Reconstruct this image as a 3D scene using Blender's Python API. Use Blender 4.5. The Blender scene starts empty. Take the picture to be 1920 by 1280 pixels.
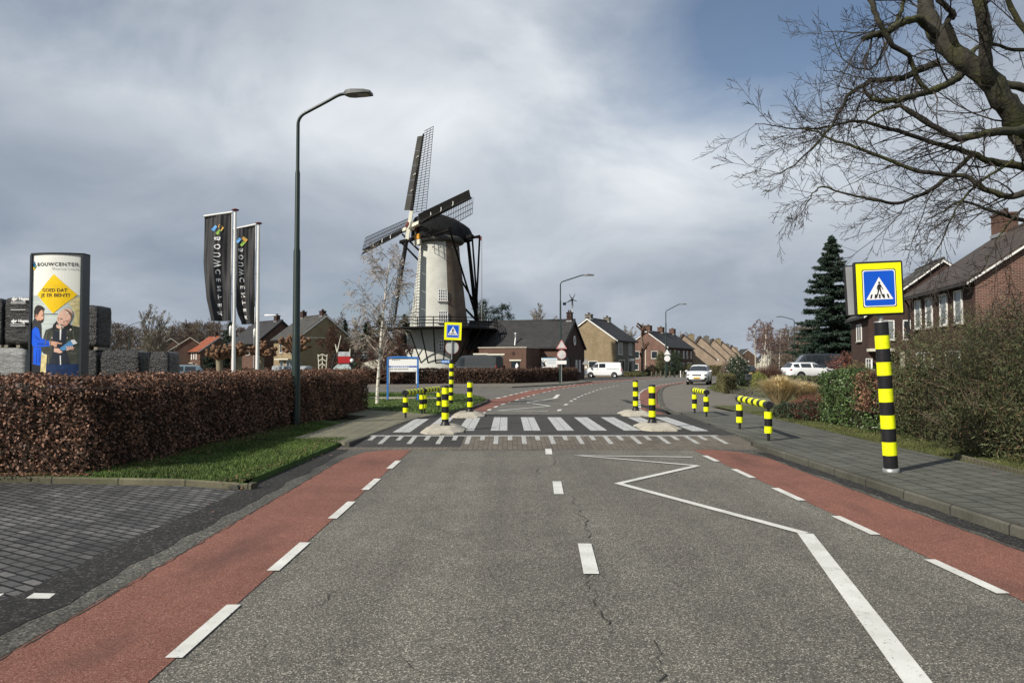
import bpy, math, random
import numpy as np
from mathutils import Vector, Matrix
R = math.radians
rnd = random.Random(7)
SC = bpy.context.scene
C = SC.collection
PI = math.pi

# ------------------------------------------------------------------ camera
CAMZ = 1.68
cam_d = bpy.data.cameras.new('camera'); cam = bpy.data.objects.new('camera', cam_d); C.objects.link(cam)
cam_d.sensor_width = 36.0; cam_d.lens = 36.0 * 1420 / 1920; cam_d.clip_start = 0.05; cam_d.clip_end = 5000
cam.location = (0, 0, CAMZ)
cam.rotation_euler = (R(90 + 1.755), 0, R(-0.323))
SC.camera = cam
SC.render.resolution_x = 1024; SC.render.resolution_y = 682

# ------------------------------------------------------------------ sun, sky, exposure
SUN = Vector((-0.62, -0.49, 0.575)).normalized()
sun_el = math.asin(SUN.z); sun_az = math.atan2(SUN.x, SUN.y)
sd = bpy.data.lights.new('sun', 'SUN'); sd.energy = 4.8; sd.angle = R(0.7); sd.color = (1.0, 0.93, 0.82)
so = bpy.data.objects.new('sun', sd); C.objects.link(so)
so.rotation_euler = SUN.to_track_quat('Z', 'Y').to_euler()
w = bpy.data.worlds.new("World"); SC.world = w; w.use_nodes = True
nt = w.node_tree; nt.nodes.clear()
def N(t, **k):
    n = nt.nodes.new(t)
    for a, b in k.items():
        setattr(n, a, b)
    return n
def L(a, b): nt.links.new(a, b)
out = N('ShaderNodeOutputWorld'); sky = N('ShaderNodeTexSky'); sky.sky_type = 'NISHITA'; sky.sun_disc = False
sky.sun_elevation = sun_el; sky.sun_rotation = sun_az; sky.air_density = 1.0; sky.dust_density = 0.3; sky.ozone_density = 2.5
bg1 = N('ShaderNodeBackground'); bg1.inputs[1].default_value = 0.075; L(sky.outputs[0], bg1.inputs[0])
tc = N('ShaderNodeTexCoord')
sep = N('ShaderNodeSeparateXYZ'); L(tc.outputs['Generated'], sep.inputs[0])
def MT(op, a, b=None, c=None, clamp=False):
    n = N('ShaderNodeMath', operation=op); n.use_clamp = clamp
    for i, v in enumerate((a, b, c)):
        if v is None: continue
        if isinstance(v, (int, float)): n.inputs[i].default_value = v
        else: L(v, n.inputs[i])
    return n.outputs[0]
zz = MT('ADD', MT('MAXIMUM', sep.outputs[2], 0.0), 0.42)
cx = MT('DIVIDE', sep.outputs[0], zz); cy = MT('DIVIDE', sep.outputs[1], zz)
cb = N('ShaderNodeCombineXYZ'); L(cx, cb.inputs[0]); L(cy, cb.inputs[1])
n1 = N('ShaderNodeTexNoise'); n1.inputs['Scale'].default_value = 0.8; n1.inputs['Detail'].default_value = 10; n1.inputs['Roughness'].default_value = 0.52; n1.inputs['Distortion'].default_value = 0.35
mp = N('ShaderNodeMapping'); mp.inputs['Location'].default_value = (3.1, 0.7, 0); mp.inputs['Scale'].default_value = (1.15, 1.15, 1); L(cb.outputs[0], mp.inputs[0]); L(mp.outputs[0], n1.inputs['Vector'])
n2 = N('ShaderNodeTexNoise'); n2.inputs['Scale'].default_value = 2.3; n2.inputs['Detail'].default_value = 10; n2.inputs['Roughness'].default_value = 0.55; n2.inputs['Distortion'].default_value = 0.5; L(mp.outputs[0], n2.inputs['Vector'])
# broad masses of this sky: open blue patches and the bright bank, given by compass direction
def blob(px, py, rx, ry):
    az = math.atan((px - 952) / 1420); el = math.atan((683.5 - py) / 1420 * math.cos(az))
    d = (math.sin(az) * math.cos(el), math.cos(az) * math.cos(el), math.sin(el))
    dx = MT('DIVIDE', MT('SUBTRACT', sep.outputs[0], d[0]), rx / 1420); dz = MT('DIVIDE', MT('SUBTRACT', sep.outputs[2], d[2]), ry / 1420)
    q = MT('SQRT', MT('ADD', MT('MULTIPLY', dx, dx), MT('MULTIPLY', dz, dz)))
    fr = MT('SUBTRACT', 1.0, q, clamp=True)
    front = MT('GREATER_THAN', sep.outputs[1], 0.0)
    return MT('MULTIPLY', MT('SMOOTHSTEP' if False else 'POWER', fr, 0.8), front)
def rampn(f, stops):
    r = N('ShaderNodeValToRGB'); L(f, r.inputs[0]); e = r.color_ramp.elements
    while len(e) < len(stops): e.new(0.5)
    for i, (p, c) in enumerate(stops):
        e[i].position = p; e[i].color = c if len(c) == 4 else (*c, 1)
    return r.outputs[0]
blue = MT('ADD', MT('MULTIPLY', blob(1410, 20, 360, 190), 0.60), MT('MULTIPLY', blob(270, 90, 380, 170), 0.38))
blue = MT('ADD', blue, MT('MULTIPLY', blob(760, -60, 420, 180), 0.35))
cover = MT('SUBTRACT', MT('ADD', MT('MULTIPLY', n1.outputs[0], 1.9), MT('MULTIPLY', n2.outputs[0], 0.5)), MT('MULTIPLY', blue, 1.15))
cover = MT('SUBTRACT', cover, 0.32)
cfac = rampn(cover, [(0.22, (0.12, 0.12, 0.12)), (0.80, (1, 1, 1))])
bright = MT('ADD', MT('MULTIPLY', blob(1060, 210, 620, 300), 0.62), MT('MULTIPLY', blob(300, 250, 520, 180), 0.26))
bright = MT('ADD', bright, MT('MULTIPLY', blob(1560, 300, 460, 200), 0.34))
dark = MT('ADD', MT('MULTIPLY', blob(120, 340, 620, 150), 0.30), MT('MULTIPLY', blob(700, 40, 420, 110), 0.18))
tone = MT('ADD', MT('SUBTRACT', bright, dark), MT('ADD', MT('MULTIPLY', n2.outputs[0], 0.80), MT('MULTIPLY', n1.outputs[0], 1.15)))
tone = MT('SUBTRACT', tone, 0.70)
ccol = rampn(tone, [(0.0, (0.215, 0.260, 0.330)), (0.30, (0.325, 0.368, 0.430)), (0.60, (0.48, 0.52, 0.57)), (1.0, (0.76, 0.79, 0.82))])
bg2 = N('ShaderNodeBackground'); L(ccol, bg2.inputs[0]); bg2.inputs[1].default_value = 1.0
mix = N('ShaderNodeMixShader'); L(cfac, mix.inputs[0]); L(bg1.outputs[0], mix.inputs[1]); L(bg2.outputs[0], mix.inputs[2])
L(mix.outputs[0], out.inputs[0])
vs = SC.view_settings
SC.display_settings.display_device = 'sRGB'
vs.view_transform = 'Standard'; vs.look = 'None'; vs.exposure = 0.27; vs.gamma = 1.0; vs.use_curve_mapping = False

# ------------------------------------------------------------------ survey helpers: photo pixel -> point in the place
bpy.context.view_layer.update()
_MR = cam.rotation_euler.to_matrix()
def ray(px, py):
    return _MR @ Vector(((px - 960) / 1420, (640 - py) / 1420, -1))
def G(px, py, z=0.0):
    d = ray(px, py); t = (z - CAMZ) / d.z
    return Vector((d.x * t, d.y * t, z))
def D(px, py, Y):
    d = ray(px, py); t = Y / d.y
    return Vector((d.x * t, Y, CAMZ + d.z * t))
def G2(px, py, z=0.0):
    g = G(px, py, z); return (g.x, g.y)
def XY(px, Y): return (D(px, 683, Y).x, Y)

# ------------------------------------------------------------------ materials
MATS = {}
def mat(name, col, rough=0.7, var=0.15, scale=3.0, spec=0.3, metal=0.0, bump=0.0, bscale=40.0, island=0.0, detail=5, col2=None, fn=None):
    if name in MATS: return MATS[name]
    m = bpy.data.materials.new(name); m.use_nodes = True; t = m.node_tree
    b = t.nodes['Principled BSDF']
    b.inputs['Roughness'].default_value = rough; b.inputs['Metallic'].default_value = metal
    b.inputs['Specular IOR Level'].default_value = spec
    co = t.nodes.new('ShaderNodeTexCoord')
    n = t.nodes.new('ShaderNodeTexNoise'); n.inputs['Scale'].default_value = scale; n.inputs['Detail'].default_value = detail
    t.links.new(co.outputs['Object'], n.inputs['Vector'])
    r = t.nodes.new('ShaderNodeValToRGB')
    c2 = col2 or tuple(min(1, c * (1 + var)) for c in col)
    c1 = tuple(c * (1 - var) for c in col)
    r.color_ramp.elements[0].position = 0.3; r.color_ramp.elements[1].position = 0.7
    r.color_ramp.elements[0].color = (*c1, 1); r.color_ramp.elements[1].color = (*c2, 1)
    t.links.new(n.outputs[0], r.inputs[0])
    col_out = r.outputs[0]
    if island > 0:
        ge = t.nodes.new('ShaderNodeNewGeometry')
        mr = t.nodes.new('ShaderNodeMapRange'); mr.inputs[3].default_value = 1 - island; mr.inputs[4].default_value = 1 + island
        t.links.new(ge.outputs['Random Per Island'], mr.inputs[0])
        mx = t.nodes.new('ShaderNodeMix'); mx.data_type = 'RGBA'; mx.blend_type = 'MULTIPLY'; mx.inputs[0].default_value = 1
        t.links.new(col_out, mx.inputs[6]); t.links.new(mr.outputs[0], mx.inputs[7]); col_out = mx.outputs[2]
    if fn: col_out = fn(t, co, col_out, b) or col_out
    t.links.new(col_out, b.inputs['Base Color'])
    if bump > 0:
        n2 = t.nodes.new('ShaderNodeTexNoise'); n2.inputs['Scale'].default_value = bscale; n2.inputs['Detail'].default_value = 6
        t.links.new(co.outputs['Object'], n2.inputs['Vector'])
        bp = t.nodes.new('ShaderNodeBump'); bp.inputs['Strength'].default_value = bump; bp.inputs['Distance'].default_value = 0.02
        t.links.new(n2.outputs[0], bp.inputs['Height']); t.links.new(bp.outputs[0], b.inputs['Normal'])
    MATS[name] = m
    return m
def mixc(t, fac, a, b, blend='MIX'):
    mx = t.nodes.new('ShaderNodeMix'); mx.data_type = 'RGBA'; mx.blend_type = blend
    for i, v in ((0, fac), (6, a), (7, b)):
        if hasattr(v, 'links'): t.links.new(v, mx.inputs[i])
        elif i == 0: mx.inputs[0].default_value = v
        else: mx.inputs[i].default_value = (*v, 1)
    return mx.outputs[2]
def noise(t, co, scale, detail=4, rough=0.5, vec=None):
    n = t.nodes.new('ShaderNodeTexNoise'); n.inputs['Scale'].default_value = scale; n.inputs['Detail'].default_value = detail
    n.inputs['Roughness'].default_value = rough
    t.links.new(vec or co.outputs['Object'], n.inputs['Vector']); return n.outputs[0]
def ramp(t, f, stops):
    r = t.nodes.new('ShaderNodeValToRGB'); t.links.new(f, r.inputs[0]); e = r.color_ramp.elements
    while len(e) < len(stops): e.new(0.5)
    for i, (p, c) in enumerate(stops):
        e[i].position = p; e[i].color = (*c, 1) if len(c) == 3 else c
    return r.outputs[0]
def setbump(t, b, h, strength=0.5, dist=0.01):
    bp = t.nodes.new('ShaderNodeBump'); bp.inputs['Strength'].default_value = strength; bp.inputs['Distance'].default_value = dist
    t.links.new(h, bp.inputs['Height']); t.links.new(bp.outputs[0], b.inputs['Normal'])

def aggregate(name, dark, mid, lightc, cell=95, patch=0.25, stain=None, stain_amt=0.0, rough=0.85, tracks=False):
    """stone-chip surface: each chip a voronoi cell with its own tone"""
    def fn(t, co, c, b):
        v = t.nodes.new('ShaderNodeTexVoronoi'); v.inputs['Scale'].default_value = cell
        t.links.new(co.outputs['Object'], v.inputs['Vector'])
        s = t.nodes.new('ShaderNodeSeparateColor'); t.links.new(v.outputs['Color'], s.inputs[0])
        chips = ramp(t, s.outputs[0], [(0.0, dark), (0.45, mid), (0.8, mid), (1.0, lightc)])
        edge = ramp(t, v.outputs['Distance'], [(0.30, (1, 1, 1)), (0.75, (0.55, 0.55, 0.55))])
        c1 = mixc(t, 1.0, chips, edge, 'MULTIPLY')
        big = ramp(t, noise(t, co, 0.35, 6, 0.6), [(0.3, (1 - patch,) * 3), (0.7, (1 + patch,) * 3)])
        c2 = mixc(t, 1.0, c1, big, 'MULTIPLY')
        mid_n = ramp(t, noise(t, co, 2.3, 5, 0.6), [(0.3, (0.90,) * 3), (0.7, (1.10,) * 3)])
        c3 = mixc(t, 1.0, c2, mid_n, 'MULTIPLY')
        if tracks:
            mq = t.nodes.new('ShaderNodeMapping'); mq.inputs['Scale'].default_value = (1.5, 0.05, 1); t.links.new(co.outputs['Object'], mq.inputs[0])
            c3 = mixc(t, 1.0, c3, ramp(t, noise(t, co, 1.0, 4, 0.55, vec=mq.outputs[0]), [(0.32, (0.80,) * 3), (0.66, (1.12,) * 3)]), 'MULTIPLY')
            c3 = mixc(t, ramp(t, noise(t, co, 0.9, 7, 0.7), [(0.60, (0, 0, 0)), (0.72, (0.45,) * 3)]), c3, (0.05, 0.047, 0.042))
        if stain:
            mp_ = t.nodes.new('ShaderNodeMapping'); mp_.inputs['Scale'].default_value = (1.6, 0.45, 1)
            t.links.new(co.outputs['Object'], mp_.inputs[0])
            sf = ramp(t, noise(t, co, 1.1, 5, 0.55, vec=mp_.outputs[0]), [(0.52, (0, 0, 0)), (0.74, (stain_amt,) * 3)])
            c3 = mixc(t, sf, c3, stain)
        setbump(t, b, v.outputs['Distance'], 0.5, 0.004)
        return c3
    return mat(name, mid, rough, fn=fn, spec=0.25)
M_asph = aggregate('asphalt', (0.058, 0.055, 0.048), (0.158, 0.150, 0.128), (0.50, 0.475, 0.41), cell=125, patch=0.14, tracks=True)
M_asph_dark = aggregate('dark_asphalt', (0.022, 0.022, 0.022), (0.055, 0.053, 0.050), (0.13, 0.125, 0.12), cell=80, patch=0.3)
M_red = aggregate('red_asphalt', (0.135, 0.052, 0.036), (0.242, 0.104, 0.076), (0.38, 0.21, 0.17), cell=130, patch=0.16, stain=(0.075, 0.040, 0.034), stain_amt=0.75)
M_gutter = aggregate('gutter_concrete', (0.035, 0.034, 0.03), (0.10, 0.096, 0.084), (0.22, 0.21, 0.18), cell=60, patch=0.4, stain=(0.03, 0.03, 0.029), stain_amt=0.9)
M_dirt = aggregate('damp_grit', (0.012, 0.012, 0.012), (0.028, 0.027, 0.026), (0.10, 0.095, 0.085), cell=55, patch=0.35)
M_farasph = aggregate('pale_asphalt', (0.085, 0.08, 0.07), (0.165, 0.155, 0.137), (0.27, 0.255, 0.23), cell=30, patch=0.12)

def paint_fn(t, co, c, b):
    n = ramp(t, noise(t, co, 38, 6, 0.7), [(0.33, (0.30, 0.29, 0.27)), (0.41, (1, 1, 1))])
    g = ramp(t, noise(t, co, 3.0, 5), [(0.3, (0.82, 0.82, 0.80)), (0.7, (1, 1, 1))])
    return mixc(t, 1.0, mixc(t, 1.0, c, n, 'MULTIPLY'), g, 'MULTIPLY')
M_paint = mat('road_paint', (0.62, 0.62, 0.59), 0.6, var=0.05, fn=paint_fn, spec=0.2)
def paint2_fn(t, co, c, b):
    n = ramp(t, noise(t, co, 30, 6, 0.75), [(0.42, (0.30, 0.29, 0.28)), (0.56, (1, 1, 1))])
    return mixc(t, 1.0, c, n, 'MULTIPLY')
M_paint_worn = mat('worn_road_paint', (0.50, 0.50, 0.48), 0.6, var=0.08, fn=paint2_fn, spec=0.2)

def bricks(name, c1, c2, mortar, bw, bh, msize=0.01, plane='wall', off=0.5, rough=0.85, stain=None, bump=0.4, squash=1, rot=0, soot=0.25, bias=0.0, smooth=0.1):
    def fn(t, co, c, b):
        s = t.nodes.new('ShaderNodeSeparateXYZ'); t.links.new(co.outputs['Object'], s.inputs[0])
        if plane == 'wall':
            ad = t.nodes.new('ShaderNodeMath'); ad.operation = 'ADD'; t.links.new(s.outputs[0], ad.inputs[0]); t.links.new(s.outputs[1], ad.inputs[1])
            cbn = t.nodes.new('ShaderNodeCombineXYZ'); t.links.new(ad.outputs[0], cbn.inputs[0]); t.links.new(s.outputs[2], cbn.inputs[1])
            vec = cbn.outputs[0]
        else:
            mp_ = t.nodes.new('ShaderNodeMapping'); mp_.inputs['Rotation'].default_value = (0, 0, rot); t.links.new(co.outputs['Object'], mp_.inputs[0]); vec = mp_.outputs[0]
        br = t.nodes.new('ShaderNodeTexBrick'); br.offset = off; br.inputs['Scale'].default_value = 1.0
        br.inputs['Brick Width'].default_value = bw; br.inputs['Row Height'].default_value = bh; br.inputs['Mortar Size'].default_value = msize
        br.inputs['Mortar Smooth'].default_value = smooth; br.inputs['Bias'].default_value = bias
        br.inputs['Color1'].default_value = (*c1, 1); br.inputs['Color2'].default_value = (*c2, 1); br.inputs['Mortar'].default_value = (*mortar, 1)
        t.links.new(vec, br.inputs['Vector'])
        g = ramp(t, noise(t, co, 0.8, 7, 0.65), [(0.28, (1 - soot,) * 3), (0.72, (1 + soot * 0.6,) * 3)])
        r_ = mixc(t, 1.0, br.outputs[0], g, 'MULTIPLY')
        g2 = ramp(t, noise(t, co, 26, 4, 0.6), [(0.3, (0.82,) * 3), (0.7, (1.14,) * 3)])
        r_ = mixc(t, 1.0, r_, g2, 'MULTIPLY')
        if stain:
            f = ramp(t, noise(t, co, stain[1], 6, 0.6), [(stain[2], (0, 0, 0)), (stain[2] + 0.16, (stain[3],) * 3)])
            r_ = mixc(t, f, r_, stain[0])
        if bump:
            inv = t.nodes.new('ShaderNodeMath'); inv.operation = 'SUBTRACT'; inv.inputs[0].default_value = 1; t.links.new(br.outputs['Fac'], inv.inputs[1])
            setbump(t, b, inv.outputs[0], bump, 0.008)
        return r_
    return mat(name, c1, rough, fn=fn, spec=0.2)
M_brickred = bricks('red_brick', (0.165, 0.068, 0.045), (0.095, 0.043, 0.032), (0.26, 0.23, 0.20), 0.21, 0.066, 0.007)
M_brickdark = bricks('dark_brick', (0.066, 0.033, 0.026), (0.043, 0.024, 0.020), (0.075, 0.065, 0.058), 0.21, 0.066, 0.006)
M_brickbrown = bricks('brown_brick', (0.125, 0.062, 0.042), (0.085, 0.045, 0.034), (0.16, 0.13, 0.11), 0.21, 0.066, 0.006)
M_bricktan = bricks('tan_brick', (0.27, 0.21, 0.125), (0.20, 0.155, 0.095), (0.30, 0.25, 0.17), 0.21, 0.066, 0.006)
M_brickgreyshade = bricks('grey_and_shaded_brick', (0.165, 0.150, 0.125), (0.125, 0.115, 0.10), (0.18, 0.17, 0.15), 0.21, 0.066, 0.006)  # grey brick, also painted shade on the tan house front
M_brickpink = bricks('pale_brick', (0.36, 0.275, 0.20), (0.29, 0.215, 0.16), (0.36, 0.31, 0.25), 0.21, 0.066, 0.006)
M_millbrick = bricks('weathered_brick', (0.135, 0.090, 0.062), (0.09, 0.062, 0.046), (0.16, 0.135, 0.11), 0.24, 0.08, 0.008, stain=((0.16, 0.15, 0.11), 0.7, 0.5, 0.5))
M_pavers = bricks('driveway_pavers', (0.150, 0.148, 0.145), (0.075, 0.075, 0.078), (0.010, 0.010, 0.009), 0.215, 0.108, 0.013, plane='floor', rot=R(32), soot=0.45, stain=((0.022, 0.022, 0.022), 0.5, 0.47, 0.8), bump=0.8, rough=0.75)
M_tiles = bricks('pavement_tiles', (0.120, 0.122, 0.106), (0.090, 0.092, 0.080), (0.016, 0.016, 0.013), 0.30, 0.30, 0.011, plane='floor', rot=R(90), soot=0.30, bump=0.6, stain=((0.05, 0.055, 0.035), 0.9, 0.56, 0.5))
M_tilesl = bricks('verge_tiles', (0.185, 0.175, 0.125), (0.145, 0.14, 0.105), (0.04, 0.04, 0.03), 0.30, 0.30, 0.006, plane='floor', rot=R(90), soot=0.25, bump=0.6)
M_rampbrick = bricks('ramp_pavers', (0.155, 0.135, 0.110), (0.115, 0.102, 0.086), (0.070, 0.064, 0.054), 0.20, 0.10, 0.006, plane='floor', rot=R(90), soot=0.25, bump=0.6)
M_sidepave = bricks('side_pavers', (0.185, 0.170, 0.145), (0.15, 0.138, 0.118), (0.07, 0.065, 0.055), 0.21, 0.105, 0.006, plane='floor', soot=0.2, bump=0.3)
M_kerb = bricks('kerb_concrete', (0.100, 0.098, 0.080), (0.078, 0.076, 0.062), (0.03, 0.03, 0.026), 1.0, 5.0, 0.012, plane='floor', rot=R(90), soot=0.45, bump=0.3)
M_kerbx = bricks('kerb_concrete_cross', (0.120, 0.112, 0.075), (0.085, 0.080, 0.055), (0.03, 0.03, 0.026), 1.0, 5.0, 0.012, plane='floor', soot=0.45, bump=0.5, stain=((0.06, 0.07, 0.03), 2.2, 0.5, 0.7))
def rooftile(name, c1, c2, gap, bw=0.30, bh=0.26, soot=0.25):
    return bricks(name, c1, c2, gap, bw, bh, 0.022, plane='wall', off=0.0, rough=0.65, soot=soot, bump=1.0, smooth=0.8)
M_roofdark = rooftile('dark_roof_tiles', (0.050, 0.049, 0.050), (0.040, 0.039, 0.040), (0.012, 0.012, 0.012))
M_roofbrown = rooftile('brown_roof_tiles', (0.085, 0.066, 0.055), (0.062, 0.050, 0.043), (0.015, 0.013, 0.012))
M_roofgrey = rooftile('grey_roof_tiles', (0.085, 0.080, 0.073), (0.065, 0.062, 0.057), (0.02, 0.02, 0.02))
M_roofred = rooftile('orange_roof_tiles', (0.33, 0.095, 0.045), (0.25, 0.075, 0.038), (0.08, 0.03, 0.02))
M_rooftan = rooftile('tan_roof_tiles', (0.27, 0.235, 0.16), (0.22, 0.19, 0.13), (0.06, 0.05, 0.035), bw=0.22, bh=0.2)

M_white = mat('white_paint', (0.72, 0.72, 0.70), 0.45, var=0.05)
M_cream = mat('cream_paint', (0.60, 0.58, 0.48), 0.5, var=0.06)
M_carwhite = mat('white_car_paint', (0.74, 0.76, 0.78), 0.18, var=0.02, spec=0.6)
M_cardark = mat('charcoal_car_paint', (0.030, 0.034, 0.040), 0.25, var=0.1, spec=0.6)
M_vangrey = mat('slate_van_paint', (0.020, 0.025, 0.031), 0.45, var=0.08, spec=0.3)
M_glass = mat('dark_glass', (0.022, 0.028, 0.034), 0.08, var=0.3, spec=0.8)
M_glasslit = mat('curtained_glass', (0.16, 0.18, 0.18), 0.15, var=0.4, scale=2, spec=0.7)
M_rubber = mat('black_rubber', (0.018, 0.018, 0.018), 0.8, var=0.2)
M_rim = mat('alloy', (0.45, 0.46, 0.47), 0.3, metal=0.8, var=0.1)
M_black = mat('black_plastic', (0.016, 0.016, 0.018), 0.5, var=0.2)
M_blackband = mat('black_reflective', (0.014, 0.014, 0.016), 0.42, var=0.25, scale=9, bump=0.1, bscale=14)
def grimef(t, co, c, b):
    f = ramp(t, noise(t, co, 5.5, 8, .72), [(0.52, (0, 0, 0)), (0.80, (0.55,) * 3)]); c = mixc(t, f, c, (0.22, 0.22, 0.06))
    mq = t.nodes.new('ShaderNodeMapping'); mq.inputs['Scale'].default_value = (30, 30, 3); t.links.new(co.outputs['Object'], mq.inputs[0])
    return mixc(t, ramp(t, noise(t, co, 1.0, 4, .6, vec=mq.outputs[0]), [(0.60, (0, 0, 0)), (0.72, (0.30,) * 3)]), c, (0.12, 0.12, 0.05))
M_yellow = mat('yellow_reflective', (0.80, 0.87, 0.006), 0.5, var=0.10, scale=7, bump=0.15, bscale=12, fn=grimef)
M_yelboard = mat('yellow_sign_sheet', (0.88, 0.92, 0.005), 0.45, var=0.03, scale=2)
M_blue = mat('sign_blue', (0.005, 0.085, 0.55), 0.4, var=0.05)
M_blueframe = mat('blue_frame_paint', (0.035, 0.16, 0.46), 0.45, var=0.08)
M_signwhite = mat('sign_white', (0.80, 0.80, 0.80), 0.4, var=0.02)
M_signred = mat('sign_red', (0.45, 0.03, 0.03), 0.45, var=0.1)
M_signback = mat('bare_aluminium', (0.40, 0.41, 0.42), 0.5, metal=0.3, var=0.1)
M_galv = mat('galvanised_steel', (0.36, 0.37, 0.37), 0.4, metal=0.6, var=0.15, scale=12)
M_green = mat('lamp_green_paint', (0.013, 0.026, 0.022), 0.35, var=0.15, spec=0.4, scale=5)
M_lampgrey = mat('lamp_grey_paint', (0.10, 0.105, 0.105), 0.4, var=0.1)
M_lens = mat('lamp_lens', (0.16, 0.16, 0.13), 0.2, var=0.15)
M_conc = mat('weathered_concrete', (0.36, 0.335, 0.28), 0.85, var=0.22, scale=6, bump=0.4, bscale=50)
def mosspole(t, co, c, b):
    f = ramp(t, noise(t, co, 1.4, 6, 0.6), [(0.45, (0, 0, 0)), (0.62, (0.75,) * 3)])
    return mixc(t, f, c, (0.060, 0.066, 0.018))
M_bark = mat('grey_bark', (0.034, 0.031, 0.025), 0.95, var=0.45, scale=9, bump=1.0, bscale=22, fn=mosspole)
M_twig = mat('twig_bark', (0.034, 0.028, 0.024), 0.9, var=0.3, scale=6)
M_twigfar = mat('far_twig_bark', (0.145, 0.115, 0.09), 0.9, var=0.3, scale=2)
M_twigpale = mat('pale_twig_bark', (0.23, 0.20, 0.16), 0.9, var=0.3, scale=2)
M_twigred = mat('red_twig_bark', (0.095, 0.052, 0.038), 0.9, var=0.35, scale=2)
def birchf(t, co, c, b):
    mp_ = t.nodes.new('ShaderNodeMapping'); mp_.inputs['Scale'].default_value = (2, 2, 9); t.links.new(co.outputs['Object'], mp_.inputs[0])
    f = ramp(t, noise(t, co, 1.3, 5, 0.6, vec=mp_.outputs[0]), [(0.52, (0, 0, 0)), (0.60, (0.9,) * 3)])
    return mixc(t, f, c, (0.06, 0.05, 0.045))
M_birch = mat('birch_bark', (0.62, 0.58, 0.50), 0.8, var=0.12, scale=5, fn=birchf)
M_beech = mat('dry_beech_leaves', (0.152, 0.079, 0.050), 0.6, var=0.45, scale=1.6, island=0.78, spec=0.35)
M_beech2 = mat('dull_beech_leaves', (0.085, 0.050, 0.034), 0.7, var=0.3, scale=1.0, island=0.55)
M_hedgecore = mat('hedge_twigs', (0.030, 0.020, 0.014), 0.95, var=0.3, scale=9)
M_leafgreen = mat('laurel_leaves', (0.052, 0.090, 0.024), 0.45, var=0.35, scale=2.0, island=0.55, spec=0.5)
M_leafdark = mat('evergreen_leaves', (0.026, 0.046, 0.022), 0.6, var=0.3, scale=1.5, island=0.5)
M_leafolive = mat('shrub_leaves', (0.078, 0.090, 0.040), 0.6, var=0.4, scale=1.0, island=0.65)
M_leafbrown = mat('shrub_dry_leaves', (0.12, 0.080, 0.045), 0.7, var=0.3, scale=1.5, island=0.5)
M_leafmoss = mat('clipped_moss_leaves', (0.10, 0.095, 0.040), 0.7, var=0.3, scale=2, island=0.4)
M_leafyel = mat('yellow_green_leaves', (0.20, 0.22, 0.06), 0.6, var=0.3, scale=2, island=0.5)
M_needles = mat('fir_needles', (0.022, 0.040, 0.026), 0.7, var=0.3, scale=1.0, island=0.55)
M_straw = mat('straw_blades', (0.58, 0.47, 0.27), 0.7, var=0.2, scale=2, island=0.35)
M_grey_plant = mat('lavender_leaves', (0.16, 0.155, 0.13), 0.8, var=0.3, scale=3, island=0.4)
M_flower = mat('white_petals', (0.80, 0.76, 0.70), 0.6, var=0.05)
M_grassblade = mat('grass_blades', (0.072, 0.112, 0.024), 0.6, var=0.4, scale=0.9, island=0.65)
M_grassblade2 = mat('verge_grass_blades', (0.085, 0.095, 0.032), 0.7, var=0.3, scale=1.4, island=0.5)
def soilf(t, co, c, b):
    return mixc(t, ramp(t, noise(t, co, 0.6, 6), [(0.4, (0, 0, 0)), (0.65, (1, 1, 1))]), c, (0.06, 0.07, 0.03))
M_ground = mat('ground_soil', (0.085, 0.080, 0.045), 0.95, var=0.3, scale=2.0, fn=soilf)
M_lawn = mat('lawn_turf', (0.045, 0.085, 0.016), 0.9, var=0.3, scale=6, bump=0.5, bscale=60)
M_verge = mat('verge_turf', (0.070, 0.078, 0.030), 0.95, var=0.35, scale=5, bump=0.5, bscale=60)
M_crack = mat('crack_filler', (0.036, 0.034, 0.030), 0.9, var=0.2)

# ------------------------------------------------------------------ object helpers
def tag(o, label=None, cat=None, group=None, kind=None):
    if label: o['label'] = label
    if cat: o['category'] = cat
    if group: o['group'] = group
    if kind: o['kind'] = kind
    return o
def thing(name, label, cat, loc=(0, 0, 0), rz=0.0, group=None):
    o = bpy.data.objects.new(name, None); C.objects.link(o); o.empty_display_size = 0.3
    o.location = loc; o.rotation_euler = (0, 0, rz)
    return tag(o, label, cat, group)
def children(o): return [c for c in bpy.data.objects if c.parent == o]
def copy_tree(o, parent=None):
    kids = children(o)
    c = o.copy(); C.objects.link(c); c.parent = parent
    for k in kids: copy_tree(k, c)
    return c
def rootm(o):
    m = Matrix.LocRotScale(o.location, o.rotation_euler, o.scale)
    return rootm(o.parent) @ m if o.parent else m
def linkmesh(me, name, parent):
    o = bpy.data.objects.new(name, me); C.objects.link(o)
    if parent: o.parent = parent
    return o
def quads(name, Q, m, parent=None, world=False, tri=False):
    """one mesh from an (N,k,3) array of separate faces"""
    Q = np.asarray(Q, dtype=np.float64); n, k = Q.shape[:2]
    V = Q.reshape(-1, 3)
    if world and parent:
        iv = np.array(rootm(parent).inverted()); V = V @ iv[:3, :3].T + iv[:3, 3]
    me = bpy.data.meshes.new(name)
    me.vertices.add(n * k); me.vertices.foreach_set('co', V.ravel())
    me.loops.add(n * k); me.loops.foreach_set('vertex_index', np.arange(n * k, dtype=np.int32))
    me.polygons.add(n); me.polygons.foreach_set('loop_start', np.arange(0, n * k, k, dtype=np.int32))
    me.update(calc_edges=True); me.materials.append(m)
    return linkmesh(me, name, parent)
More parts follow.
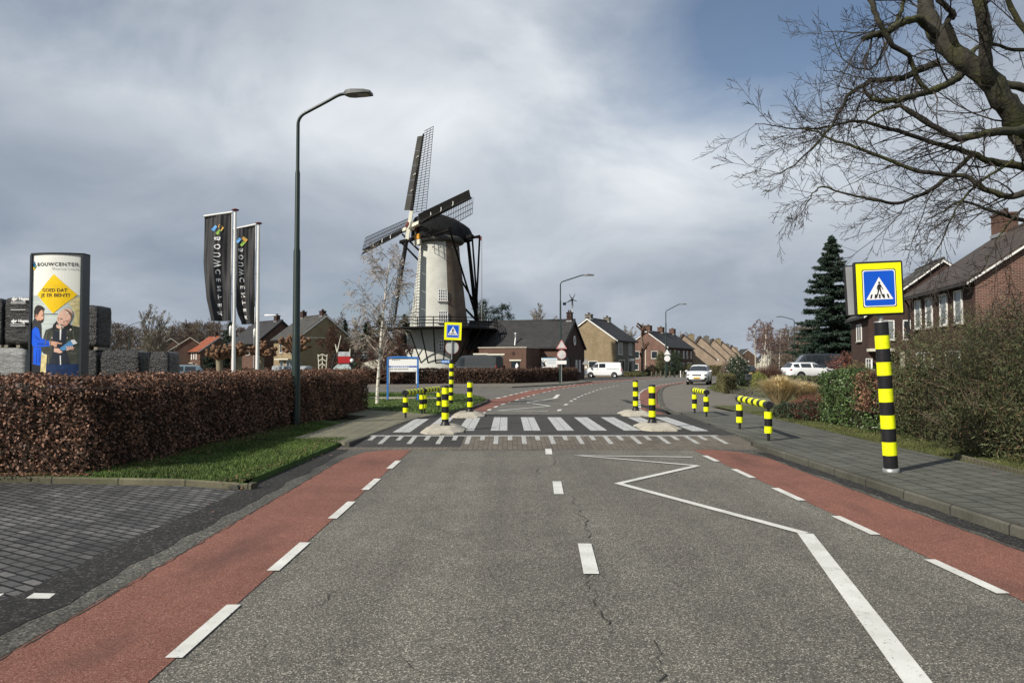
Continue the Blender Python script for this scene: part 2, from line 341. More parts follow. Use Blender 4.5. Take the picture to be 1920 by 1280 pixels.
class MB:
    def __init__(s): s.v = []; s.f = []; s.mi = []; s.sm = []; s.m = 0
    def add(s, vs_, fs, smooth=False):
        b = len(s.v); s.v += [tuple(p) for p in vs_]
        for f in fs: s.f.append([b + i for i in f]); s.mi.append(s.m); s.sm.append(smooth)
        return s
    def box(s, c, d, rz=0.0, bev=0.0, M=None):
        hx, hy, hz = d[0] / 2, d[1] / 2, d[2] / 2
        if bev <= 0:
            P = [(x, y, z) for z in (-hz, hz) for x, y in ((-hx, -hy), (hx, -hy), (hx, hy), (-hx, hy))]
            F = [(3, 2, 1, 0), (4, 5, 6, 7), (0, 1, 5, 4), (1, 2, 6, 5), (2, 3, 7, 6), (3, 0, 4, 7)]
        else:
            b = min(bev, hx * .9, hy * .9, hz * .9)
            o = [(-hx + b, -hy), (hx - b, -hy), (hx, -hy + b), (hx, hy - b), (hx - b, hy), (-hx + b, hy), (-hx, hy - b), (-hx, -hy + b)]
            i = [(-hx + b, -hy + b), (hx - b, -hy + b), (hx - b, -hy + b), (hx - b, hy - b), (hx - b, hy - b), (-hx + b, hy - b), (-hx + b, hy - b), (-hx + b, -hy + b)]
            P = [(x, y, -hz) for x, y in i] + [(x, y, -hz + b) for x, y in o] + [(x, y, hz - b) for x, y in o] + [(x, y, hz) for x, y in i]
            F = [tuple(range(7, -1, -1)), tuple(range(24, 32))]
            for r_ in range(3):
                for k in range(8): F.append((r_ * 8 + k, r_ * 8 + (k + 1) % 8, (r_ + 1) * 8 + (k + 1) % 8, (r_ + 1) * 8 + k))
        ca, sa = math.cos(rz), math.sin(rz)
        out_ = []
        for x, y, z in P:
            if M is not None:
                q = M @ Vector((x + c[0], y + c[1], z + c[2])); out_.append(tuple(q))
            else: out_.append((c[0] + x * ca - y * sa, c[1] + x * sa + y * ca, c[2] + z))
        return s.add(out_, F)
    def prism(s, poly, z0, z1):
        n = len(poly)
        a = sum(poly[i][0] * poly[(i + 1) % n][1] - poly[(i + 1) % n][0] * poly[i][1] for i in range(n))
        if a < 0: poly = poly[::-1]
        P = [(x, y, z0) for x, y in poly] + [(x, y, z1) for x, y in poly]
        return s.add(P, [tuple(range(n - 1, -1, -1)), tuple(range(n, 2 * n))] + [(i, (i + 1) % n, n + (i + 1) % n, n + i) for i in range(n)])
    def sheet(s, poly, z):
        n = len(poly)
        a = sum(poly[i][0] * poly[(i + 1) % n][1] - poly[(i + 1) % n][0] * poly[i][1] for i in range(n))
        if a < 0: poly = poly[::-1]
        return s.add([(x, y, z) if not callable(z) else (x, y, z(x, y)) for x, y in poly], [tuple(range(n))])
    def xprism(s, prof, y0, y1, f=None):
        """profile in (x,z) pushed along y"""
        n = len(prof); P = [(x, y0, z) for x, z in prof] + [(x, y1, z) for x, z in prof]
        if f: P = [f(*p) for p in P]
        return s.add(P, [tuple(range(n)), tuple(range(2 * n - 1, n - 1, -1))] + [(i, n + i, n + (i + 1) % n, (i + 1) % n) for i in range(n)])
    def tube(s, pts, rad, n=8, cap=True, smooth=True):
        pts = [Vector(p) for p in pts]
        if not hasattr(rad, '__len__'): rad = [rad] * len(pts)
        t0 = (pts[1] - pts[0]).normalized(); u = t0.orthogonal().normalized(); P = []; F = []
        for i, p in enumerate(pts):
            t = (pts[min(i + 1, len(pts) - 1)] - pts[max(i - 1, 0)]).normalized()
            u = (u - t * u.dot(t)).normalized(); v = t.cross(u)
            for k in range(n):
                a = 2 * PI * k / n; P.append(p + (u * math.cos(a) + v * math.sin(a)) * rad[i])
        for i in range(len(pts) - 1):
            for k in range(n): F.append((i * n + k, i * n + (k + 1) % n, (i + 1) * n + (k + 1) % n, (i + 1) * n + k))
        s.add(P, F, smooth)
        if cap:
            s.add(P[:n][::-1], [tuple(range(n))]); s.add(P[-n:], [tuple(range(n))])
        return s
    def lathe(s, prof, c=(0, 0, 0), n=24, smooth=True, M=None, cap=True):
        P = []; F = []
        for r_, z in prof:
            for k in range(n):
                a = 2 * PI * k / n; q = Vector((c[0] + r_ * math.cos(a), c[1] + r_ * math.sin(a), c[2] + z)); P.append(M @ q if M is not None else q)
        for i in range(len(prof) - 1):
            for k in range(n): F.append((i * n + k, i * n + (k + 1) % n, (i + 1) * n + (k + 1) % n, (i + 1) * n + k))
        s.add(P, F, smooth)
        if cap:
            s.add(P[:n][::-1], [tuple(range(n))]); s.add(P[-n:], [tuple(range(n))])
        return s
    def build(s, name, m, parent=None, world=False, rot=None):
        me = bpy.data.meshes.new(name); V = s.v
        if world and parent:
            iv = rootm(parent).inverted(); V = [tuple(iv @ Vector(p)) for p in V]
        me.from_pydata(V, [], s.f)
        for x in (m if isinstance(m, (list, tuple)) else [m]): me.materials.append(x)
        me.polygons.foreach_set('material_index', s.mi); me.polygons.foreach_set('use_smooth', s.sm)
        me.update()
        return linkmesh(me, name, parent)
def struct(name, mb, m, cat_label=None):
    o = mb.build(name, m); o['kind'] = 'structure'
    if cat_label: o['label'] = cat_label[0]; o['category'] = cat_label[1]
    return o
def text2d(body, size=1.0, bold=0.0, spacing=1.0, align='CENTER'):
    cu = bpy.data.curves.new('lettering', 'FONT'); cu.body = body; cu.size = size; cu.offset = bold; cu.space_character = spacing
    cu.align_x = align; cu.align_y = 'CENTER'; cu.resolution_u = 3
    o = bpy.data.objects.new('lettering', cu); C.objects.link(o)
    dg = bpy.context.evaluated_depsgraph_get(); me = bpy.data.meshes.new_from_object(o.evaluated_get(dg))
    V = [tuple(v.co) for v in me.vertices]; F = [tuple(p.vertices) for p in me.polygons]
    bpy.data.objects.remove(o); bpy.data.curves.remove(cu); bpy.data.meshes.remove(me)
    return V, F
def put_text(mb, body, size, f, bold=0.0, spacing=1.0, align='CENTER'):
    V, F = text2d(body, size, bold, spacing, align)
    mb.add([f(x, y) for x, y, z in V], F)

# ------------------------------------------------------------------ foliage helpers
def rng(seed): return np.random.default_rng(seed)
def unit(a): return a / (np.linalg.norm(a, axis=-1, keepdims=True) + 1e-9)
def leaves(P, length, aspect, seed, nrm=None, bias=0.6, axis=None, abias=0.0):
    """diamond leaves at points P"""
    g = rng(seed); n = len(P)
    nv = g.normal(size=(n, 3))
    if nrm is not None: nv = unit(nv) + bias * nrm
    nv = unit(nv)
    a = g.normal(size=(n, 3))
    if axis is not None: a = unit(a) + abias * np.asarray(axis)
    a = unit(a - nv * np.sum(a * nv, 1, keepdims=True)); b = np.cross(nv, a)
    l = (length * g.uniform(0.6, 1.3, n))[:, None]; wd = l * aspect
    return np.stack([P - a * l * .5, P + b * wd * .5 + nv * l * .08, P + a * l * .5, P - b * wd * .5 + nv * l * .08], 1)
def tubes3(segs, sides=3):
    """segs: list of (p0,p1,r0,r1) -> quads array"""
    S = np.array([(*a, *b, r0, r1) for a, b, r0, r1 in segs])
    p0 = S[:, 0:3]; p1 = S[:, 3:6]; r0 = S[:, 6]; r1 = S[:, 7]
    t = unit(p1 - p0); ref = np.where(np.abs(t[:, 2:3]) < 0.9, np.array([[0, 0, 1.0]]), np.array([[1.0, 0, 0]]))
    u = unit(np.cross(t, ref)); v = np.cross(t, u); out_ = []
    for k in range(sides):
        a0 = 2 * PI * k / sides; a1 = 2 * PI * (k + 1) / sides
        d0 = u * math.cos(a0) + v * math.sin(a0); d1 = u * math.cos(a1) + v * math.sin(a1)
        out_.append(np.stack([p0 + d0 * r0[:, None], p0 + d1 * r0[:, None], p1 + d1 * r1[:, None], p1 + d0 * r1[:, None]], 1))
    return np.concatenate(out_, 0)
def branch(segs, p, d, length, r, level, maxl, rg, spec):
    """recursive bare branch; spec: dict(n=children per level, ratio, angle, up, wob, rr)"""
    n = max(2, spec.get('seg', [6, 5, 4, 3, 2])[min(level, 4)]); p = Vector(p); d = Vector(d).normalized(); pts = [(p.copy(), r, d.copy())]
    st = length / n
    for i in range(n):
        d = (d + Vector((rg.gauss(0, 1), rg.gauss(0, 1), rg.gauss(0, 1))) * (spec['w0'] if level == 0 else spec['wob']) + Vector((0, 0, spec['up'][min(level, len(spec['up']) - 1)]))).normalized()
        q = p + d * st; r1 = max(spec['rmin'], r * (1 - 0.62 * (i + 1) / n)) if level else max(spec['rmin'], r * (1 - 0.75 * (i + 1) / n))
        segs.append((tuple(p), tuple(q), pts[-1][1], r1, level)); p = q; pts.append((p.copy(), r1, d.copy()))
    if level >= maxl: return
    nc = spec['n'][min(level, len(spec['n']) - 1)]; lo = spec.get('lo', 0.25) if level == 0 else 0.12
    for k in range(nc):
        f = lo + (1 - lo) * (k + rg.random()) / nc; x = f * n; i = min(n - 1, int(x)); fr = x - i
        q = pts[i][0].lerp(pts[i + 1][0], fr); dd = pts[i + 1][2]; rr = pts[i][1] * (1 - fr) + pts[i + 1][1] * fr
        ax = dd.orthogonal().normalized(); ax.rotate(Matrix.Rotation(rg.uniform(0, 2 * PI), 3, dd))
        an = R(spec['angle'][min(level, len(spec['angle']) - 1)]) * rg.uniform(0.7, 1.25)
        nd = dd * math.cos(an) + ax * math.sin(an)
        ln = length * spec['ratio'][min(level, len(spec['ratio']) - 1)] * rg.uniform(0.65, 1.15) * ((1.25 - 0.75 * f) if level == 0 else (1.1 - 0.5 * f))
        branch(segs, q, nd, ln, max(spec['rmin'], rr * spec.get('rr', 0.55)), level + 1, maxl, rg, spec)
def bare_tree(name, label, loc, h, r, seed, spec, mt, mc, group=None, maxl=4, lean=(0, 0), cat='tree', trunks=1, spread=0.0):
    rg = random.Random(seed); root = thing(name, label, cat, (loc[0], loc[1], loc[2] if len(loc) > 2 else 0), 0, group); segs = []
    for k in range(trunks):
        a = rg.uniform(0, 6.28)
        branch(segs, (math.cos(a) * spread * .3, math.sin(a) * spread * .3, -0.1), (lean[0] + math.cos(a) * spread * .25, lean[1] + math.sin(a) * spread * .25, 1), h * 0.92 * rg.uniform(.85, 1), r, 0, maxl, rg, spec)
    tr = [s_[:4] for s_ in segs if s_[4] <= 0]; cr = [s_[:4] for s_ in segs if s_[4] > 0]
    quads('trunk', tubes3(tr, 8), mt, root)
    th = [s_ for s_ in cr if s_[2] > 0.03]; tn = [s_ for s_ in cr if s_[2] <= 0.03]
    Q = []
    if th: Q.append(tubes3(th, 5))
    if tn: Q.append(tubes3(tn, 3))
    quads('crown', np.concatenate(Q, 0), mc, root)
    return root
def sample_hedge(foot, z0, h, dens, seed, jit=0.07, bulge=0.06, top=True):
    """points and normals on the walls and top of a clipped hedge"""
    g = rng(seed); P = []; Nn = []; n = len(foot)
    a = sum(foot[i][0] * foot[(i + 1) % n][1] - foot[(i + 1) % n][0] * foot[i][1] for i in range(n))
    if a < 0: foot = foot[::-1]
    for i in range(n):
        A = np.array(foot[i]); B = np.array(foot[(i + 1) % n]); e = B - A; ln = np.linalg.norm(e)
        nn = np.array([e[1], -e[0]]) / ln; k = int(ln * h * dens)
        u = g.random(k); z = g.random(k) ** 0.9
        off = g.normal(0, jit, k) + bulge * np.sin(u * ln * 2.1 + i) * np.cos(z * 4 + i) + bulge * .6 * np.sin(u * ln * 6.3 + z * 5)
        off = np.minimum(off, jit * 1.6 + bulge)
        xy = A + e * u[:, None] + nn * off[:, None]
        P.append(np.column_stack([xy, z0 + z * h])); Nn.append(np.tile([nn[0], nn[1], 0.25], (k, 1)))
    if top:
        F = np.array(foot); lo = F.min(0); hi = F.max(0); k = int((hi - lo).prod() * dens)
        q = lo + (hi - lo) * g.random((k, 2)); ins = np.zeros(k, bool)
        for i in range(n):
            x1, y1 = F[i]; x2, y2 = F[(i + 1) % n]
            c_ = ((y1 > q[:, 1]) != (y2 > q[:, 1])) & (q[:, 0] < (x2 - x1) * (q[:, 1] - y1) / (y2 - y1 + 1e-12) + x1)
            ins ^= c_
        q = q[ins]; zt = z0 + h + g.normal(0, jit * .7, len(q)) + bulge * .5 * np.sin(q[:, 0] * 3 + q[:, 1] * 2)
        P.append(np.column_stack([q, zt])); Nn.append(np.tile([0, 0, 1.0], (len(q), 1)))
    return np.concatenate(P), np.concatenate(Nn)
def shrink(foot, d):
    n = len(foot); cxx = sum(p[0] for p in foot) / n; cyy = sum(p[1] for p in foot) / n; out_ = []
    a = sum(foot[i][0] * foot[(i + 1) % n][1] - foot[(i + 1) % n][0] * foot[i][1] for i in range(n)); sg = 1 if a > 0 else -1
    for i in range(n):
        p0 = Vector(foot[i - 1]); p1 = Vector(foot[i]); p2 = Vector(foot[(i + 1) % n])
        e1 = (p1 - p0).normalized(); e2 = (p2 - p1).normalized(); n1_ = Vector((-e1.y, e1.x)) * sg; n2_ = Vector((-e2.y, e2.x)) * sg
        b = (n1_ + n2_); b = b / max(0.3, b.dot(n1_)); out_.append((p1.x + b.x * d, p1.y + b.y * d))
    return out_
def hedge(name, label, foot, z0, h, dens, size, m, seed, aspect=0.55, jit=0.07, bulge=0.06, group=None, core=None, inset=0.10, cat='hedge', extra=None):
    c_ = foot[0]; root = thing(name, label, cat, (c_[0], c_[1], z0), 0, group)
    P, Nn = sample_hedge(foot, z0 + 0.03, h, dens, seed, jit, bulge)
    quads('foliage', leaves(P, size, aspect, seed + 1, Nn, 0.75), m, root, world=True)
    mb = MB(); mb.prism(shrink(foot, inset), z0 - .02, z0 + h - inset * .8); mb.build('branches', core or M_hedgecore, root, world=True)
    return root
def blob_points(centers, n, seed, shell=0.45):
    g = rng(seed); C_ = np.array(centers, float); wgt = np.prod(C_[:, 3:6], 1) ** 0.67; idx = g.choice(len(C_), n, p=wgt / wgt.sum())
    d = unit(g.normal(size=(n, 3))); r_ = (shell + (1 - shell) * g.random(n)) ** 0.7
    r_ = r_ * (1 + 0.12 * np.sin(d[:, 0] * 7 + d[:, 2] * 9 + idx))
    return C_[idx, :3] + d * r_[:, None] * C_[idx, 3:6], d
def shrub(name, label, centers, n, size, m, seed, aspect=0.35, group=None, stems=12, cat='shrub', base=None, mix=None, stemmat=None, z0=0.0, axis=(0, 0, 1), abias=0.6):
    b = base or (centers[0][0], centers[0][1]); root = thing(name, label, cat, (b[0], b[1], z0), 0, group)
    P, d = blob_points(centers, n, seed); P = P[P[:, 2] > z0 + 0.02]
    quads('foliage', leaves(P, size, aspect, seed + 1, None, 0, axis, abias), m, root, world=True)
    if mix:
        P2, d = blob_points(centers, int(n * mix[1]), seed + 5, 0.3); P2 = P2[P2[:, 2] > z0 + 0.02]
        quads(mix[2], leaves(P2, size * mix[3], aspect, seed + 6, None, 0, axis, abias), mix[0], root, world=True)
    g = random.Random(seed); segs = []
    for k in range(stems):
        c_ = g.choice(centers); tip = (c_[0] + g.uniform(-.8, .8) * c_[3], c_[1] + g.uniform(-.8, .8) * c_[4], c_[2] + g.uniform(0, .85) * c_[5])
        a = (c_[0] * .6 + b[0] * .4 + g.uniform(-.2, .2) * c_[3], c_[1] * .6 + b[1] * .4 + g.uniform(-.2, .2), z0); r0 = size * .16
        mid = tuple(a[i] * .5 + tip[i] * .5 + g.uniform(-.12, .12) for i in range(3))
        segs += [(a, mid, r0, r0 * .7), (mid, tip, r0 * .7, r0 * .25)]
    quads('stems', tubes3(segs, 4), stemmat or M_twig, root, world=True)
    return root

# ================================================================== GROUND AND ROAD
g_ = MB(); g_.sheet([(-900, -60), (900, -60), (900, 2500), (-900, 2500)], -0.03); struct('ground', g_, M_ground)
def HZ(x, y):
    if y < 15.0: return 0.0
    if y < 17.0: return 0.10 * (y - 15.0) / 2.0
    if y < 24.2: return 0.10
    if y < 25.6: return 0.10 * (25.6 - y) / 1.4
    return 0.0
a_ = MB()
a_.sheet([(-3.0, -8), (4.75, -8), (4.75, 15.1), (-3.0, 15.1)], 0.0); struct('road', a_, M_asph)
# road beyond the crossing, side road and junction
b_ = MB()
far = [G2(848, 777), G2(760, 765), G2(690, 752), G2(400, 752), G2(0, 752), G2(0, 728), G2(560, 726), G2(960, 725), G2(1085, 718), G2(1100, 707), G2(1240, 702.5), G2(1420, 701.5),
       G2(1500, 702), G2(1420, 706), G2(1345, 711), G2(1290, 716), G2(1255, 720.3), G2(1236, 726), G2(1231, 737), G2(1232, 760), G2(1252, 777.2)]
b_.sheet(far, -0.004); struct('side_road', b_, M_farasph)
# the hump: two ramps and a plateau
h_ = MB()
h_.add([(-0.95, 15.0, 0.002), (5.1, 15.0, 0.002), (5.1, 17.0, 0.102), (-0.95, 17.0, 0.102)], [(0, 1, 2, 3)])
h_.add([(-3.45, 24.2, 0.1), (-1.9, 24.2, 0.1), (5.6, 24.2, 0.1), (5.6, 25.7, -0.002), (-2.1, 25.7, -0.002)], [(0, 1, 2, 3, 4)])
h_.add([(-3.4, 15.0, 0.002), (-0.95, 15.0, 0.002), (-0.95, 15.35, 0.0195), (-3.4, 15.35, 0.0195)], [(0, 1, 2, 3)])
struct('speed_ramp', h_, M_rampbrick)
h_ = MB(); h_.add([(-3.4, 15.35, 0.0195), (-0.95, 15.35, 0.0195), (-0.95, 17.0, 0.102), (-3.4, 17.0, 0.102)], [(0, 1, 2, 3)])
h_.sheet([(-3.4, 17.0), (5.15, 17.0), (5.6, 24.2), (-2.6, 24.2), (-2.8, 21.5)], 0.100); struct('crossing_plateau', h_, M_asph_dark)
# red cycle lanes
r_ = MB(); r_.sheet([(-2.87, -8), (-1.90, -8), (-1.90, 15.0), (-2.35, 15.0), (-2.75, 14.6), (-2.92, 13.4)], 0.005)
r_.sheet([(3.66, -8), (4.62, -8), (4.63, 12), (4.70, 13.6), (4.45, 14.6), (4.0, 15.0), (3.66, 15.0)], 0.005)
struct('red_cycle_lane', r_, M_red)
r_ = MB()
Lr = [(846, 776.5), (874, 768), (909, 752), (931, 747), (975, 736.5), (994, 732), (1012.5, 729), (1045, 725), (1080, 720.4), (1103, 717), (1150, 712.8), (1197, 709.5), (1240, 706.6)]
Rr = [(903, 776.5), (920, 767), (936, 760), (956, 754), (984, 745), (1009, 738), (1048, 729.5), (1068, 726), (1087.5, 723), (1112, 719.6), (1150, 715.3), (1197, 711.3), (1240, 708)]
def strip(mb, A, B, z):
    for i in range(len(A) - 1):
        mb.sheet([G2(*A[i]), G2(*B[i]), G2(*B[i + 1]), G2(*A[i + 1])], z)
strip(r_, Lr, Rr, 0.004)
Lq = [(1203, 776.5), (1199, 767), (1197.5, 750), (1197, 739), (1207, 730.5), (1227, 724.2), (1253, 719.4), (1277, 716.3), (1310, 713)]
Rq = [(1252, 776.5), (1240, 768), (1232.5, 756), (1230.5, 739), (1235, 731), (1242, 725.5), (1260, 721.3), (1285, 718), (1313, 714.6)]
strip(r_, Lq, Rq, 0.004); struct('red_cycle_lane', r_, M_red)
# gutters and kerbs
u_ = MB(); u_.sheet([(-3.22, -8), (-2.88, -8), (-2.93, 13.4), (-2.76, 14.6), (-2.4, 15.0), (-3.3, 15.0)], 0.0025)
u_.sheet([(4.63, -8), (4.95, -8), (4.95, 15.0), (4.2, 15.0), (4.46, 14.6), (4.71, 13.6), (4.64, 12)], 0.0025); struct('gutter', u_, M_gutter)
u_ = MB(); rg_ = random.Random(3)
def ragged(x0, x1, y0, y1, z, n, amp):
    Lp = [(x0 + rg_.uniform(-amp, amp), y0 + (y1 - y0) * i / n) for i in range(n + 1)]; Rp = [(x1 + rg_.uniform(-amp, amp), y0 + (y1 - y0) * i / n) for i in range(n + 1)]
    for i in range(n): u_.sheet([Lp[i], Rp[i], Rp[i + 1], Lp[i + 1]], z)
ragged(-3.60, -3.12, -8, 16.0, 0.006, 70, 0.05); ragged(4.72, 4.94, 6.5, 14.5, 0.008, 30, 0.05); ragged(5.35, 5.75, 25.8, 36, 0.006, 20, .1)
struct('gutter_dirt', u_, M_dirt)
def kerb(pts, wd, z0, z1, m, name='kerb'):
    k = MB()
    for i in range(len(pts) - 1):
        a = Vector(pts[i]); b = Vector(pts[i + 1]); e = (b - a).normalized(); n_ = Vector((-e.y, e.x)) * wd
        a2 = a - e * 0.004; b2 = b + e * 0.004; c_ = 0.02
        P = [a2, b2, b2 + n_, a2 + n_]
        V = [(p.x, p.y, z0) for p in P] + [(p.x, p.y, z1 - c_) for p in P] + [((a2 + n_ * .15).x, (a2 + n_ * .15).y, z1 - i * .0006), ((b2 + n_ * .15).x, (b2 + n_ * .15).y, z1 - i * .0006), ((b2 + n_).x, (b2 + n_).y, z1 - i * .0006), ((a2 + n_).x, (a2 + n_).y, z1 - i * .0006)]
        k.add(V, [(0, 1, 5, 4), (4, 5, 9, 8), (8, 9, 10, 11), (3, 2, 6, 7)[::-1], (7, 6, 10, 11)[::-1], (0, 4, 8, 11, 7, 3), (1, 2, 6, 10, 9, 5)])
    return struct(name, k, m)
kerb([(4.95, -8), (4.95, 14.9), (5.0, 15.6)][::-1], 0.15, -.02, 0.115, M_kerb)
kerb([(-3.62, 10.25), (-3.55, 13.5), (-3.45, 16.4)], 0.13, -.02, 0.055, M_kerb)
kerb([G2(470, 918), G2(380, 911.5), G2(340, 909), G2(178, 906), G2(0, 903), G2(-400, 899)], -0.13, -.02, 0.082, M_kerbx)
# drive, pavements
d_ = MB(); d_.sheet([(-3.50, -8), (-30, -8), (-30, 11.6), G2(0, 905), G2(178, 908), G2(340, 911), G2(470, 920), (-3.50, 10.0)], 0.004); struct('brick_driveway', d_, M_pavers)
d_ = MB(); d_.prism([(5.1, -8), (7.35, -8), (7.40, 11), (7.45, 15), (7.75, 21), (7.9, 25.6), (5.75, 25.6), (5.18, 17.0), (5.12, 15.0)], -.02, 0.108); struct('pavement', d_, M_tiles)
d_ = MB(); d_.sheet([(5.75, 25.6), (7.9, 25.6), G2(1500, 768), G2(1500, 757), G2(1405, 741), G2(1350, 735), G2(1340, 722), G2(1355, 716), G2(1350, 711), G2(1290, 717), G2(1256, 721), G2(1239, 726.5), G2(1233, 738), G2(1234, 760), G2(1252, 776)], 0.006); struct('parking_strip', d_, M_sidepave)
kerb([(5.58, 24.9), (5.72, 27.5), G2(1237, 762), G2(1233, 747), G2(1234, 736), G2(1239, 728), G2(1250, 723), G2(1275, 719)], -0.22, -.02, 0.035, M_kerb, 'drop_kerb')
d_ = MB(); d_.prism([G2(550, 821, .1), G2(655, 829, .1), G2(685, 819.5, .1), G2(769, 788, .1), G2(815, 777.5, .1), G2(757, 772.5, .1), G2(690, 768, .1), G2(560, 765, .1), G2(560, 771, .1), G2(690, 780, .1), G2(634, 795, .1)], -.02, 0.105); struct('pavement', d_, M_tilesl)
kerb([G2(655, 830.5, .1), G2(686, 820, .1), G2(769, 788.5, .1), G2(817, 777.5, .1)], 0.10, -.02, 0.116, M_kerb)
# strip of pavement in front of the far hedge
d_ = MB(); d_.prism([G2(0, 729), G2(560, 727), G2(960, 727), G2(1062, 721.5), G2(1110, 716), G2(1080, 715), G2(1060, 716), G2(960, 720), G2(560, 721), G2(0, 723)], -.02, 0.09); struct('pavement', d_, M_sidepave)
d_ = MB(); d_.sheet([G2(1085, 716), G2(1240, 703.5), G2(1200, 699.8), G2(1120, 700.5), G2(1085, 706)], 0.004); struct('driveway', d_, M_farasph)
# lawns
d_ = MB(); d_.prism([(-3.60, 10.32), (-3.42, 16.45), G2(550, 823, .09), G2(634, 796, .09), G2(640, 790, .09), (-7.5, 24), (-7.6, 11.1), G2(178, 905, .0), G2(340, 908, 0), G2(465, 917, 0)], -.02, 0.085); struct('lawn', d_, M_lawn)
isl = [G2(690, 767, .09), G2(757, 772, .09), G2(813, 777, .09), G2(873, 763.5, .09), G2(908, 751, .09), G2(911, 747.5, .09), G2(902, 744, .09), G2(880, 740, .09), G2(813, 737, .09), G2(690, 736, .09), G2(560, 738, .09), G2(560, 763, .09)]
d_ = MB(); d_.prism(isl, -.02, 0.10); struct('lawn', d_, M_lawn)
kerb([G2(815, 778, .1), G2(873, 765, .1), G2(908, 752, .1), G2(913, 747.5, .1), G2(902, 743, .1), G2(880, 739, .1), G2(813, 736.4, .1), G2(690, 735.4, .1)], -0.12, -.02, 0.105, M_kerb)
d_ = MB(); d_.sheet([(7.36, 9), (14, 9), (14, 30), (8.0, 30), (7.92, 25.6), (7.76, 21), (7.46, 15), (7.41, 11)], 0.07); d_.sheet([G2(1500, 757), G2(1405, 741), G2(1342, 734.5), G2(1325, 727.5), G2(1345, 716), G2(1365, 711), G2(1700, 709), G2(1900, 760)], 0.012); struct('garden_ground', d_, M_verge)
def inside(pt, poly):
    c = False; n = len(poly); x, y = pt
    for i in range(n):
        x1, y1 = poly[i][:2]; x2, y2 = poly[(i + 1) % n][:2]
        if (y1 > y) != (y2 > y) and x < (x2 - x1) * (y - y1) / (y2 - y1 + 1e-12) + x1: c = not c
    return c
def grass(poly, n, h, seed, m, z0, size=1.0):
    g = rng(seed); P_ = np.array([p[:2] for p in poly]); lo = P_.min(0); hi = P_.max(0)
    q = lo + (hi - lo) * g.random((n, 2)); c_ = np.zeros(n, bool); k = len(P_)
    for i in range(k):
        x1, y1 = P_[i]; x2, y2 = P_[(i + 1) % k]
        c_ ^= ((y1 > q[:, 1]) != (y2 > q[:, 1])) & (q[:, 0] < (x2 - x1) * (q[:, 1] - y1) / (y2 - y1 + 1e-12) + x1)
    q = q[c_]; n = len(q); a = g.uniform(0, 2 * PI, n); l = h * g.uniform(.5, 1.35, n) * (1 + .35 * np.sin(q[:, 0] * 2.3 + 1) * np.cos(q[:, 1] * 1.7)); wv = 0.006 * size * g.uniform(.7, 1.5, n)
    b = np.column_stack([q, np.full(n, z0)]); d = np.column_stack([np.cos(a), np.sin(a), np.zeros(n)]) * wv[:, None]
    lean = np.column_stack([g.normal(0, .45, n), g.normal(0, .45, n), np.ones(n)]) * l[:, None]
    return quads('grass', np.stack([b - d, b + d, b + lean], 1), m)
o = grass([(-3.60, 10.36), (-3.46, 16.45), G2(550, 823, .09), G2(634, 796, .09), (-6.0, 22), (-6.6, 11.5), G2(178, 905), G2(340, 908), G2(465, 917)], 130000, 0.045, 11, M_grassblade, 0.08)
tag(o, 'short green grass of the near left lawn below the brown hedge', 'grass', kind='stuff')
o = grass(isl, 45000, 0.06, 12, M_grassblade, 0.09, 2.2); tag(o, 'short green grass of the island around the blue framed board', 'grass', kind='stuff')
o = grass([(7.42, 10), (8.9, 10), (9.1, 26), (7.95, 25.6), (7.78, 21), (7.50, 15)], 60000, 0.05, 13, M_grassblade2, 0.065, 1.2); tag(o, 'dull grass strip between the right pavement and the shrubs', 'grass', kind='stuff')
o = grass([G2(1500, 757), G2(1405, 741), G2(1342, 734.5), G2(1325, 727.5), G2(1345, 716), G2(1420, 714), G2(1640, 722)], 30000, 0.08, 14, M_grassblade2, 0.01, 4); tag(o, 'dull grass of the far front gardens on the right', 'grass', kind='stuff')

# ------------------------------------------------------------------ road markings
def dash(mb, p, q, wd, z):
    p = Vector(p); q = Vector(q); e = (q - p).normalized(); n_ = Vector((-e.y, e.x)) * wd / 2
    mb.add([(*(p - n_), z), (*(q - n_), z), (*(q + n_), z), (*(p + n_), z)], [(0, 1, 2, 3)])
m_ = MB()
for px0, py0, px1, py1 in ((312, 1235, 432, 1135), (503, 1071, 565, 1018), (612, 973, 655, 941), (677, 919, 707, 898), (728, 879, 750, 864)):
    a = G(px0, py0); b = G(px1, py1); dash(m_, (-1.91, a.y), (-1.91, b.y), 0.10, 0.0095)
dash(m_, (-1.91, 2.2), (-1.91, 3.15), 0.10, 0.0095)
for ya, yb in ((5.58, 6.55), (7.50, 8.42), (9.38, 10.33), (11.25, 12.2), (13.15, 14.0), (3.6, 4.6)):
    dash(m_, (3.63, ya), (3.63, yb), 0.10, 0.0095)
for (px0, py0), (px1, py1) in (((1109, 1077), (1096, 1020)), ((1048, 927), (1044, 903)), ((1029.5, 852), (1027.5, 838.5))):
    a = G(px0, py0); b = G(px1, py1); dash(m_, (a.x, a.y), (b.x, b.y), 0.125, 0.0095)
dash(m_, (0.60, 2.0), (0.61, 3.0), 0.12, 0.0095)
def polyline(mb, pts, wd, z):
    P = [Vector(p) for p in pts]; Ls = []; n = len(P)
    for i in range(n):
        e1 = (P[i] - P[i - 1]).normalized() if i else (P[1] - P[0]).normalized(); e2 = (P[i + 1] - P[i]).normalized() if i < n - 1 else e1
        n1_ = Vector((-e1.y, e1.x)); n2_ = Vector((-e2.y, e2.x)); b = n1_ + n2_
        b = b / max(0.25, b.dot(n1_)); Ls.append((P[i] + b * wd / 2, P[i] - b * wd / 2))
    for i in range(n - 1): mb.add([(*Ls[i][0], z), (*Ls[i + 1][0], z), (*Ls[i + 1][1], z), (*Ls[i][1], z)], [(0, 1, 2, 3)])
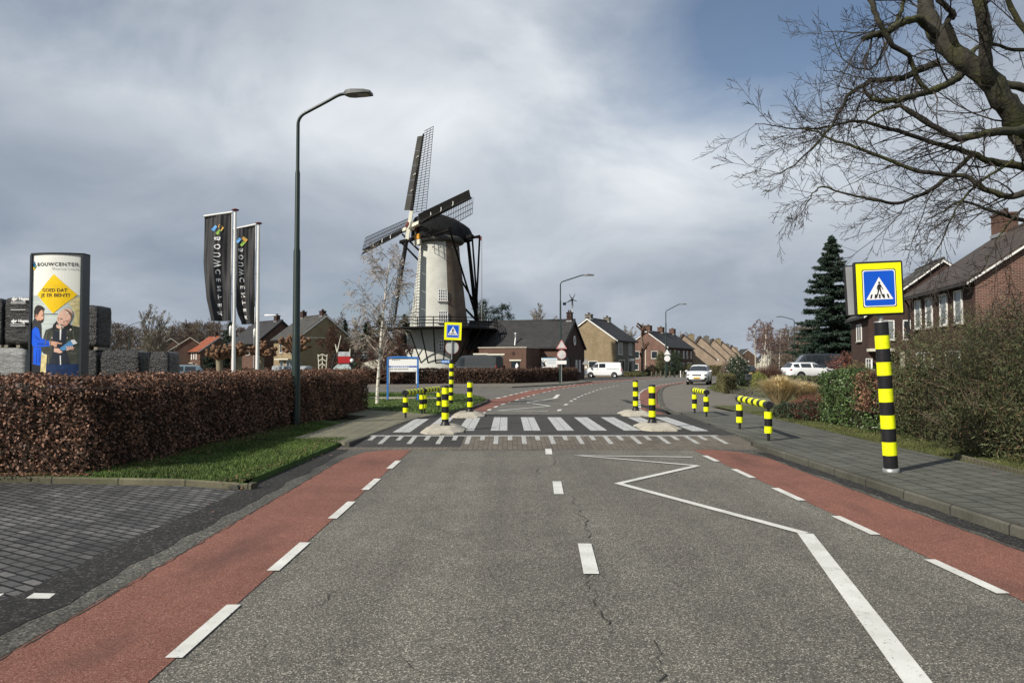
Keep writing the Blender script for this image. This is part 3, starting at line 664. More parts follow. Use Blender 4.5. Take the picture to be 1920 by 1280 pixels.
zz1 = [(2.05, 0.5), G2(1735, 1300), G2(1510, 1001), G2(1160, 907), G2(1308, 873.5), G2(1085, 854.5), G2(1298, 857.5)]
polyline(m_, zz1[:3], 0.15, 0.0095); polyline(m_, zz1[2:5], 0.11, 0.0105); polyline(m_, zz1[4:], 0.10, 0.0115)
zz2 = [G2(1047, 739.5), G2(1040, 746.5), G2(988, 754.5), G2(1031, 761), G2(935, 769.5), G2(1027, 770.5)]
polyline(m_, zz2[:2], 0.20, 0.003); polyline(m_, zz2[1:], 0.12, 0.004)
cd = [(195, 355), (245, 313), (285, 286), (312, 271), (340, 257), (365, 246), (393, 235), (420, 225), (450, 215), (478, 205), (508, 196), (540, 189), (570, 183), (600, 177), (631, 171)]
for i, (u, v) in enumerate(cd):
    u2, v2 = cd[i + 1] if i < len(cd) - 1 else (660, 166)
    a = Vector(G2(1000 + u / 4, 680 + v / 4)); b = Vector(G2(1000 + u2 / 4, 680 + v2 / 4)); c_ = (b - a).normalized(); l = min(1.0, (b - a).length * .42)
    dash(m_, a - c_ * l / 2, a + c_ * l / 2, 0.14, 0.003)
for u, v in ((710, 156), (800, 140), (860, 136), (930, 130), (985, 125), (1050, 118)):
    a = Vector(G2(1000 + u / 4, 680 + v / 4)); dash(m_, a - Vector((.7, .3)), a + Vector((.7, .3)), 0.2, 0.003)
def edge_dashes(path, period, ln, wd, z):
    P = [Vector(G2(*p)) for p in path]; acc = 0.0; nxt = 0.0
    for i in range(len(P) - 1):
        e = P[i + 1] - P[i]; l = e.length; e = e / l
        while nxt < acc + l:
            s_ = nxt - acc; a = P[i] + e * s_; b = P[i] + e * min(l, s_ + ln); dash(m_, a, b, wd, z); nxt += period
        acc += l
edge_dashes(Rr, 2.0, 1.0, 0.12, 0.0085); edge_dashes(Lq, 2.0, 1.1, 0.14, 0.0085); edge_dashes(Lr[3:9], 1.9, 1.0, 0.18, 0.0085)
m_.sheet([G2(48, 1123), G2(92, 1123.5), G2(104, 1114), G2(64, 1113)], 0.0085); m_.sheet([G2(-60, 1122), G2(-4, 1122), G2(8, 1114), G2(-40, 1113)], 0.0085)
struct('road_markings', m_, M_paint)
# zebra
z_ = MB()
for k in range(10):
    x0 = -2.81 + 0.8 * k + (0.12 if k == 0 else 0); y0 = 18.2 + (-.45 if k == 0 else -.15 if k in (1, 9) else 0); y1 = 22.8 - (.7 if k == 0 else 0)
    for s_ in (0, 1):
        z_.add([(x0 + s_ * .205, y0, .105), (x0 + s_ * .205 + .195, y0, .105), (x0 + s_ * .205 + .195, y1, .105), (x0 + s_ * .205, y1, .105)], [(0, 1, 2, 3)])
struct('zebra_stripes', z_, mat('zebra_paint', (0.56, 0.57, 0.57), 0.6, var=0.08, fn=paint2_fn, spec=0.2))
z_ = MB(); z_.add([(-3.2, 16.86, .0985), (4.7, 16.86, .0985), (4.7, 17.0, .1055), (-3.2, 17.0, .1055)], [(0, 1, 2, 3)])
for k in range(27):
    x = -3.0 + 0.3 * k; l = 1.10 if k % 2 else 0.58; y0 = 16.84 - l
    if x > 4.7: continue
    z_.add([(x, y0, HZ(0, y0) + .006), (x + .10, y0, HZ(0, y0) + .006), (x + .10, 16.86, .0985), (x, 16.86, .0985)], [(0, 1, 2, 3)])
for k in range(13):
    x = -2.2 + .6 * k; z_.add([(x, 24.35, .0955), (x + .3, 24.35, .0955), (x + .3, 24.75, .067), (x, 24.75, .067)], [(0, 1, 2, 3)])
struct('ramp_markings', z_, M_paint_worn)
# cracks in the near carriageway
c_ = MB(); rg_ = random.Random(21)
def crack(pts, wd, z=0.0068, jag=0.014):
    P = []
    for i in range(len(pts) - 1):
        a = Vector(pts[i]); b = Vector(pts[i + 1]); n = max(3, int((b - a).length / 0.07))
        for k in range(n): P.append(a.lerp(b, k / n) + Vector((rg_.gauss(0, jag) + jag * 1.6 * math.sin(k * .7 + i), rg_.gauss(0, jag * .6))))
    for i in range(len(P) - 1):
        w0 = wd * rg_.uniform(.1, .8); e = (P[i + 1] - P[i]).normalized(); n_ = Vector((-e.y, e.x)) * w0 / 2
        c_.add([(*(P[i] - n_), z), (*(P[i + 1] - n_), z), (*(P[i + 1] + n_), z), (*(P[i] + n_), z)], [(0, 1, 2, 3)])
crack([G2(1070, 930), G2(1095, 975), G2(1108, 1012)], 0.014); crack([G2(1094, 1065), G2(1110, 1110), G2(1135, 1165), G2(1155, 1205)], 0.014); crack([G2(1225, 1200), G2(1235, 1245), G2(1245, 1290)], 0.012)
crack([G2(1005, 1142), G2(1060, 1148), G2(1110, 1140)], 0.007); crack([G2(598, 1135), G2(612, 1120), G2(618, 1110), G2(600, 1105)], 0.010); crack([G2(700, 1250), G2(745, 1232), G2(780, 1262), G2(890, 1272)], 0.008)
crack([G2(800, 935), G2(830, 918)], 0.01); crack([G2(1036, 855), G2(1042, 873)], 0.022); crack([G2(1008, 876), G2(1007, 890)], 0.018); crack([G2(715, 1085), G2(760, 1050), G2(790, 1040)], 0.006)
crack([G2(1697, 1014), G2(1740, 1016), G2(1790, 1010), G2(1850, 1012)], 0.008, 0.0085, 0.012); crack([(-1.9, 14.95), (0.4, 14.92), (2.2, 14.86), (3.5, 14.97)], 0.03, 0.0068, .012)
crack([(-2.62, -6), (-2.6, 5)], 0.0, 0.003, 0.0); crack([(-2.875, -6), (-2.88, 4), (-2.9, 10), (-2.93, 13.3)], 0.025, 0.0078, .006); crack([(4.625, -6), (4.635, 12)], 0.02, 0.0078, .006)
struct('road_cracks', c_, M_crack)
# fallen beech leaves along the left edges
g = rng(31); n = 260; t = g.random(n); P = np.column_stack([-3.75 + g.normal(0, .14, n), 10 + 6.4 * t, np.full(n, .11)]); k = P[:, 0] > -3.6; P[k, 2] = .02
n2_ = 900; A = np.array([(-6.0, 11.3), (-5.65, 20.0)]); t = g.random(n2_); P2 = np.column_stack([A[0, 0] + (A[1, 0] - A[0, 0]) * t + np.abs(g.normal(0, .28, n2_)), 11.2 + 9 * t, np.full(n2_, .12)])
n3 = 2600; P3 = np.column_stack([g.uniform(-12, -6, n3), 11.08 - np.abs(g.normal(0, .10, n3)) + .03, np.full(n3, .10)])
P4 = np.column_stack([g.uniform(-3.7, 7, 160), g.uniform(6, 24, 160), np.full(160, .02)]); P4 = P4[(P4[:, 0] < -3.2) | (P4[:, 0] > 4.7)]; P4[P4[:, 0] > 4.9, 2] = .13
Pq = np.concatenate([P, P2, P3, P4]); o = quads('fallen_leaves', leaves(Pq, 0.045, 0.6, 32, np.tile([0, 0, 1.0], (len(Pq), 1)), 2.0), M_beech)
tag(o, 'scattered dry brown leaves along the kerbs and hedge foot', 'leaves', kind='stuff')

# ================================================================== NEAR STREET FURNITURE
def bands(mb_y, mb_k, c, r, z0, z1, n, first_black=True, axis=None):
    """alternating sleeves from bottom to top"""
    st = (z1 - z0) / n
    mb_k.lathe([(r, z0), (r, z1)], c, 28)
    for i in range(n):
        if (i % 2 == 0) != first_black: mb_y.lathe([(r + .003, z0 + i * st), (r + .003, z0 + (i + 1) * st)], c, 28)
def bollard(label, loc, blabel):
    b = thing('bollard', label, 'bollard', loc, 0, 'striped bollards standing on concrete blocks')
    y = MB(); k = MB(); bands(y, k, (0, 0, 0), 0.082, 0.0, 0.90, 6)
    k.lathe([(0.13, 0), (0.125, .012), (.098, .05), (.086, .09)], n=28); k.lathe([(0.086, .90), (0.086, .93), (.07, .95), (0.0001, .955)], n=28)
    k.build('post', M_blackband, b); y.build('reflective_stripes', M_yellow, b)
    return b
def islandblock(label, loc, rz):
    t = thing('traffic_island', label, 'traffic island', loc, rz, 'pale concrete blocks of the crossing')
    m = MB()
    def oc(a, b, c): return [(-a + c, -b), (a - c, -b), (a, -b + c * 1.6), (a, b - c * 1.6), (a - c, b), (-a + c, b), (-a, b - c * 1.6), (-a, -b + c * 1.6)]
    rings = [(oc(.50, .92, .20), 0), (oc(.49, .91, .20), .035), (oc(.30, .62, .12), .125), (oc(.26, .56, .11), .137)]
    V = []; F = []
    for rg2, z in rings: V += [(x, y, z) for x, y in rg2]
    for i in range(3):
        for k in range(8): F.append((i * 8 + k, i * 8 + (k + 1) % 8, (i + 1) * 8 + (k + 1) % 8, (i + 1) * 8 + k))
    F.append(tuple(range(24, 32))); m.add(V, F); m.build('concrete_block', M_conc, t)
    n = 260; g = rng(int(loc[1] * 10)); a = g.uniform(0, 2 * PI, n); P = np.column_stack([np.cos(a) * .5, np.sin(a) * .9, np.full(n, .012)]) * [1, 1, 1]
    P[:, :2] *= g.uniform(.93, 1.06, n)[:, None]; quads('moss', leaves(P, .05, .5, 5, np.tile([0, 0, 1.0], (n, 1)), .5), M_grassblade2, t)
    return t
isl_spec = [(-1.52, 18.15, 'left near', 835, 'near block on the left side of the zebra'), (-1.2, 23.4, 'left far', 881, 'far block on the left side of the zebra'),
            (3.72, 18.9, 'right near', 1223, 'near block on the right side of the zebra'), (4.05, 24.0, 'right far', 1192, 'far block on the right side of the zebra')]
for x, y, nm, px, lb in isl_spec:
    islandblock('pale concrete island block, ' + lb, (x, y, 0.10), 0)
    X = D(px, 780, y).x
    bollard('yellow and black bollard standing on the ' + lb, (X, y, 0.10 + .134), '')
def barrier(label, p0, p1, z0=0.105):
    root = thing('barrier_rail', label, 'barrier', (p0[0], p0[1], z0), 0, 'striped tube barriers at the crossing'); p0 = Vector((*p0, z0)); p1 = Vector((*p1, z0)); e = (p1 - p0); Lh = e.length; e.normalize()
    for q in (p0, p1):
        po = MB(); c = (q.x, q.y, q.z); po.lathe([(.030, -.02), (.030, .70)], c, 14); k = MB(); yy = MB()
        k.lathe([(.078, .30), (.078, .46)], c, 24); yy.lathe([(.081, .16), (.081, .30)], c, 24); yy.lathe([(.081, .46), (.081, .60)], c, 24)
        leg = po.build('leg', M_black, root, world=True); k.build('black_band', M_blackband, leg, world=True); yy.build('reflective_stripes', M_yellow, leg, world=True)
    k = MB(); yy = MB(); a = p0 - e * .12 + Vector((0, 0, .74)); n = 11; st = (Lh + .24) / n
    k.tube([a, a + e * (Lh + .24)], .080, 24)
    for i in range(1, n, 2): yy.tube([a + e * st * i, a + e * st * (i + 1)], .083, 24)
    k.build('crossbar', M_blackband, root, world=True); yy.build('reflective_stripes', M_yellow, root, world=True)
    return root
def gp(px, py, z=0.105): g = G(px, py, z); return (g.x, g.y)
barrier('striped tube barrier on the left pavement, nearer of the left two', gp(760.5, 783), gp(791, 775.2))
barrier('striped tube barrier on the left pavement, farther of the left two', gp(796, 774.3), gp(823, 768))
barrier('striped tube barrier in front of the low shrubs, nearer of the right two', gp(1441, 826), gp(1387, 804))
barrier('striped tube barrier beside the parking strip, farther of the right two', gp(1324.5, 781), gp(1302.5, 774))

def zebra_face(parent, W, H, f, border=0.12):
    """crossing sign graphics on a face; f(x,y,k) maps face coordinates and layer to space"""
    def pl(name, polys, m, k):
        mb = MB()
        for p in polys: mb.add([f(x, y, k) for x, y in p], [tuple(range(len(p)))])
        return mb.build(name, m, parent)
    def rect(x0, y0, x1, y1): return [(x0, y0), (x1, y0), (x1, y1), (x0, y1)]
    pl('yellow_board', [rect(-W / 2, -H / 2, W / 2, H / 2)], M_yelboard, 1)
    w2 = W * .36; h2 = H * .365; c = W * .03
    def rr(a, b, c): return [(-a + c, -b), (a - c, -b), (a, -b + c), (a, b - c), (a - c, b), (-a + c, b), (-a, b - c), (-a, -b + c)]
    pl('sign_rim', [rr(w2 + .018 * W, h2 + .018 * W, c)], M_black, 2); pl('sign_border', [rr(w2, h2, c)], M_signwhite, 3); pl('blue_field', [rr(w2 - .022 * W, h2 - .022 * W, c)], M_blue, 4)
    s = W * .60; yb = -H * .225; yt = yb + s * .86
    pl('white_triangle', [[(-s / 2, yb), (s / 2, yb), (0, yt)]], M_signwhite, 5)
    P = []
    for k in range(5):
        t = (k - 2); x = t * s * .165; wd = s * .032; y0 = yb + s * .045; y1 = yb + s * .20; sl = -t * s * .022
        P.append([(x - wd, y0), (x + wd, y0), (x + wd + sl, y1), (x - wd + sl, y1)])
    u = s * .01
    def limb(x0, y0, x1, y1, w_): 
        d = Vector((x1 - x0, y1 - y0)).normalized(); n_ = Vector((-d.y, d.x)) * w_; return [(x0 * u + n_.x * u, y0 * u + yb + n_.y * u), (x0 * u - n_.x * u, y0 * u + yb - n_.y * u), (x1 * u - n_.x * u * .8, y1 * u + yb - n_.y * u * .8), (x1 * u + n_.x * u * .8, y1 * u + yb + n_.y * u * .8)]
    P2 = [[(math.cos(a) * 4.2 * u, yb + (64 + math.sin(a) * 4.2) * u) for a in [i * PI / 6 for i in range(12)]],
          [(-5 * u, yb + 57 * u), (-6 * u, yb + 38 * u), (5 * u, yb + 38 * u), (5.5 * u, yb + 57 * u), (0, yb + 59 * u)]]
    P2 += [limb(-3, 39, -7, 22, 2.6), limb(-7, 23, -12, 9, 2.2), limb(2.5, 39, 6, 24, 2.8), limb(6, 25, 12, 9, 2.3), limb(-4.5, 55, -9, 43, 1.8), limb(-9, 44, -6, 36, 1.6), limb(4.5, 55, 10, 44, 1.8), limb(10, 45, 13, 37, 1.6), limb(10, 9.5, 15, 9, 1.5), limb(-13, 8.6, -9, 8.6, 1.5)]
    pl('stripes', P, M_black, 6); pl('walking_figure', P2, M_black, 7)
# tall sign on the right pavement
b0 = G(1671, 884, 0.108); sg = thing('crossing_sign', 'tall leaning yellow bordered pedestrian crossing sign on a striped post on the right pavement', 'traffic sign', b0)
sg.rotation_euler = (R(0.5), R(-3.3), 0)
k = MB(); yy = MB(); bands(yy, k, (0, 0, 0), 0.098, 0.05, 2.20, 11); k.build('post', M_blackband, sg); yy.build('reflective_stripes', M_yellow, sg)
q = MB(); q.lathe([(.115, 0), (.115, .05), (.10, .055)], n=28); q.lathe([(.098, 2.20), (.098, 2.215), (.05, 2.22)], n=28); q.tube([(0, 0, 2.2), (0, 0, 2.42)], .035, 16); q.tube([(-.02, 0, 2.25), (-.16, .03, 2.40)], .009, 8); q.box((-.06, 0.0, 2.4), (.16, .07, .05)); q.build('mounting_tube', M_galv, sg)
def signbox(root, cx, cz, y0, W, H, T, face=-1, yaw=0.0, roll=0.0):
    m3 = Matrix.Translation((cx, y0, cz)) @ Matrix.Rotation(yaw, 4, 'Z') @ Matrix.Rotation(roll, 4, 'Y')
    bx = MB(); bx.box((0, T / 2, 0), (W + .03, T, H + .03), M=m3, bev=.018); o = bx.build('sign_box', M_black, root)
    zebra_face(o, W - .03, H - .03, lambda x, y, k_: tuple(m3 @ Vector((x, -.0012 * k_, y))))
    return m3
m3 = signbox(sg, -.035, 2.70, -.085, 0.67, 0.765, 0.07, yaw=R(-5), roll=R(1.2))
bx = MB(); m4 = Matrix.Translation((-.125, .15, 2.70)) @ Matrix.Rotation(R(-5), 4, 'Z'); bx.box((0, 0, 0), (.60, .07, .76), M=m4, bev=.018); bk = bx.build('rear_sign_box', M_black, sg)
bx = MB(); bx.box((0, -.036, 0), (.565, .006, .72), M=m4); bx.build('rear_plate', M_signback, bk)
bx = MB()
for zc in (2.45, 2.95): bx.box((-.08, .09, zc), (.05, .12, .035))
bx.build('bracket', M_galv, sg)
# far left sign
b0 = G(845.5, 757, 0.10); s2 = thing('crossing_sign', 'small yellow bordered pedestrian crossing sign on a striped post at the grass island edge', 'traffic sign', b0); s2.rotation_euler = (0, R(.9), 0)
k = MB(); yy = MB(); bands(yy, k, (0, 0, 0), 0.088, 0.0, 1.78, 11); k.build('post', M_blackband, s2); yy.build('reflective_stripes', M_yellow, s2)
q = MB(); q.tube([(0, 0, 1.78), (0, 0, 2.6)], .024, 12); q.build('mounting_tube', M_galv, s2)
signbox(s2, 0.03, 2.93, -.04, 0.72, 0.735, 0.06, yaw=R(3), roll=R(1.2))
rp = MB(); rp.tube([(0.0, .05, 2.28), (0.0, .065, 2.28)], .29, 40, smooth=False); o = rp.build('round_sign', mat('dull_sign_red', (.17, .035, .035), .5), s2); rp = MB(); rp.tube([(0, .046, 2.28), (0, .05, 2.28)], .262, 40, smooth=False); rp.build('white_disc', mat('grey_disc', (.40, .42, .42), .5), o)

# street lamps
def street_lamp(label, base, H, arm, ang, r0=.095, head=(.75, .16, .10), m=None, mh=None, lean=0, group='tall street lamps', rise=.45):
    m = m or M_green; root = thing('street_lamp', label, 'street lamp', base, ang, group)
    p = MB(); p.lathe([(r0 * 1.15, -.05), (r0 * 1.15, .25), (r0 * 1.10, .3), (r0, H * .28), (r0 * .92, H * .28 + .03), (r0 * .86, H * .55), (r0 * .66, H * .56), (r0 * .60, H * .80), (r0 * .45, H * .81), (r0 * .42, H - .35)], n=20); p.build('pole', m, root)
    a = MB(); pts = [(0, 0, H - .36)]
    for i in range(1, 7):
        t = i / 6 * R(68); pts.append((.32 * (1 - math.cos(t)), 0, H - .36 + .32 * math.sin(t)))
    x1, z1 = pts[-1][0], pts[-1][2]; pts += [(x1 + arm * .55, 0, z1 + rise * .62), (x1 + arm * .8, 0, z1 + rise * .92), (x1 + arm * .9, 0, z1 + rise), (x1 + arm, 0, z1 + rise + .01)]
    a.tube(pts, [r0 * .40] * (len(pts) - 1) + [r0 * .36], 14); a.build('arm', m, root)
    hx, hz = x1 + arm, z1 + rise + .01; h = MB(); l, w_, t_ = head
    P = []
    for x, ww, zt, zb in ((0, .35, .04, -.03), (l * .12, .75, .075, -.05), (l * .30, 1, t_ * 1.0, -.05), (l * .75, 1, t_ * .75, -.04), (l, .85, t_ * .3, -.035)):
        P += [(hx + x, -w_ * ww, hz + zb), (hx + x, w_ * ww, hz + zb), (hx + x, w_ * ww * .8, hz + zt), (hx + x, -w_ * ww * .8, hz + zt)]
    F = [(0, 1, 2, 3), (19, 18, 17, 16)]
    for i in range(4):
        for k_ in range(4): F.append((i * 4 + k_, (i + 1) * 4 + k_, (i + 1) * 4 + (k_ + 1) % 4, i * 4 + (k_ + 1) % 4))
    h.add(P, F); ho = h.build('lamp_head', mh or M_lampgrey, root)
    g2 = MB(); g2.box((hx + l * .70, 0, hz - .05), (l * .42, w_ * 1.4, .012)); g2.build('lens', M_lens, ho)
    return root
b0 = G(554, 797, 0.085); street_lamp('tall dark green street lamp rising in front of the near brown hedge', b0, 8.36, 1.08, R(-8), .105, (.74, .20, .075))
Yl = 66.0; p = XY(1051, Yl); street_lamp('dark street lamp beside the end of the far dark hedge, carrying road signs', (*p, 0), 9.0, 1.9, R(0), .12, (.85, .2, .1), rise=.55)
Yl = 101; p = XY(1249, Yl); street_lamp('dark street lamp in front of the red brick row, carrying two signs', (*p, 0), 9.0, 1.75, R(-5), .13, (.8, .2, .1), rise=.8)
Yl = 118; p = XY(1490, Yl); street_lamp('thin dark street lamp between the birches and the big fir, arm to the left', (*p, 0), 8.8, 1.8, R(185), .13, (.9, .2, .1), rise=.4)
Yl = 92; p = XY(242, Yl); street_lamp('dark curved street lamp above the wrapped brick packs', (*p, 0), 6.6, 1.9, R(-5), .10, (1.0, .2, .1), rise=.5)
Yl = 75; p = XY(476, Yl); street_lamp('pale thin street lamp behind the two flag masts', (*p, 0), 6.6, .8, R(0), .06, (1.2, .2, .07), m=M_galv, mh=M_white, rise=.02)

# ================================================================== HOUSES
class House:
    """gable from A (left) to B (right) as seen from outside; the body runs back L metres. local x = inward, y = from B to A"""
    def __init__(s, name, label, A, B, L, ze, zr, mw, mr, mw2=None, over=.35, group=None, verge=True, apex=.5, zeB=None, cat='house', vergem=None, vb=.10):
        s.vb = vb
        A = Vector(A); B = Vector(B); s.W = (B - A).length; d = (B - A).normalized(); inn = Vector((-d.y, d.x)); s.L = L; s.ze = ze; s.zr = zr
        s.root = thing(name, label, cat, (B.x, B.y, 0), math.atan2(inn.y, inn.x), group); W = s.W; zb = ze if zeB is None else zeB; s.zb = zb
        ya = W * (1 - apex)   # apex position in local y (from B)
        m = MB(); prof = [(0, -.1), (W, -.1), (W, ze), (ya, zr), (0, zb)]
        V = [(0, y, z) for y, z in prof] + [(L, y, z) for y, z in prof]
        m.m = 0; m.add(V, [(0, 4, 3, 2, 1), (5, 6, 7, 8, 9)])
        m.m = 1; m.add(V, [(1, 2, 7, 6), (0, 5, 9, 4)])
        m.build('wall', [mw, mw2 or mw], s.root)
        r_ = MB(); t = .16
        def slab(y0, z0, y1, z1):
            sl = Vector((0, y0 - y1, z0 - z1)).normalized(); e = Vector((0, y0, z0)) + sl * over; k = Vector((0, y1, z1)); n_ = Vector((0, -(z1 - z0), (y1 - y0))); n_ = n_.normalized() * t
            if n_.z < 0: n_ = -n_
            o = Vector((0, 0, .02)); x0 = -.18; x1 = L + .18; P = []
            for x in (x0, x1): P += [(x, *(e + o)[1:]), (x, *(k + o)[1:]), (x, *(k + o + Vector((0, 0, t * 1.25)))[1:]), (x, *(e + o + n_)[1:])]
            r_.add(P, [(0, 1, 2, 3), (7, 6, 5, 4), (0, 4, 5, 1), (3, 2, 6, 7), (0, 3, 7, 4)])
            return e + o, k + o
        ea, ka = slab(W, ze, ya, zr); eb, kb = slab(0, zb, ya, zr)
        s.roof = r_.build('roof', mr, s.root)
        r2 = MB(); r2.tube([(-.2, ya, zr + t * 1.25 + .02), (L + .2, ya, zr + t * 1.25 + .02)], .11, 8); r2.build('ridge', mr, s.roof)
        if verge:
            for e, k_ in ((ea, ka), (eb, kb)):
                v = MB(); dirn = (k_ - e); P = []
                for x in (-.215, -.183):
                    P += [(x, e.y, e.z - s.vb), (x, k_.y, k_.z - s.vb), (x, k_.y, k_.z + .10), (x, e.y, e.z + .09)]
                v.add(P, [(0, 1, 2, 3), (7, 6, 5, 4), (0, 4, 5, 1), (3, 2, 6, 7), (0, 3, 7, 4), (1, 5, 6, 2)]); v.build('bargeboard', vergem or M_white, s.root)
        for e in (ea, eb):
            g_ = MB(); g_.box((L / 2, e.y + (-.05 if e is eb else .05), e.z + .03), (L + .3, .12, .11)); g_.build('gutter', M_roofdark, s.root)
    def wallM(s, side):
        W, L = s.W, s.L
        # returns matrix: u along wall (left to right from outside), v outward normal, z up
        if side == 'G': o, u, n_ = Vector((0, W, 0)), Vector((0, -1, 0)), Vector((-1, 0, 0))
        if side == 'B': o, u, n_ = Vector((0, 0, 0)), Vector((1, 0, 0)), Vector((0, -1, 0))
        if side == 'A': o, u, n_ = Vector((L, W, 0)), Vector((-1, 0, 0)), Vector((0, 1, 0))
        if side == 'K': o, u, n_ = Vector((L, 0, 0)), Vector((0, 1, 0)), Vector((1, 0, 0))
        return Matrix(((u.x, n_.x, 0, o.x), (u.y, n_.y, 0, o.y), (0, 0, 1, 0), (0, 0, 0, 1)))
    def win(s, side, u, z, w_, h, nx=1, nz=1, m=None, glass=None, name='window', sill=True, fr=.07):
        M = s.wallM(side); f = MB(); m = m or M_white
        f.box((u, .02, z + fr / 2), (w_, .10, fr), M=M); f.box((u, .02, z + h - fr / 2), (w_, .10, fr), M=M)
        f.box((u - w_ / 2 + fr / 2, .018, z + h / 2), (fr, .10, h), M=M); f.box((u + w_ / 2 - fr / 2, .018, z + h / 2), (fr, .10, h), M=M)
        for i in range(1, nx): f.box((u - w_ / 2 + w_ * i / nx, .012, z + h / 2), (fr * .8, .09, h), M=M)
        for i in range(1, nz): f.box((u, .010, z + h * i / nz), (w_, .09, fr * .6), M=M)
        o = f.build(name, m, s.root)
        g_ = MB(); g_.box((u, .01, z + h / 2), (w_ - fr, .05, h - fr), M=M); g_.build('pane', glass or M_glass, o)
        if sill: k = MB(); k.box((u, .05, z - .03), (w_ + .12, .16, .06), M=M); k.build('sill', M_conc, o)
        return o
    def door(s, side, u, w_=.95, h=2.1, m=None):
        M = s.wallM(side); f = MB(); f.box((u, .015, h / 2), (w_ + .14, .09, h + .1), M=M); o = f.build('door', M_white, s.root)
        f = MB(); f.box((u, .035, h / 2 - .02), (w_, .08, h - .06), M=M); f.build('door_leaf', m or M_glass, o); f = MB(); f.box((u + w_ * .36, .09, 1.0), (.05, .06, .16), M=M); f.build('handle', M_galv, o)
        return o
    def part(s, name, side, u, z, w_, h, t, m, off=0.0):
        M = s.wallM(side); f = MB(); f.box((u, off + t / 2, z + h / 2), (w_, t, h), M=M); return f.build(name, m, s.root)
    def chimney(s, x, y=None, w_=.9, d=.6, h=1.3, m=None, zbase=None):
        y = s.W / 2 if y is None else y; zb = zbase if zbase is not None else s.zr - .9; zt = (s.zr if zbase is None else zbase + .6) + h
        c = MB(); c.box((x, y, (zb + zt) / 2), (w_, d, zt - zb)); c.box((x, y, zt + .05), (w_ + .12, d + .12, .10)); o = c.build('chimney', m or M_brickdark, s.roof)
        c = MB()
        for i in (-1, 1): c.lathe([(.10, zt + .1), (.09, zt + .35)], (x + i * w_ * .22, y, 0), 10)
        c.build('chimney_pots', M_roofbrown, o); f = MB(); f.box((x, y, zb + .95 if zbase is None else zbase + .4), (w_ + .10, d + .10, .16)); f.build('flashing', M_galv, o)
        return o

# right hand near house
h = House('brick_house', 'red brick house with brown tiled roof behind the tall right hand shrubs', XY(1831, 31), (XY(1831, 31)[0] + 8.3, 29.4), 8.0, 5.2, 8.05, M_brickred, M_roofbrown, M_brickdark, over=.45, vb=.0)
for u in (1.2, 2.75, 4.6, 6.3): h.win('A', u, 3.45, .85, 1.45, glass=M_glasslit)
h.win('A', 2.0, .9, 2.2, 1.4, 2); h.win('A', 5.6, .9, 1.6, 1.4, 2)
h.chimney(7.4, w_=.95, d=.85, h=1.05, m=M_brickbrown)
d_ = MB(); d_.tube([(8.0 - .1, h.W + .12, 0), (8.0 - .1, h.W + .12, 4.7), (8.0 - .1, h.W + .38, 5.15)], .05, 8); d_.build('downpipe', M_black, h.root)
h = House('brick_house', 'second dark brick house partly behind the tall crossing sign', XY(1630, 50), (XY(1630, 50)[0] + 8.7, 47.8), 6.0, 5.0, 8.35, M_brickdark, M_roofgrey, over=.4, vb=.03)
h.win('G', 1.1, 3.3, .9, 1.3, glass=M_glasslit); h.win('G', 2.3, 3.3, .5, 1.3); h.win('G', 6.9, 5.6, .8, .9); h.door('G', 2.6, m=M_white); h.win('G', 3.6, .5, .5, 1.9); h.win('A', 3, 3.3, 1.6, 1.2, 2); h.win('A', 6, .8, 1.6, 1.3, 2)
p = h.part('porch_roof', 'G', .6, 2.55, 1.5, .18, .9, M_cream); p = h.part('porch_wall', 'G', 1.9, 0, .12, 2.5, .85, M_cream)
l_ = MB(); M = h.wallM('G'); V = []
for (u, v, z) in ((2.2, 3.2, 1.9), (4.6, 3.2, 1.9), (4.6, .02, 4.9), (2.9, .02, 4.9)): V.append(tuple(M @ Vector((u, v, z))))
V2 = [(x, y, z - .12) for x, y, z in V]; l_.add(V + V2, [(0, 1, 2, 3), (7, 6, 5, 4), (0, 4, 5, 1), (1, 5, 6, 2), (0, 3, 7, 4)]); l_.build('extension_roof', M_rooftan, h.root)
l_ = MB(); l_.add([tuple(M @ Vector(q)) for q in ((2.4, 3.0, 0), (4.5, 3.0, 0), (4.5, .01, 0), (2.4, .01, 0), (2.4, 3.0, 1.95), (4.5, 3.0, 1.95), (4.5, .01, 4.7), (2.4, .01, 4.3))], [(0, 1, 5, 4), (1, 2, 6, 5), (3, 0, 4, 7)]); l_.build('extension_wall', M_brickdark, h.root)

# tan brick house on the left
A = XY(559, 102); B = (A[0] + 6.15, A[1] + 5.1)
h = House('brick_house', 'tan brick house with dark roof, its broad gable behind the left street lamp', A, B, 8.2, 5.35, 8.35, M_bricktan, M_roofgrey, M_bricktan, over=.5)
h.win('A', 6.4, 3.3, 1.5, 1.3, 2); h.win('A', 2.6, 3.3, .8, 1.4); h.win('A', 5.6, .8, 2.2, 1.5, 2); h.door('A', 2.9); h.part('gable_band', 'G', h.W / 2, 5.3, h.W, .12, .05, M_cream)
h.part('door_canopy', 'A', 4.2, 2.35, 4.6, .16, .7, M_cream); h.chimney(1.0, h=.7); h.chimney(7.2, h=.9)
h2A = XY(482, 112); h2B = (h2A[0] + 5.6, h2A[1] + 5.4)
h = House('brick_house', 'brown brick house with solar panels beside the tan house', h2A, h2B, 9.0, 5.0, 8.2, M_brickbrown, M_roofdark, over=.5, verge=True, vergem=M_black)
h.win('A', 1.7, 3.1, 2.6, 1.5, 2); h.chimney(1.6, h=.9); h.win('A', 6, 3.1, 1.2, 1.3)
W_ = h.W; sl = (h.zr - h.ze) / (W_ / 2)
pn = MB()
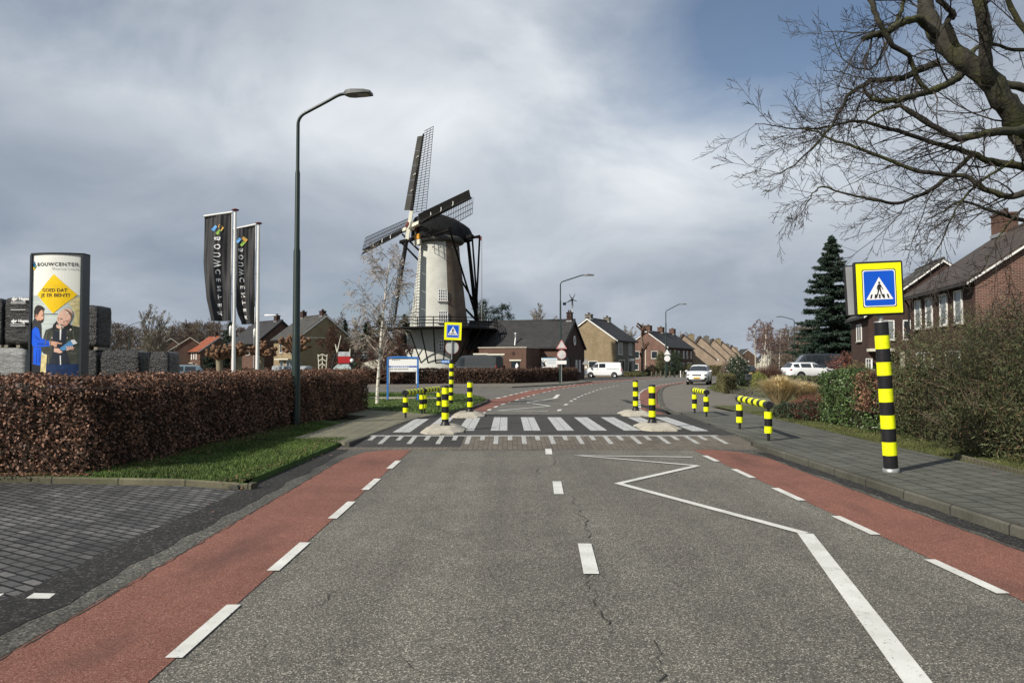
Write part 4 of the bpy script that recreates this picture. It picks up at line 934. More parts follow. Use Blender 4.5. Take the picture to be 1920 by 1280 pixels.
for i in range(4):
    for j in range(2):
        x0 = 1.3 + i * 1.75; y0 = W_ - .5 - j * 1.6; y1 = y0 - 1.45; z0 = h.ze + (W_ - y0) * sl + .22; z1 = h.ze + (W_ - y1) * sl + .22
        P = [(x0, y0, z0), (x0 + 1.65, y0, z0), (x0 + 1.65, y1, z1), (x0, y1, z1)]; pn.add(P + [(a, b, c - .05) for a, b, c in P], [(0, 1, 2, 3), (7, 6, 5, 4), (0, 4, 5, 1), (2, 6, 7, 3)])
pn.build('solar_panels', mat('solar_glass', (.07, .08, .10), .2, spec=.8), h.roof)

# left row far behind the packs
A = XY(375, 175); B = (A[0] + 6.7, A[1] + 6.0)
h = House('brick_house', 'red brick house with an orange tiled roof above the hedge', A, B, 7.2, 4.9, 8.1, M_brickbrown, M_roofred, M_brickbrown, over=.6)
h.win('A', 1.8, 2.9, .55, 1.7, glass=M_white); h.win('A', 3.3, 3.0, .55, 1.7, glass=M_white); h.win('A', 4.8, 2.9, .55, 1.7, glass=M_white); h.win('A', 2.2, .3, 1.9, 1.5, 2); h.win('A', 5.0, .5, 1.0, 1.3); h.part('door_canopy', 'A', 2.2, 2.0, 2.6, .14, .4, M_cream); h.chimney(2.4, h=1.1)
A = XY(317, 178); B = (A[0] + 8.2, A[1] + 3.6)
h = House('brick_house', 'plain brown brick gable house left of the orange roofed one', A, B, 9, 5.0, 8.1, M_brickbrown, M_roofbrown, over=.5, vergem=M_cream); h.chimney(3, h=1.2); h.win('G', 6, .8, 1.4, 1.2); h.chimney(6.5, h=1.0); h.win('A', 3, 3, 1.5, 1.3)
A = XY(285, 200); B = (A[0] + 8.2, A[1] + 3.4)
h = House('brick_house', 'brown gable house behind the paler trees, third from the orange roof', A, B, 9, 5.4, 8.6, M_brickbrown, M_roofbrown, over=.5, vergem=M_cream); h.chimney(1, h=1.2, w_=1.4); h.chimney(5, h=1.1); h.win('G', 3, 3, 1.2, 1.2)
for i, (px, dd, nm) in enumerate(((262, 214, 'nearest'), (247, 226, 'middle'), (233, 238, 'farthest'))):
    A = XY(px, dd); B = (A[0] + 8, A[1] + 3.2)
    h = House('brick_house', '%s of the three low white edged roofs behind the brick packs' % nm, A, B, 8, 4.2, 7.2, M_brickbrown, M_roofgrey, over=.5, group='low roofs behind the brick packs'); h.chimney(4, h=1.0, w_=1.1)

# mill building
A = (XY(1054, 80)[0], 80.0); B = (A[0] + 8.5 * .37, A[1] + 8.5 * .93)
h = House('mill_barn', 'long low dark roofed brick building beside the windmill', A, B, 12.5, 3.55, 6.45, M_brickred if False else M_brickdark, M_roofdark, M_brickbrown, over=.3, vergem=M_black, cat='barn')
h.chimney(.45, h=.95, w_=.55, d=.65, m=M_brickdark)
L_ = h.L
def au(u): return L_ - u   # distance from the gable corner along the long wall
h.win('A', au(4.4), .75, 1.55, 1.75, 3, 2, glass=M_glasslit); h.win('G', 5.2, .9, .55, 1.3, 2, 3, glass=M_glasslit); h.win('G', 6.5, .9, .55, 1.3, 2, 3, glass=M_glasslit)
def arch(side, u, w_, hh, m, mframe, name):
    M = h.wallM(side); P = [(-w_ / 2, 0), (w_ / 2, 0), (w_ / 2, hh - w_ / 2)] + [(w_ / 2 * math.cos(a), hh - w_ / 2 + w_ / 2 * math.sin(a)) for a in [PI * i / 12 for i in range(1, 12)]] + [(-w_ / 2, hh - w_ / 2)]
    mb = MB(); V = [tuple(M @ Vector((u + x, v, z))) for v in (0, .06) for x, z in P]; n = len(P); mb.add(V, [tuple(range(n, 2 * n)), ] + [(i, (i + 1) % n, n + (i + 1) % n, n + i) for i in range(n)]); o = mb.build(name, m, h.root)
    mb = MB(); pts = [tuple(M @ Vector((u + x * 1.04, .05, z))) for x, z in [P[1], P[2]] + P[3:-1] + [P[-1], P[0]]]; mb.tube(pts, .07, 6); mb.build('arch_trim', mframe, o)
arch('A', au(1.25), 1.25, 2.5, M_glass, M_brickdark, 'arched_doorway'); arch('G', 1.6, 2.3, 2.7, M_vangrey, M_brickdark, 'arched_door')
mb = MB(); M = h.wallM('G'); c_ = M @ Vector((h.W / 2 + .15, .05, 4.3))
mb.m = 0; pts = [M @ Vector((h.W / 2 + .15 + .38 * math.cos(a), .06, 4.35 + .50 * math.sin(a))) for a in [2 * PI * i / 20 for i in range(21)]]; mb.tube(pts, .055, 6); mb.tube([M @ Vector((h.W / 2 + .15, .06, 3.9)), M @ Vector((h.W / 2 + .15, .06, 4.8))], .04, 6); mb.build('oval_window', M_white, h.root)
fl = MB(); fl.tube([(5.4, h.W + .1, 3.0), (5.4, h.W - .35, 4.6)], .09, 10); fl.tube([(5.4, h.W - .35, 3.7), (5.4, h.W - .35, 5.0)], .10, 10); fl.lathe([(.16, 5.0), (.16, 5.12), (.0001, 5.2)], (5.4, h.W - .35, 0), 10); fl.build('flue_pipe', M_galv, h.roof)
mb = MB(); sl = (h.zr - h.ze) / (h.W / 2); y0 = h.W - 2.1; z0 = h.ze + 2.1 * sl + .22; mb.box((7.6, y0, z0 + .05), (.9, .7, .12)); mb.build('skylight', M_glass, h.roof)
# information boards on the barn
bd = thing('board', 'white and pale blue banner with a black windmill picture in front of the barn', 'banner', (*XY(1030, 78.0), 1.22)); bd.scale = (.345, 1, .43)
mb = MB(); mb.box((0, 0, 1.55), (4.75, .06, 2.35)); mb.build('panel', M_signwhite, bd)
mb = MB()
for i in range(5): mb.box((.0, -.036 - .001 * i, 2.62 - .02 * i), (4.7, .004, .22 - .04 * i)) if i < 1 else None
mb.build('blue_header', mat('pale_blue_print', (.30, .52, .68), .5), bd)
mb = MB(); f = lambda x, z: (x - 1.55, -.036, z + 1.15)
mb.add([f(-.35, -.35), f(.35, -.35), f(.22, .25), f(.12, .42), f(-.12, .42), f(-.22, .25)], [tuple(range(6))]); mb.add([f(-.65, -.5), f(.65, -.5), f(.6, -.3), f(-.6, -.3)], [(0, 1, 2, 3)])
for a in (30, 120, 210, 300):
    d = Vector((math.cos(R(a)), math.sin(R(a)))); n_ = Vector((-d.y, d.x)) * .06; c = Vector((0, .5)); e = c + d * .8; mb.add([f(*(c - n_)), f(*(e - n_)), f(*(e + n_)), f(*(c + n_))], [(0, 1, 2, 3)])
for pp in ((-1.0, 1.7), (-.9, 1.7)): pass
mb.build('windmill_picture', M_black, bd)
mb = MB(); g5 = random.Random(4)
for r_ in range(5):
    x = -.6; z = 2.15 - r_ * .24
    while x < 1.9:
        l = g5.uniform(.08, .32); mb.box((x + l / 2, -.035, z), (l, .006, .06 if r_ else .12)); x += l + .07
mb.build('lettering', mat('blue_grey_print', (.22, .36, .45), .6), bd)
mb = MB(); mb.tube([(-2.0, .06, -2.83), (-2.0, .06, 2.6)], .08, 8); mb.tube([(2.0, .06, -2.83), (2.0, .06, 2.6)], .08, 8); mb.build('frame', M_galv, bd)
for px, wd_, hh, Y, lb in ((990, .40, 2.55, 78.6, 'narrow white arched notice panel left of the barn window'), ):
    bd = thing('notice_panel', lb, 'sign', (*XY(px, Y), 0)); mb = MB(); P = [(-wd_ / 2, 0), (wd_ / 2, 0), (wd_ / 2, hh - .3), (wd_ * .3, hh - .1), (0, hh), (-wd_ * .3, hh - .1), (-wd_ / 2, hh - .3)]
    mb.xprism(P, -.03, .03); mb.build('panel', mat('pale_lilac_print', (.55, .58, .66), .5), bd); mb = MB()
    for r_ in range(7): mb.box((0, -.033, .6 + r_ * .22), (wd_ * .7, .004, .05))
    mb.build('lettering', mat('grey_print', (.35, .35, .38), .6), bd)
# flat roofed annex
p0 = Vector(XY(898, 78.5)); p1 = Vector(XY(986.5, 76.6)); d = (p1 - p0).normalized(); ang = math.atan2(d.y, d.x); LL = (p1 - p0).length
an = thing('annex', 'flat roofed brown brick annex between the windmill and the barn', 'building', (p0.x, p0.y, 0), ang)
mb = MB(); mb.box((LL / 2, 2.2, 1.65), (LL, 4.4, 3.5)); mb.build('wall', M_brickbrown, an); mb = MB(); mb.box((LL / 2, 2.2, 3.44), (LL + .16, 4.56, .12)); mb.build('roof_edge', M_conc, an)
for x0, w_, zt, nm, mm in ((LL - 1.15, .92, 2.05, 'doorway', M_glass), (LL - 3.3, 1.6, 2.65, 'boarded_door', M_brickgreyshade), (LL - 5.0, 1.3, 2.7, 'doorway', M_glass)):
    mb = MB(); mb.box((x0, -.005, zt / 2), (w_, .05, zt)); o = mb.build(nm, mm, an); mb = MB(); mb.box((x0, -.03, zt + .08), (w_ + .35, .10, .14)); mb.build('lintel', M_cream, o)
mb = MB(); mb.box((LL - .98, -.05, 1.25), (.30, .04, .80)); mb.add([(LL - 1.13, -.07, 1.64), (LL - .83, -.07, 1.64), (LL - .98, -.07, 1.88)], [(0, 1, 2)]); mb.build('notice', M_signwhite, an)
mb = MB(); mb.lathe([(.16, 0), (.16, .05)], M=Matrix.Translation((LL - 1.4, -.01, 2.85)) @ Matrix.Rotation(R(90), 4, 'X'), n=16); mb.build('wall_vent', M_brickdark, an)
bd = thing('notice_panel', 'square white notice panel with a small drawing behind the dark mill van', 'sign', (*XY(931, 77.0), 0)); mb = MB(); mb.box((0, 0, 1.68), (.66, .05, .86)); mb.build('panel', M_signwhite, bd); mb = MB()
for r_ in range(5): mb.box((.05, -.028, 1.4 + r_ * .14), (.3 - .06 * (r_ % 2), .004, .03))
mb.build('lettering', M_black, bd); mb = MB(); mb.box((0, .04, .64), (.1, .06, 1.28)); mb.build('post', M_galv, bd)
# little wind turbine ornament on the barn chimney
tb = thing('weather_vane', 'small white and black propeller vane on the barn chimney', 'weather vane', (D(1073, 600, 84).x, 84, 7.35)); mb = MB(); mb.tube([(0, 0, 0), (0, 0, 1.1)], .05, 8); mb.tube([(0, 0, .8), (0, 0, 1.5)], .1, 8); mb.build('mast', M_white, tb)
mb = MB(); mb.tube([(0, -.1, 1.7), (-.75, .2, 1.15)], .03, 6); mb.box((-.85, .2, 1.1), (.35, .03, .3)); mb.build('tail', M_black, tb)
for a in (55, 130, 205, 280, 345):
    mb = MB(); mb.tube([(0, -.12, 1.55), (.55 * math.cos(R(a)), -.12, 1.55 + .8 * math.sin(R(a)))], [.07, .02], 6); mb.build('blade', M_black, tb)

# tan house right of the barn, the shade of its front painted in grey
B = Vector(XY(1154, 106)); inn = Vector((.45, .89)).normalized(); AB = Vector((inn.y, -inn.x)); A = B - AB * 8.3
h = House('brick_house', 'tan gabled house with charcoal roof behind the white van', A, B, 9.2, 5.25, 8.15, M_bricktan, M_roofdark, M_brickgreyshade, over=.5)
h.win('B', 2.1, 3.1, 1.9, 1.75, 3, glass=M_glasslit); h.win('B', 6.7, 3.1, 1.4, 1.75, 2, glass=M_glasslit); h.win('B', 2.7, .35, 2.6, 2.0, 2); h.door('B', 6.4, 1.1, 2.15); h.win('B', 8.1, .9, .5, 1.2); h.chimney(.6, h=.65, w_=.9, d=.9, m=M_brickgreyshade); h.chimney(8.4, h=.65, w_=.9, d=.9, m=M_brickgreyshade); h.win('G', 5.0, 1.2, 1.4, 1.0, 1)
h.part('door_canopy', 'B', 6.6, 2.25, 1.9, .3, .4, M_white)
# red brick row
B = Vector(XY(1250, 150)); inn = Vector((.48, .877)).normalized(); AB = Vector((inn.y, -inn.x)); A = B - AB * 8.2
h = House('brick_house', 'red brick terrace with three chimneys right of the tan gabled house', A, B, 19.5, 5.3, 8.3, M_brickred, M_roofdark, M_brickbrown, over=.5)
for u in (2.2, 5.8, 8.5, 12.2, 14.9, 18.1): h.win('B', u, 3.0, 1.1, 1.6, 2, glass=M_glasslit)
for u in (3.2, 9.5, 15.8): h.win('B', u, .5, 2.0, 1.7, 2)
for u in (5.6, 12, 18): h.door('B', u)
h.win('G', 1.9, 2.9, 1.4, 1.5, 1); h.win('G', 5.7, 2.9, 1.3, 1.5, 1); h.win('G', 1.6, .6, 1.6, 1.3, 1); h.part('gable_pipe', 'G', 3.9, 0, .12, 5.0, .1, M_cream)
for x in (1.2, 9.6, 18.0): h.chimney(x, h=1.2, w_=1.5, d=1.1, m=M_brickbrown)
# sawtooth row: each house turns a lean gable to the street
rows = [((1271, 656), (1283, 628), (1343, 668), 172, 'first'), ((1305, 656), (1313, 631.5), (1362, 668), 190, 'second'), ((1330, 658), (1337, 636), (1380, 668), 208, 'third'), ((1348, 660), (1352, 641), (1394, 668), 226, 'fourth'), ((1368, 664), (1371, 648), (1402, 672), 246, 'fifth')]
for i, (l_, a_, r_, dd, nm) in enumerate(rows):
    A = Vector(XY(l_[0], dd)); B = Vector(XY(r_[0] - 2, dd - 1.2)); zr = D(*a_, dd).z; Wd = (B - A).length
    h = House('terrace_house', '%s house of the pale sawtooth terrace counted from the red brick row' % nm, A, B, 9.5, zr - 1.6, zr, M_brickpink, M_roofbrown, M_brickpink, over=.3, apex=.16, zeB=3.0, group='pale sawtooth terrace', vergem=M_roofbrown)
    h.chimney(3.0, y=Wd * .60, w_=1.3, d=1.3, h=3.2 if i < 3 else 2.4, m=M_brickgreyshade if i % 2 else M_bricktan, zbase=zr - 3.6); h.win('B', 2, .6, 2.4, 2.0, 2); h.part('porch_canopy', 'B', 2.2, 2.6, 4.0, .35, .8, M_white)
    mb = MB(); sl = (zr - 3.0) / (Wd * .84); mb.box((3.5, Wd * .30, 3.0 + Wd * .30 * sl + .30), (1.1, 1.5, .2)); mb.build('skylight', M_glasslit, h.roof)
# distant ones at the right
A = XY(1462, 150); h = House('brick_house', 'dark low house behind the birches, under the right hand far lamp', A, (A[0] + 10, 149), 8, 3.2, 7.6, M_brickdark, M_roofdark, over=.4); h.win('G', 3, 2.6, 3.0, 1.4, 2)
A = XY(1377, 250); h = House('brick_house', 'small far house with dark hipped looking roof where the street ends', A, (A[0] + 9, 250), 8, 3.0, 6.6, M_brickbrown, M_roofdark, over=.5)
A = XY(1425, 210); h = House('brick_house', 'small distant white gabled house seen between the birch stems', A, (A[0] + 5, 209), 8, 3.0, 6.0, M_cream, M_roofdark, over=.5)
# wooden garden fence behind the white estate car
def fence(label, p, q, hgt, m, name='garden_fence', bw=.12):
    p = Vector(p); q = Vector(q); e = (q - p); n = int(e.length / (bw + .02)); a = math.atan2(e.y, e.x); root = thing(name, label, 'fence', (p.x, p.y, 0), a); g5 = random.Random(9)
    bt = MB()
    for i in range(n): hh = hgt * g5.uniform(.94, 1.03); bt.box((i * (bw + .02), 0, hh / 2), (bw, .025, hh))
    bt.build('slats', m, root); ra = MB()
    for z in (.3, hgt - .3): ra.box((e.length / 2, .03, z), (e.length, .04, .08))
    ra.build('rail', m, root)
    for x in np.arange(0, e.length, 1.9): po = MB(); po.box((x, .08, hgt / 2), (.09, .09, hgt)); po.build('post', m, root)
M_wood = mat('silvered_wood', (.23, .21, .17), .85, var=.35, scale=2.2)
fence('silvered picket fence behind the white estate car', XY(1452, 62), XY(1600, 66), 1.35, M_wood)
M_palew = mat('pale_shed_wood', (.62, .60, .50), .7, var=.1)
fence('low white field fence behind the birch', XY(640, 75), XY(725, 76), 1.0, M_palew, 'low_fence')

# ================================================================== WINDMILL
mc = Vector((D(823, 683, 86).x, 86.0, 0)); mill = thing('windmill', 'tall tower windmill with whitewashed and brick sides, a gallery and four lattice sails', 'windmill', mc)
prof = [(4.15, 0), (4.0, 1.5), (3.75, 3.5), (3.45, 5.0), (3.22, 6.6), (3.02, 8.2), (2.82, 10), (2.62, 11.8), (2.40, 13.6), (2.27, 15.0), (2.27, 15.45)]
tw = MB(); n = 60; V = []; F = []
for r_, z in prof: V += [(r_ * math.cos(2 * PI * k / n), r_ * math.sin(2 * PI * k / n), z) for k in range(n)]
tw.m = 0; fw = []; fb = []
for i in range(len(prof) - 1):
    for k in range(n):
        a = math.degrees(2 * PI * (k + .5) / n) % 360   # -y is 270
        white = 120 < a < 294
        (fw if white else fb).append((i * n + k, i * n + (k + 1) % n, (i + 1) * n + (k + 1) % n, (i + 1) * n + k))
def limef(t, co, c, b):
    f = ramp(t, noise(t, co, .5, 7, .65), [(0.40, (0, 0, 0)), (0.80, (.45,) * 3)]); c = mixc(t, f, c, (.36, .365, .32)); f = ramp(t, noise(t, co, 2.5, 7, .7), [(0.5, (0, 0, 0)), (0.76, (.22,) * 3)]); c = mixc(t, f, c, (.25, .24, .20))
    br = t.nodes.new('ShaderNodeTexBrick'); br.inputs['Scale'].default_value = 1; br.inputs['Brick Width'].default_value = .3; br.inputs['Row Height'].default_value = .1; br.inputs['Mortar Size'].default_value = .012
    s = t.nodes.new('ShaderNodeSeparateXYZ'); t.links.new(co.outputs['Object'], s.inputs[0]); q = t.nodes.new('ShaderNodeCombineXYZ'); t.links.new(s.outputs[0], q.inputs[0]); t.links.new(s.outputs[2], q.inputs[1]); t.links.new(q.outputs[0], br.inputs['Vector'])
    br.inputs['Color1'].default_value = (1, 1, 1, 1); br.inputs['Color2'].default_value = (.93, .93, .92, 1); br.inputs['Mortar'].default_value = (.84, .84, .82, 1)
    return mixc(t, 1.0, c, br.outputs[0], 'MULTIPLY')
M_lime = mat('limewashed_brick', (.55, .555, .515), .85, var=.10, scale=.8, fn=limef)
tw.add(V, fw, True); tw.m = 1; tw.add(V, fb, True); tw.build('tower', [M_lime, M_millbrick], mill)
def on_tower(z):
    for i in range(len(prof) - 1):
        if prof[i][1] <= z <= prof[i + 1][1]: t = (z - prof[i][1]) / (prof[i + 1][1] - prof[i][1]); return prof[i][0] * (1 - t) + prof[i + 1][0] * t
for zc, hh, ww, adeg in ((9.3, 1.25, .95, 283), (6.9, 1.25, .95, 283), (4.0, 1.5, 1.0, 283)):
    a = R(adeg); r_ = on_tower(zc) ; Mx = Matrix.Translation((r_ * math.cos(a), r_ * math.sin(a), zc)) @ Matrix.Rotation(a + PI / 2, 4, 'Z') @ Matrix.Rotation(R(-5.5), 4, 'X')
    P = [(-ww / 2, -hh / 2), (ww / 2, -hh / 2), (ww / 2, hh / 2 - .12), (ww * .3, hh / 2), (-ww * .3, hh / 2), (-ww / 2, hh / 2 - .12)]
    g_ = MB(); g_.add([tuple(Mx @ Vector((x, -.05, z))) for x, z in P], [tuple(range(6))]); w_ = MB()
    for i in range(5): x = -ww / 2 + ww * i / 4; w_.box((x, -.07, -.03 if i in (0, 4) else 0), (.09, .05, hh - (.1 if i in (0, 4) else 0)), M=Mx)
    for i in range(5): z = -hh / 2 + hh * i / 4; w_.box((0, -.072, z), (ww + .06 if i < 4 else ww * .7, .05, .08), M=Mx)
    o = w_.build('window', M_white, mill); g_.build('pane', M_glass, o); s_ = MB(); s_.box((0, -.1, -hh / 2 - .08), (ww + .25, .16, .08), M=Mx); s_.build('sill', M_conc, o)
for k in range(9):
    a = R(200 + k * 19); c = MB(); c.lathe([(.10, 0), (.10, .05), (.03, .08)], M=Matrix.Translation((2.28 * math.cos(a), 2.28 * math.sin(a), 14.75)) @ Matrix.Rotation(a, 4, 'Z') @ Matrix.Rotation(R(90), 4, 'Y'), n=10); c.build('wall_anchor', M_galv, mill)
# gallery
M_tarred = mat('tarred_wood', (.012, .0115, .011), .7, var=.3, scale=3, spec=.12); GR = 6.7; gz = 5.55
gl = MB(); n = 24; V = []
for rr, z in ((3.3, gz), (GR, gz), (GR, gz + .16), (3.3, gz + .16)): V += [(rr * math.cos(2 * PI * k / n), rr * math.sin(2 * PI * k / n), z) for k in range(n)]
F = []
for i in range(3):
    for k in range(n): F.append((i * n + k, (i + 1) * n + k, (i + 1) * n + (k + 1) % n, i * n + (k + 1) % n))
gl.add(V, F); gl.build('gallery_floor', M_tarred, mill)
ra = MB()
for k in range(n):
    a = 2 * PI * k / n; b = 2 * PI * (k + 1) / n; p = Vector((GR * math.cos(a), GR * math.sin(a), 0)) * .985; q = Vector((GR * math.cos(b), GR * math.sin(b), 0)) * .985
    ra.tube([p + Vector((0, 0, gz + .1)), p + Vector((0, 0, gz + 1.2))], .06, 6)
    for z in (.50, .82, 1.16): ra.tube([p + Vector((0, 0, gz + z)), q + Vector((0, 0, gz + z))], .045, 5)
ra.build('railing', M_tarred, mill)
me0 = None
for k in range(30):
    a = 2 * PI * (k + .5) / 30
    if me0 is None:
        s_ = MB(); s_.tube([(3.98, 0, 1.9), (GR - .1, 0, gz - .02)], .075, 6); o = s_.build('strut', M_tarred, mill); me0 = o.data
    else: o = linkmesh(me0, 'strut', mill)
    o.rotation_euler = (0, 0, a)
# cap
ax = Vector((-.80, -.60, 0)); ux = Vector((.60, -.80, 0))
cp = MB(); ring = [(2.30, 15.38), (2.72, 15.42), (2.86, 15.6), (2.80, 15.95), (2.62, 16.05)]; cp.lathe(ring, n=40); cp.build('curb', mat('dull_thatch_edge', (.06, .058, .052), .7, var=.25), mill)
st = [(-4.3, .55, 1.05, .25), (-3.6, 1.35, 1.75, .1), (-2.6, 2.15, 2.15, 0), (-1.2, 2.52, 2.65, 0), (.3, 2.58, 2.9, 0), (1.5, 2.35, 2.8, 0), (2.5, 1.65, 2.55, 0), (3.0, 1.2, 2.3, .05)]
V = []; nn = 11
for s_, ww, hh, zo in st:
    for k in range(nn):
        t = -1 + 2 * k / (nn - 1); y = math.sin(t * PI / 2) * ww; z = hh * (1 - abs(t) ** 2.3)
        V.append(tuple(ax * s_ + ux * y + Vector((0, 0, 15.85 + zo + z))))
F = [(i * nn + k, i * nn + k + 1, (i + 1) * nn + k + 1, (i + 1) * nn + k) for i in range(len(st) - 1) for k in range(nn - 1)]; F += [tuple(range(nn - 1, -1, -1)), tuple((len(st) - 1) * nn + k for k in range(nn))]
M_cap = mat('black_cap_felt', (.013, .014, .016), .8, var=.3, scale=1.2, spec=.15); cp = MB(); cp.add(V, F, True); cp.build('cap', M_cap, mill)
def beam(mb, p, q, w0, w1=None): mb.tube([p, q], [w0, w1 or w0], 4, smooth=False)
sp = MB(); zs = 16.15; beam(sp, ax * 1.9 - ux * 5.6 + Vector((0, 0, zs)), ax * 1.9 + ux * 5.2 + Vector((0, 0, zs)), .26, .26); sp.build('cross_beam', M_tarred, mill)
sp = MB(); beam(sp, -ax * 2.2 - ux * 3.5 + Vector((0, 0, 16.1)), -ax * 2.2 + ux * 3.5 + Vector((0, 0, 16.1)), .22); sp.build('cross_beam', M_tarred, mill)
foot = -ax * 5.3 + Vector((0, 0, gz + .3)); tp = -ax * 5.6 + Vector((0, 0, 16.9))
sp = MB(); beam(sp, -ax * 3 + Vector((0, 0, 16.1)), tp, .2, .18); beam(sp, tp, -ax * 5.2 + Vector((0, 0, gz + 4)), .15, .15); beam(sp, -ax * 3.9 + Vector((0, 0, 16.5)), foot, .26, .34); sp.build('tail_pole', M_tarred, mill)
for s_, e in ((5.2, 1.9), (-5.4, 1.9), (3.4, -2.2), (-3.4, -2.2)):
    b_ = MB(); beam(b_, ax * e + ux * s_ + Vector((0, 0, 16.1)), foot + Vector((0, 0, .9 if e > 0 else 2.5)), .14, .16); b_.build('tail_brace', M_tarred, mill)
b_ = MB(); beam(b_, ax * 2.0 - ux * 5.0 + Vector((0, 0, 17.0)), ax * 1.2 - ux * 2.2 + Vector((0, 0, 14.7)), .13, .13); b_.build('knee_brace', M_tarred, mill)
# windshaft and sails
tilt = R(13.0); n3 = Vector((ax.x * math.cos(tilt), ax.y * math.cos(tilt), math.sin(tilt))); vv = Vector((-ax.x * math.sin(tilt), -ax.y * math.sin(tilt), math.cos(tilt))); hub = ax * 3.75 + Vector((0, 0, 17.05))
sh = MB(); sh.tube([hub - n3 * 2.2, hub + n3 * .45], [.38, .36], 12); sh.build('windshaft', mat('ox_red_paint', (.10, .022, .018), .5, var=.2), mill)
sh = MB(); sh.box((0, 0, 0), (.86, .86, .78), M=Matrix.Translation(hub) @ Matrix((tuple(ux), tuple(vv), tuple(n3))).transposed().to_4x4(), bev=.06); sh.build('poll_end', M_cream, mill)
sh = MB(); c_ = Matrix.Translation(ax * 3.05 + ux * .35 + Vector((0, 0, 15.9))) @ Matrix.Rotation(math.atan2(ux.y, ux.x), 4, 'Z'); sh.box((0, 0, 0), (1.0, .2, .55), M=c_); sh.build('name_board', mat('ochre_paint', (.55, .26, .03), .5), mill)
sh = MB(); sh.box((0, 0, -.62), (1.25, .22, .55), M=c_); sh.box((-.45, .05, .7), (.2, .2, 1.0), M=c_); sh.build('baard', M_cream, mill)
for q in range(4):
    th = R(6.5 + 90 * q); d = ux * math.cos(th) + vv * math.sin(th); e = ux * math.sin(th) - vv * math.cos(th); off = n3 * (.16 if q % 2 else -.16); h0 = hub + off
    def Q(r_, s_, o=0.0, tw=None):
        ang = R(24 - 1.6 * r_) if tw is None else tw     # the sail twists towards the hub
        return h0 + d * r_ + e * s_ * math.cos(ang) - n3 * s_ * math.sin(ang) + n3 * o
    sail = MB(); beam(sail, h0 + d * 1.55, h0 + d * 11.4, .23, .12); so_ = sail.build('sail', M_tarred, mill)
    r0 = MB(); beam(r0, h0 + d * .3, h0 + d * 1.7, .29, .26); r0.build('stock_root', M_cream, so_)
    la = MB(); N_ = 33
    for i in range(N_):
        r_ = 1.55 + (11.75 - 1.55) * i / (N_ - 1); la.tube([Q(r_, .05), Q(r_, 2.12 - .030 * r_)], .032, 4)
    for f_ in (.36, .68, 1.0): la.tube([Q(1.55 + 10.2 * i / 10, (2.12 - .030 * (1.55 + 1.02 * i)) * f_) for i in range(11)], .034, 4)
    la.build('lattice', M_tarred, so_)
    bo = MB(); wb = .82
    for i in range(5):
        ra_, rb_ = 1.9 + 1.88 * i, 1.9 + 1.88 * (i + 1) - .05; P = [Q(ra_, -.16, .0), Q(rb_, -.16, .0), Q(rb_, -wb, .22), Q(ra_, -wb, .22)]; P2 = [p - n3 * .05 for p in P]; bo.add([tuple(p) for p in P + P2], [(0, 1, 2, 3), (7, 6, 5, 4), (0, 4, 5, 1), (1, 5, 6, 2), (2, 6, 7, 3), (3, 7, 4, 0)])
    bo.build('wind_board', mat('weathered_board', (.026, .025, .022), .7, var=.3, scale=1.5) if q == 1 else M_tarred, so_)
    ro = MB()
    for r_ in (4.2, 6.2, 8.4): c = Q(r_, -.2, .18); ro.tube([c - e * .22, c + e * .1 + d * .12, c + e * .25], .045, 5)
    ro.build('rope_cleats', M_white, so_)
    ro = MB(); ro.tube([Q(2.2, .3, .25), Q(4.2, .02, .3), Q(6.2, .1, .25), Q(8.4, -.1, .3)], .03, 5); ro.build('sail_rope', M_twig, so_)
mst = thing('flagpole', 'thin pole with a short red pennant behind the windmill tail', 'flagpole', (D(903, 683, 97).x, 97, 0)); mb = MB(); mb.tube([(0, 0, 0), (0, 0, 11), (0, 0, 18.2)], [.08, .06, .03], 6); mb.build('pole', M_galv, mst)
mb = MB(); mb.xprism([(0, 18.15), (-1.1, 18.25), (-1.1, 17.95), (-.3, 17.85), (0, 17.5)], -.02, .02); mb.build('pennant', mat('faded_red', (.16, .04, .04), .6), mst)

# ================================================================== HEDGES
hedge('beech_hedge', 'long clipped brown beech hedge in the left foreground, dry leaves, corner by the lawn', [(-16, 11.15), (-6.12, 11.15), (-5.98, 12.2), (-5.68, 20.3), (-5.12, 22.8), (-5.05, 27.3), (-6.3, 27.4), (-7.3, 22), (-7.5, 13.2), (-16, 13.2)], 0.05, 1.36, 1150, .056, M_beech, 41, aspect=.60, jit=.05, bulge=.05, inset=.14)
fh = [G2(-30, 724), G2(560, 722.5), G2(960, 720.5), G2(1062, 716.5), G2(1081, 714.5)]
ft = fh + [(x, y + 1.6) for x, y in fh[::-1]]
hedge('dark_hedge', 'long dark clipped hedge in front of the windmill and barn', ft, 0.02, 1.22, 230, .15, M_beech2, 42, aspect=.5, jit=.09, bulge=.05, inset=.15)
hedge('laurel_hedge', 'dark green laurel hedge between the low red twigs and the wild shrubs', [(8.55, 17.3), (8.72, 21.1), (11.6, 21.6), (12.0, 17.4)], 0.07, 1.36, 1150, .07, M_leafgreen, 43, aspect=.42, jit=.07, bulge=.08, inset=.12)
hedge('beech_patch', 'brown leaved patch set in the green laurel hedge beside the tall sign post', [(8.43, 17.35), (8.55, 18.6), (9.2, 18.7), (9.2, 17.3)], 0.55, .88, 1500, .055, M_beech, 44, jit=.06, bulge=.05)
hedge('low_hedge', 'small clipped mossy green hedge block beside the parking strip', [G2(1358, 738.5), G2(1379, 738), G2(1372, 728), G2(1345, 728)], 0.01, 1.0, 900, .07, M_leafmoss, 45, jit=.03, bulge=.03)
hedge('garden_hedge', 'low brown hedge behind the oncoming white car', [XY(1290, 118), XY(1362, 112), XY(1368, 114), XY(1294, 120)], 0, 1.45, 70, .22, M_leafmoss, 46)
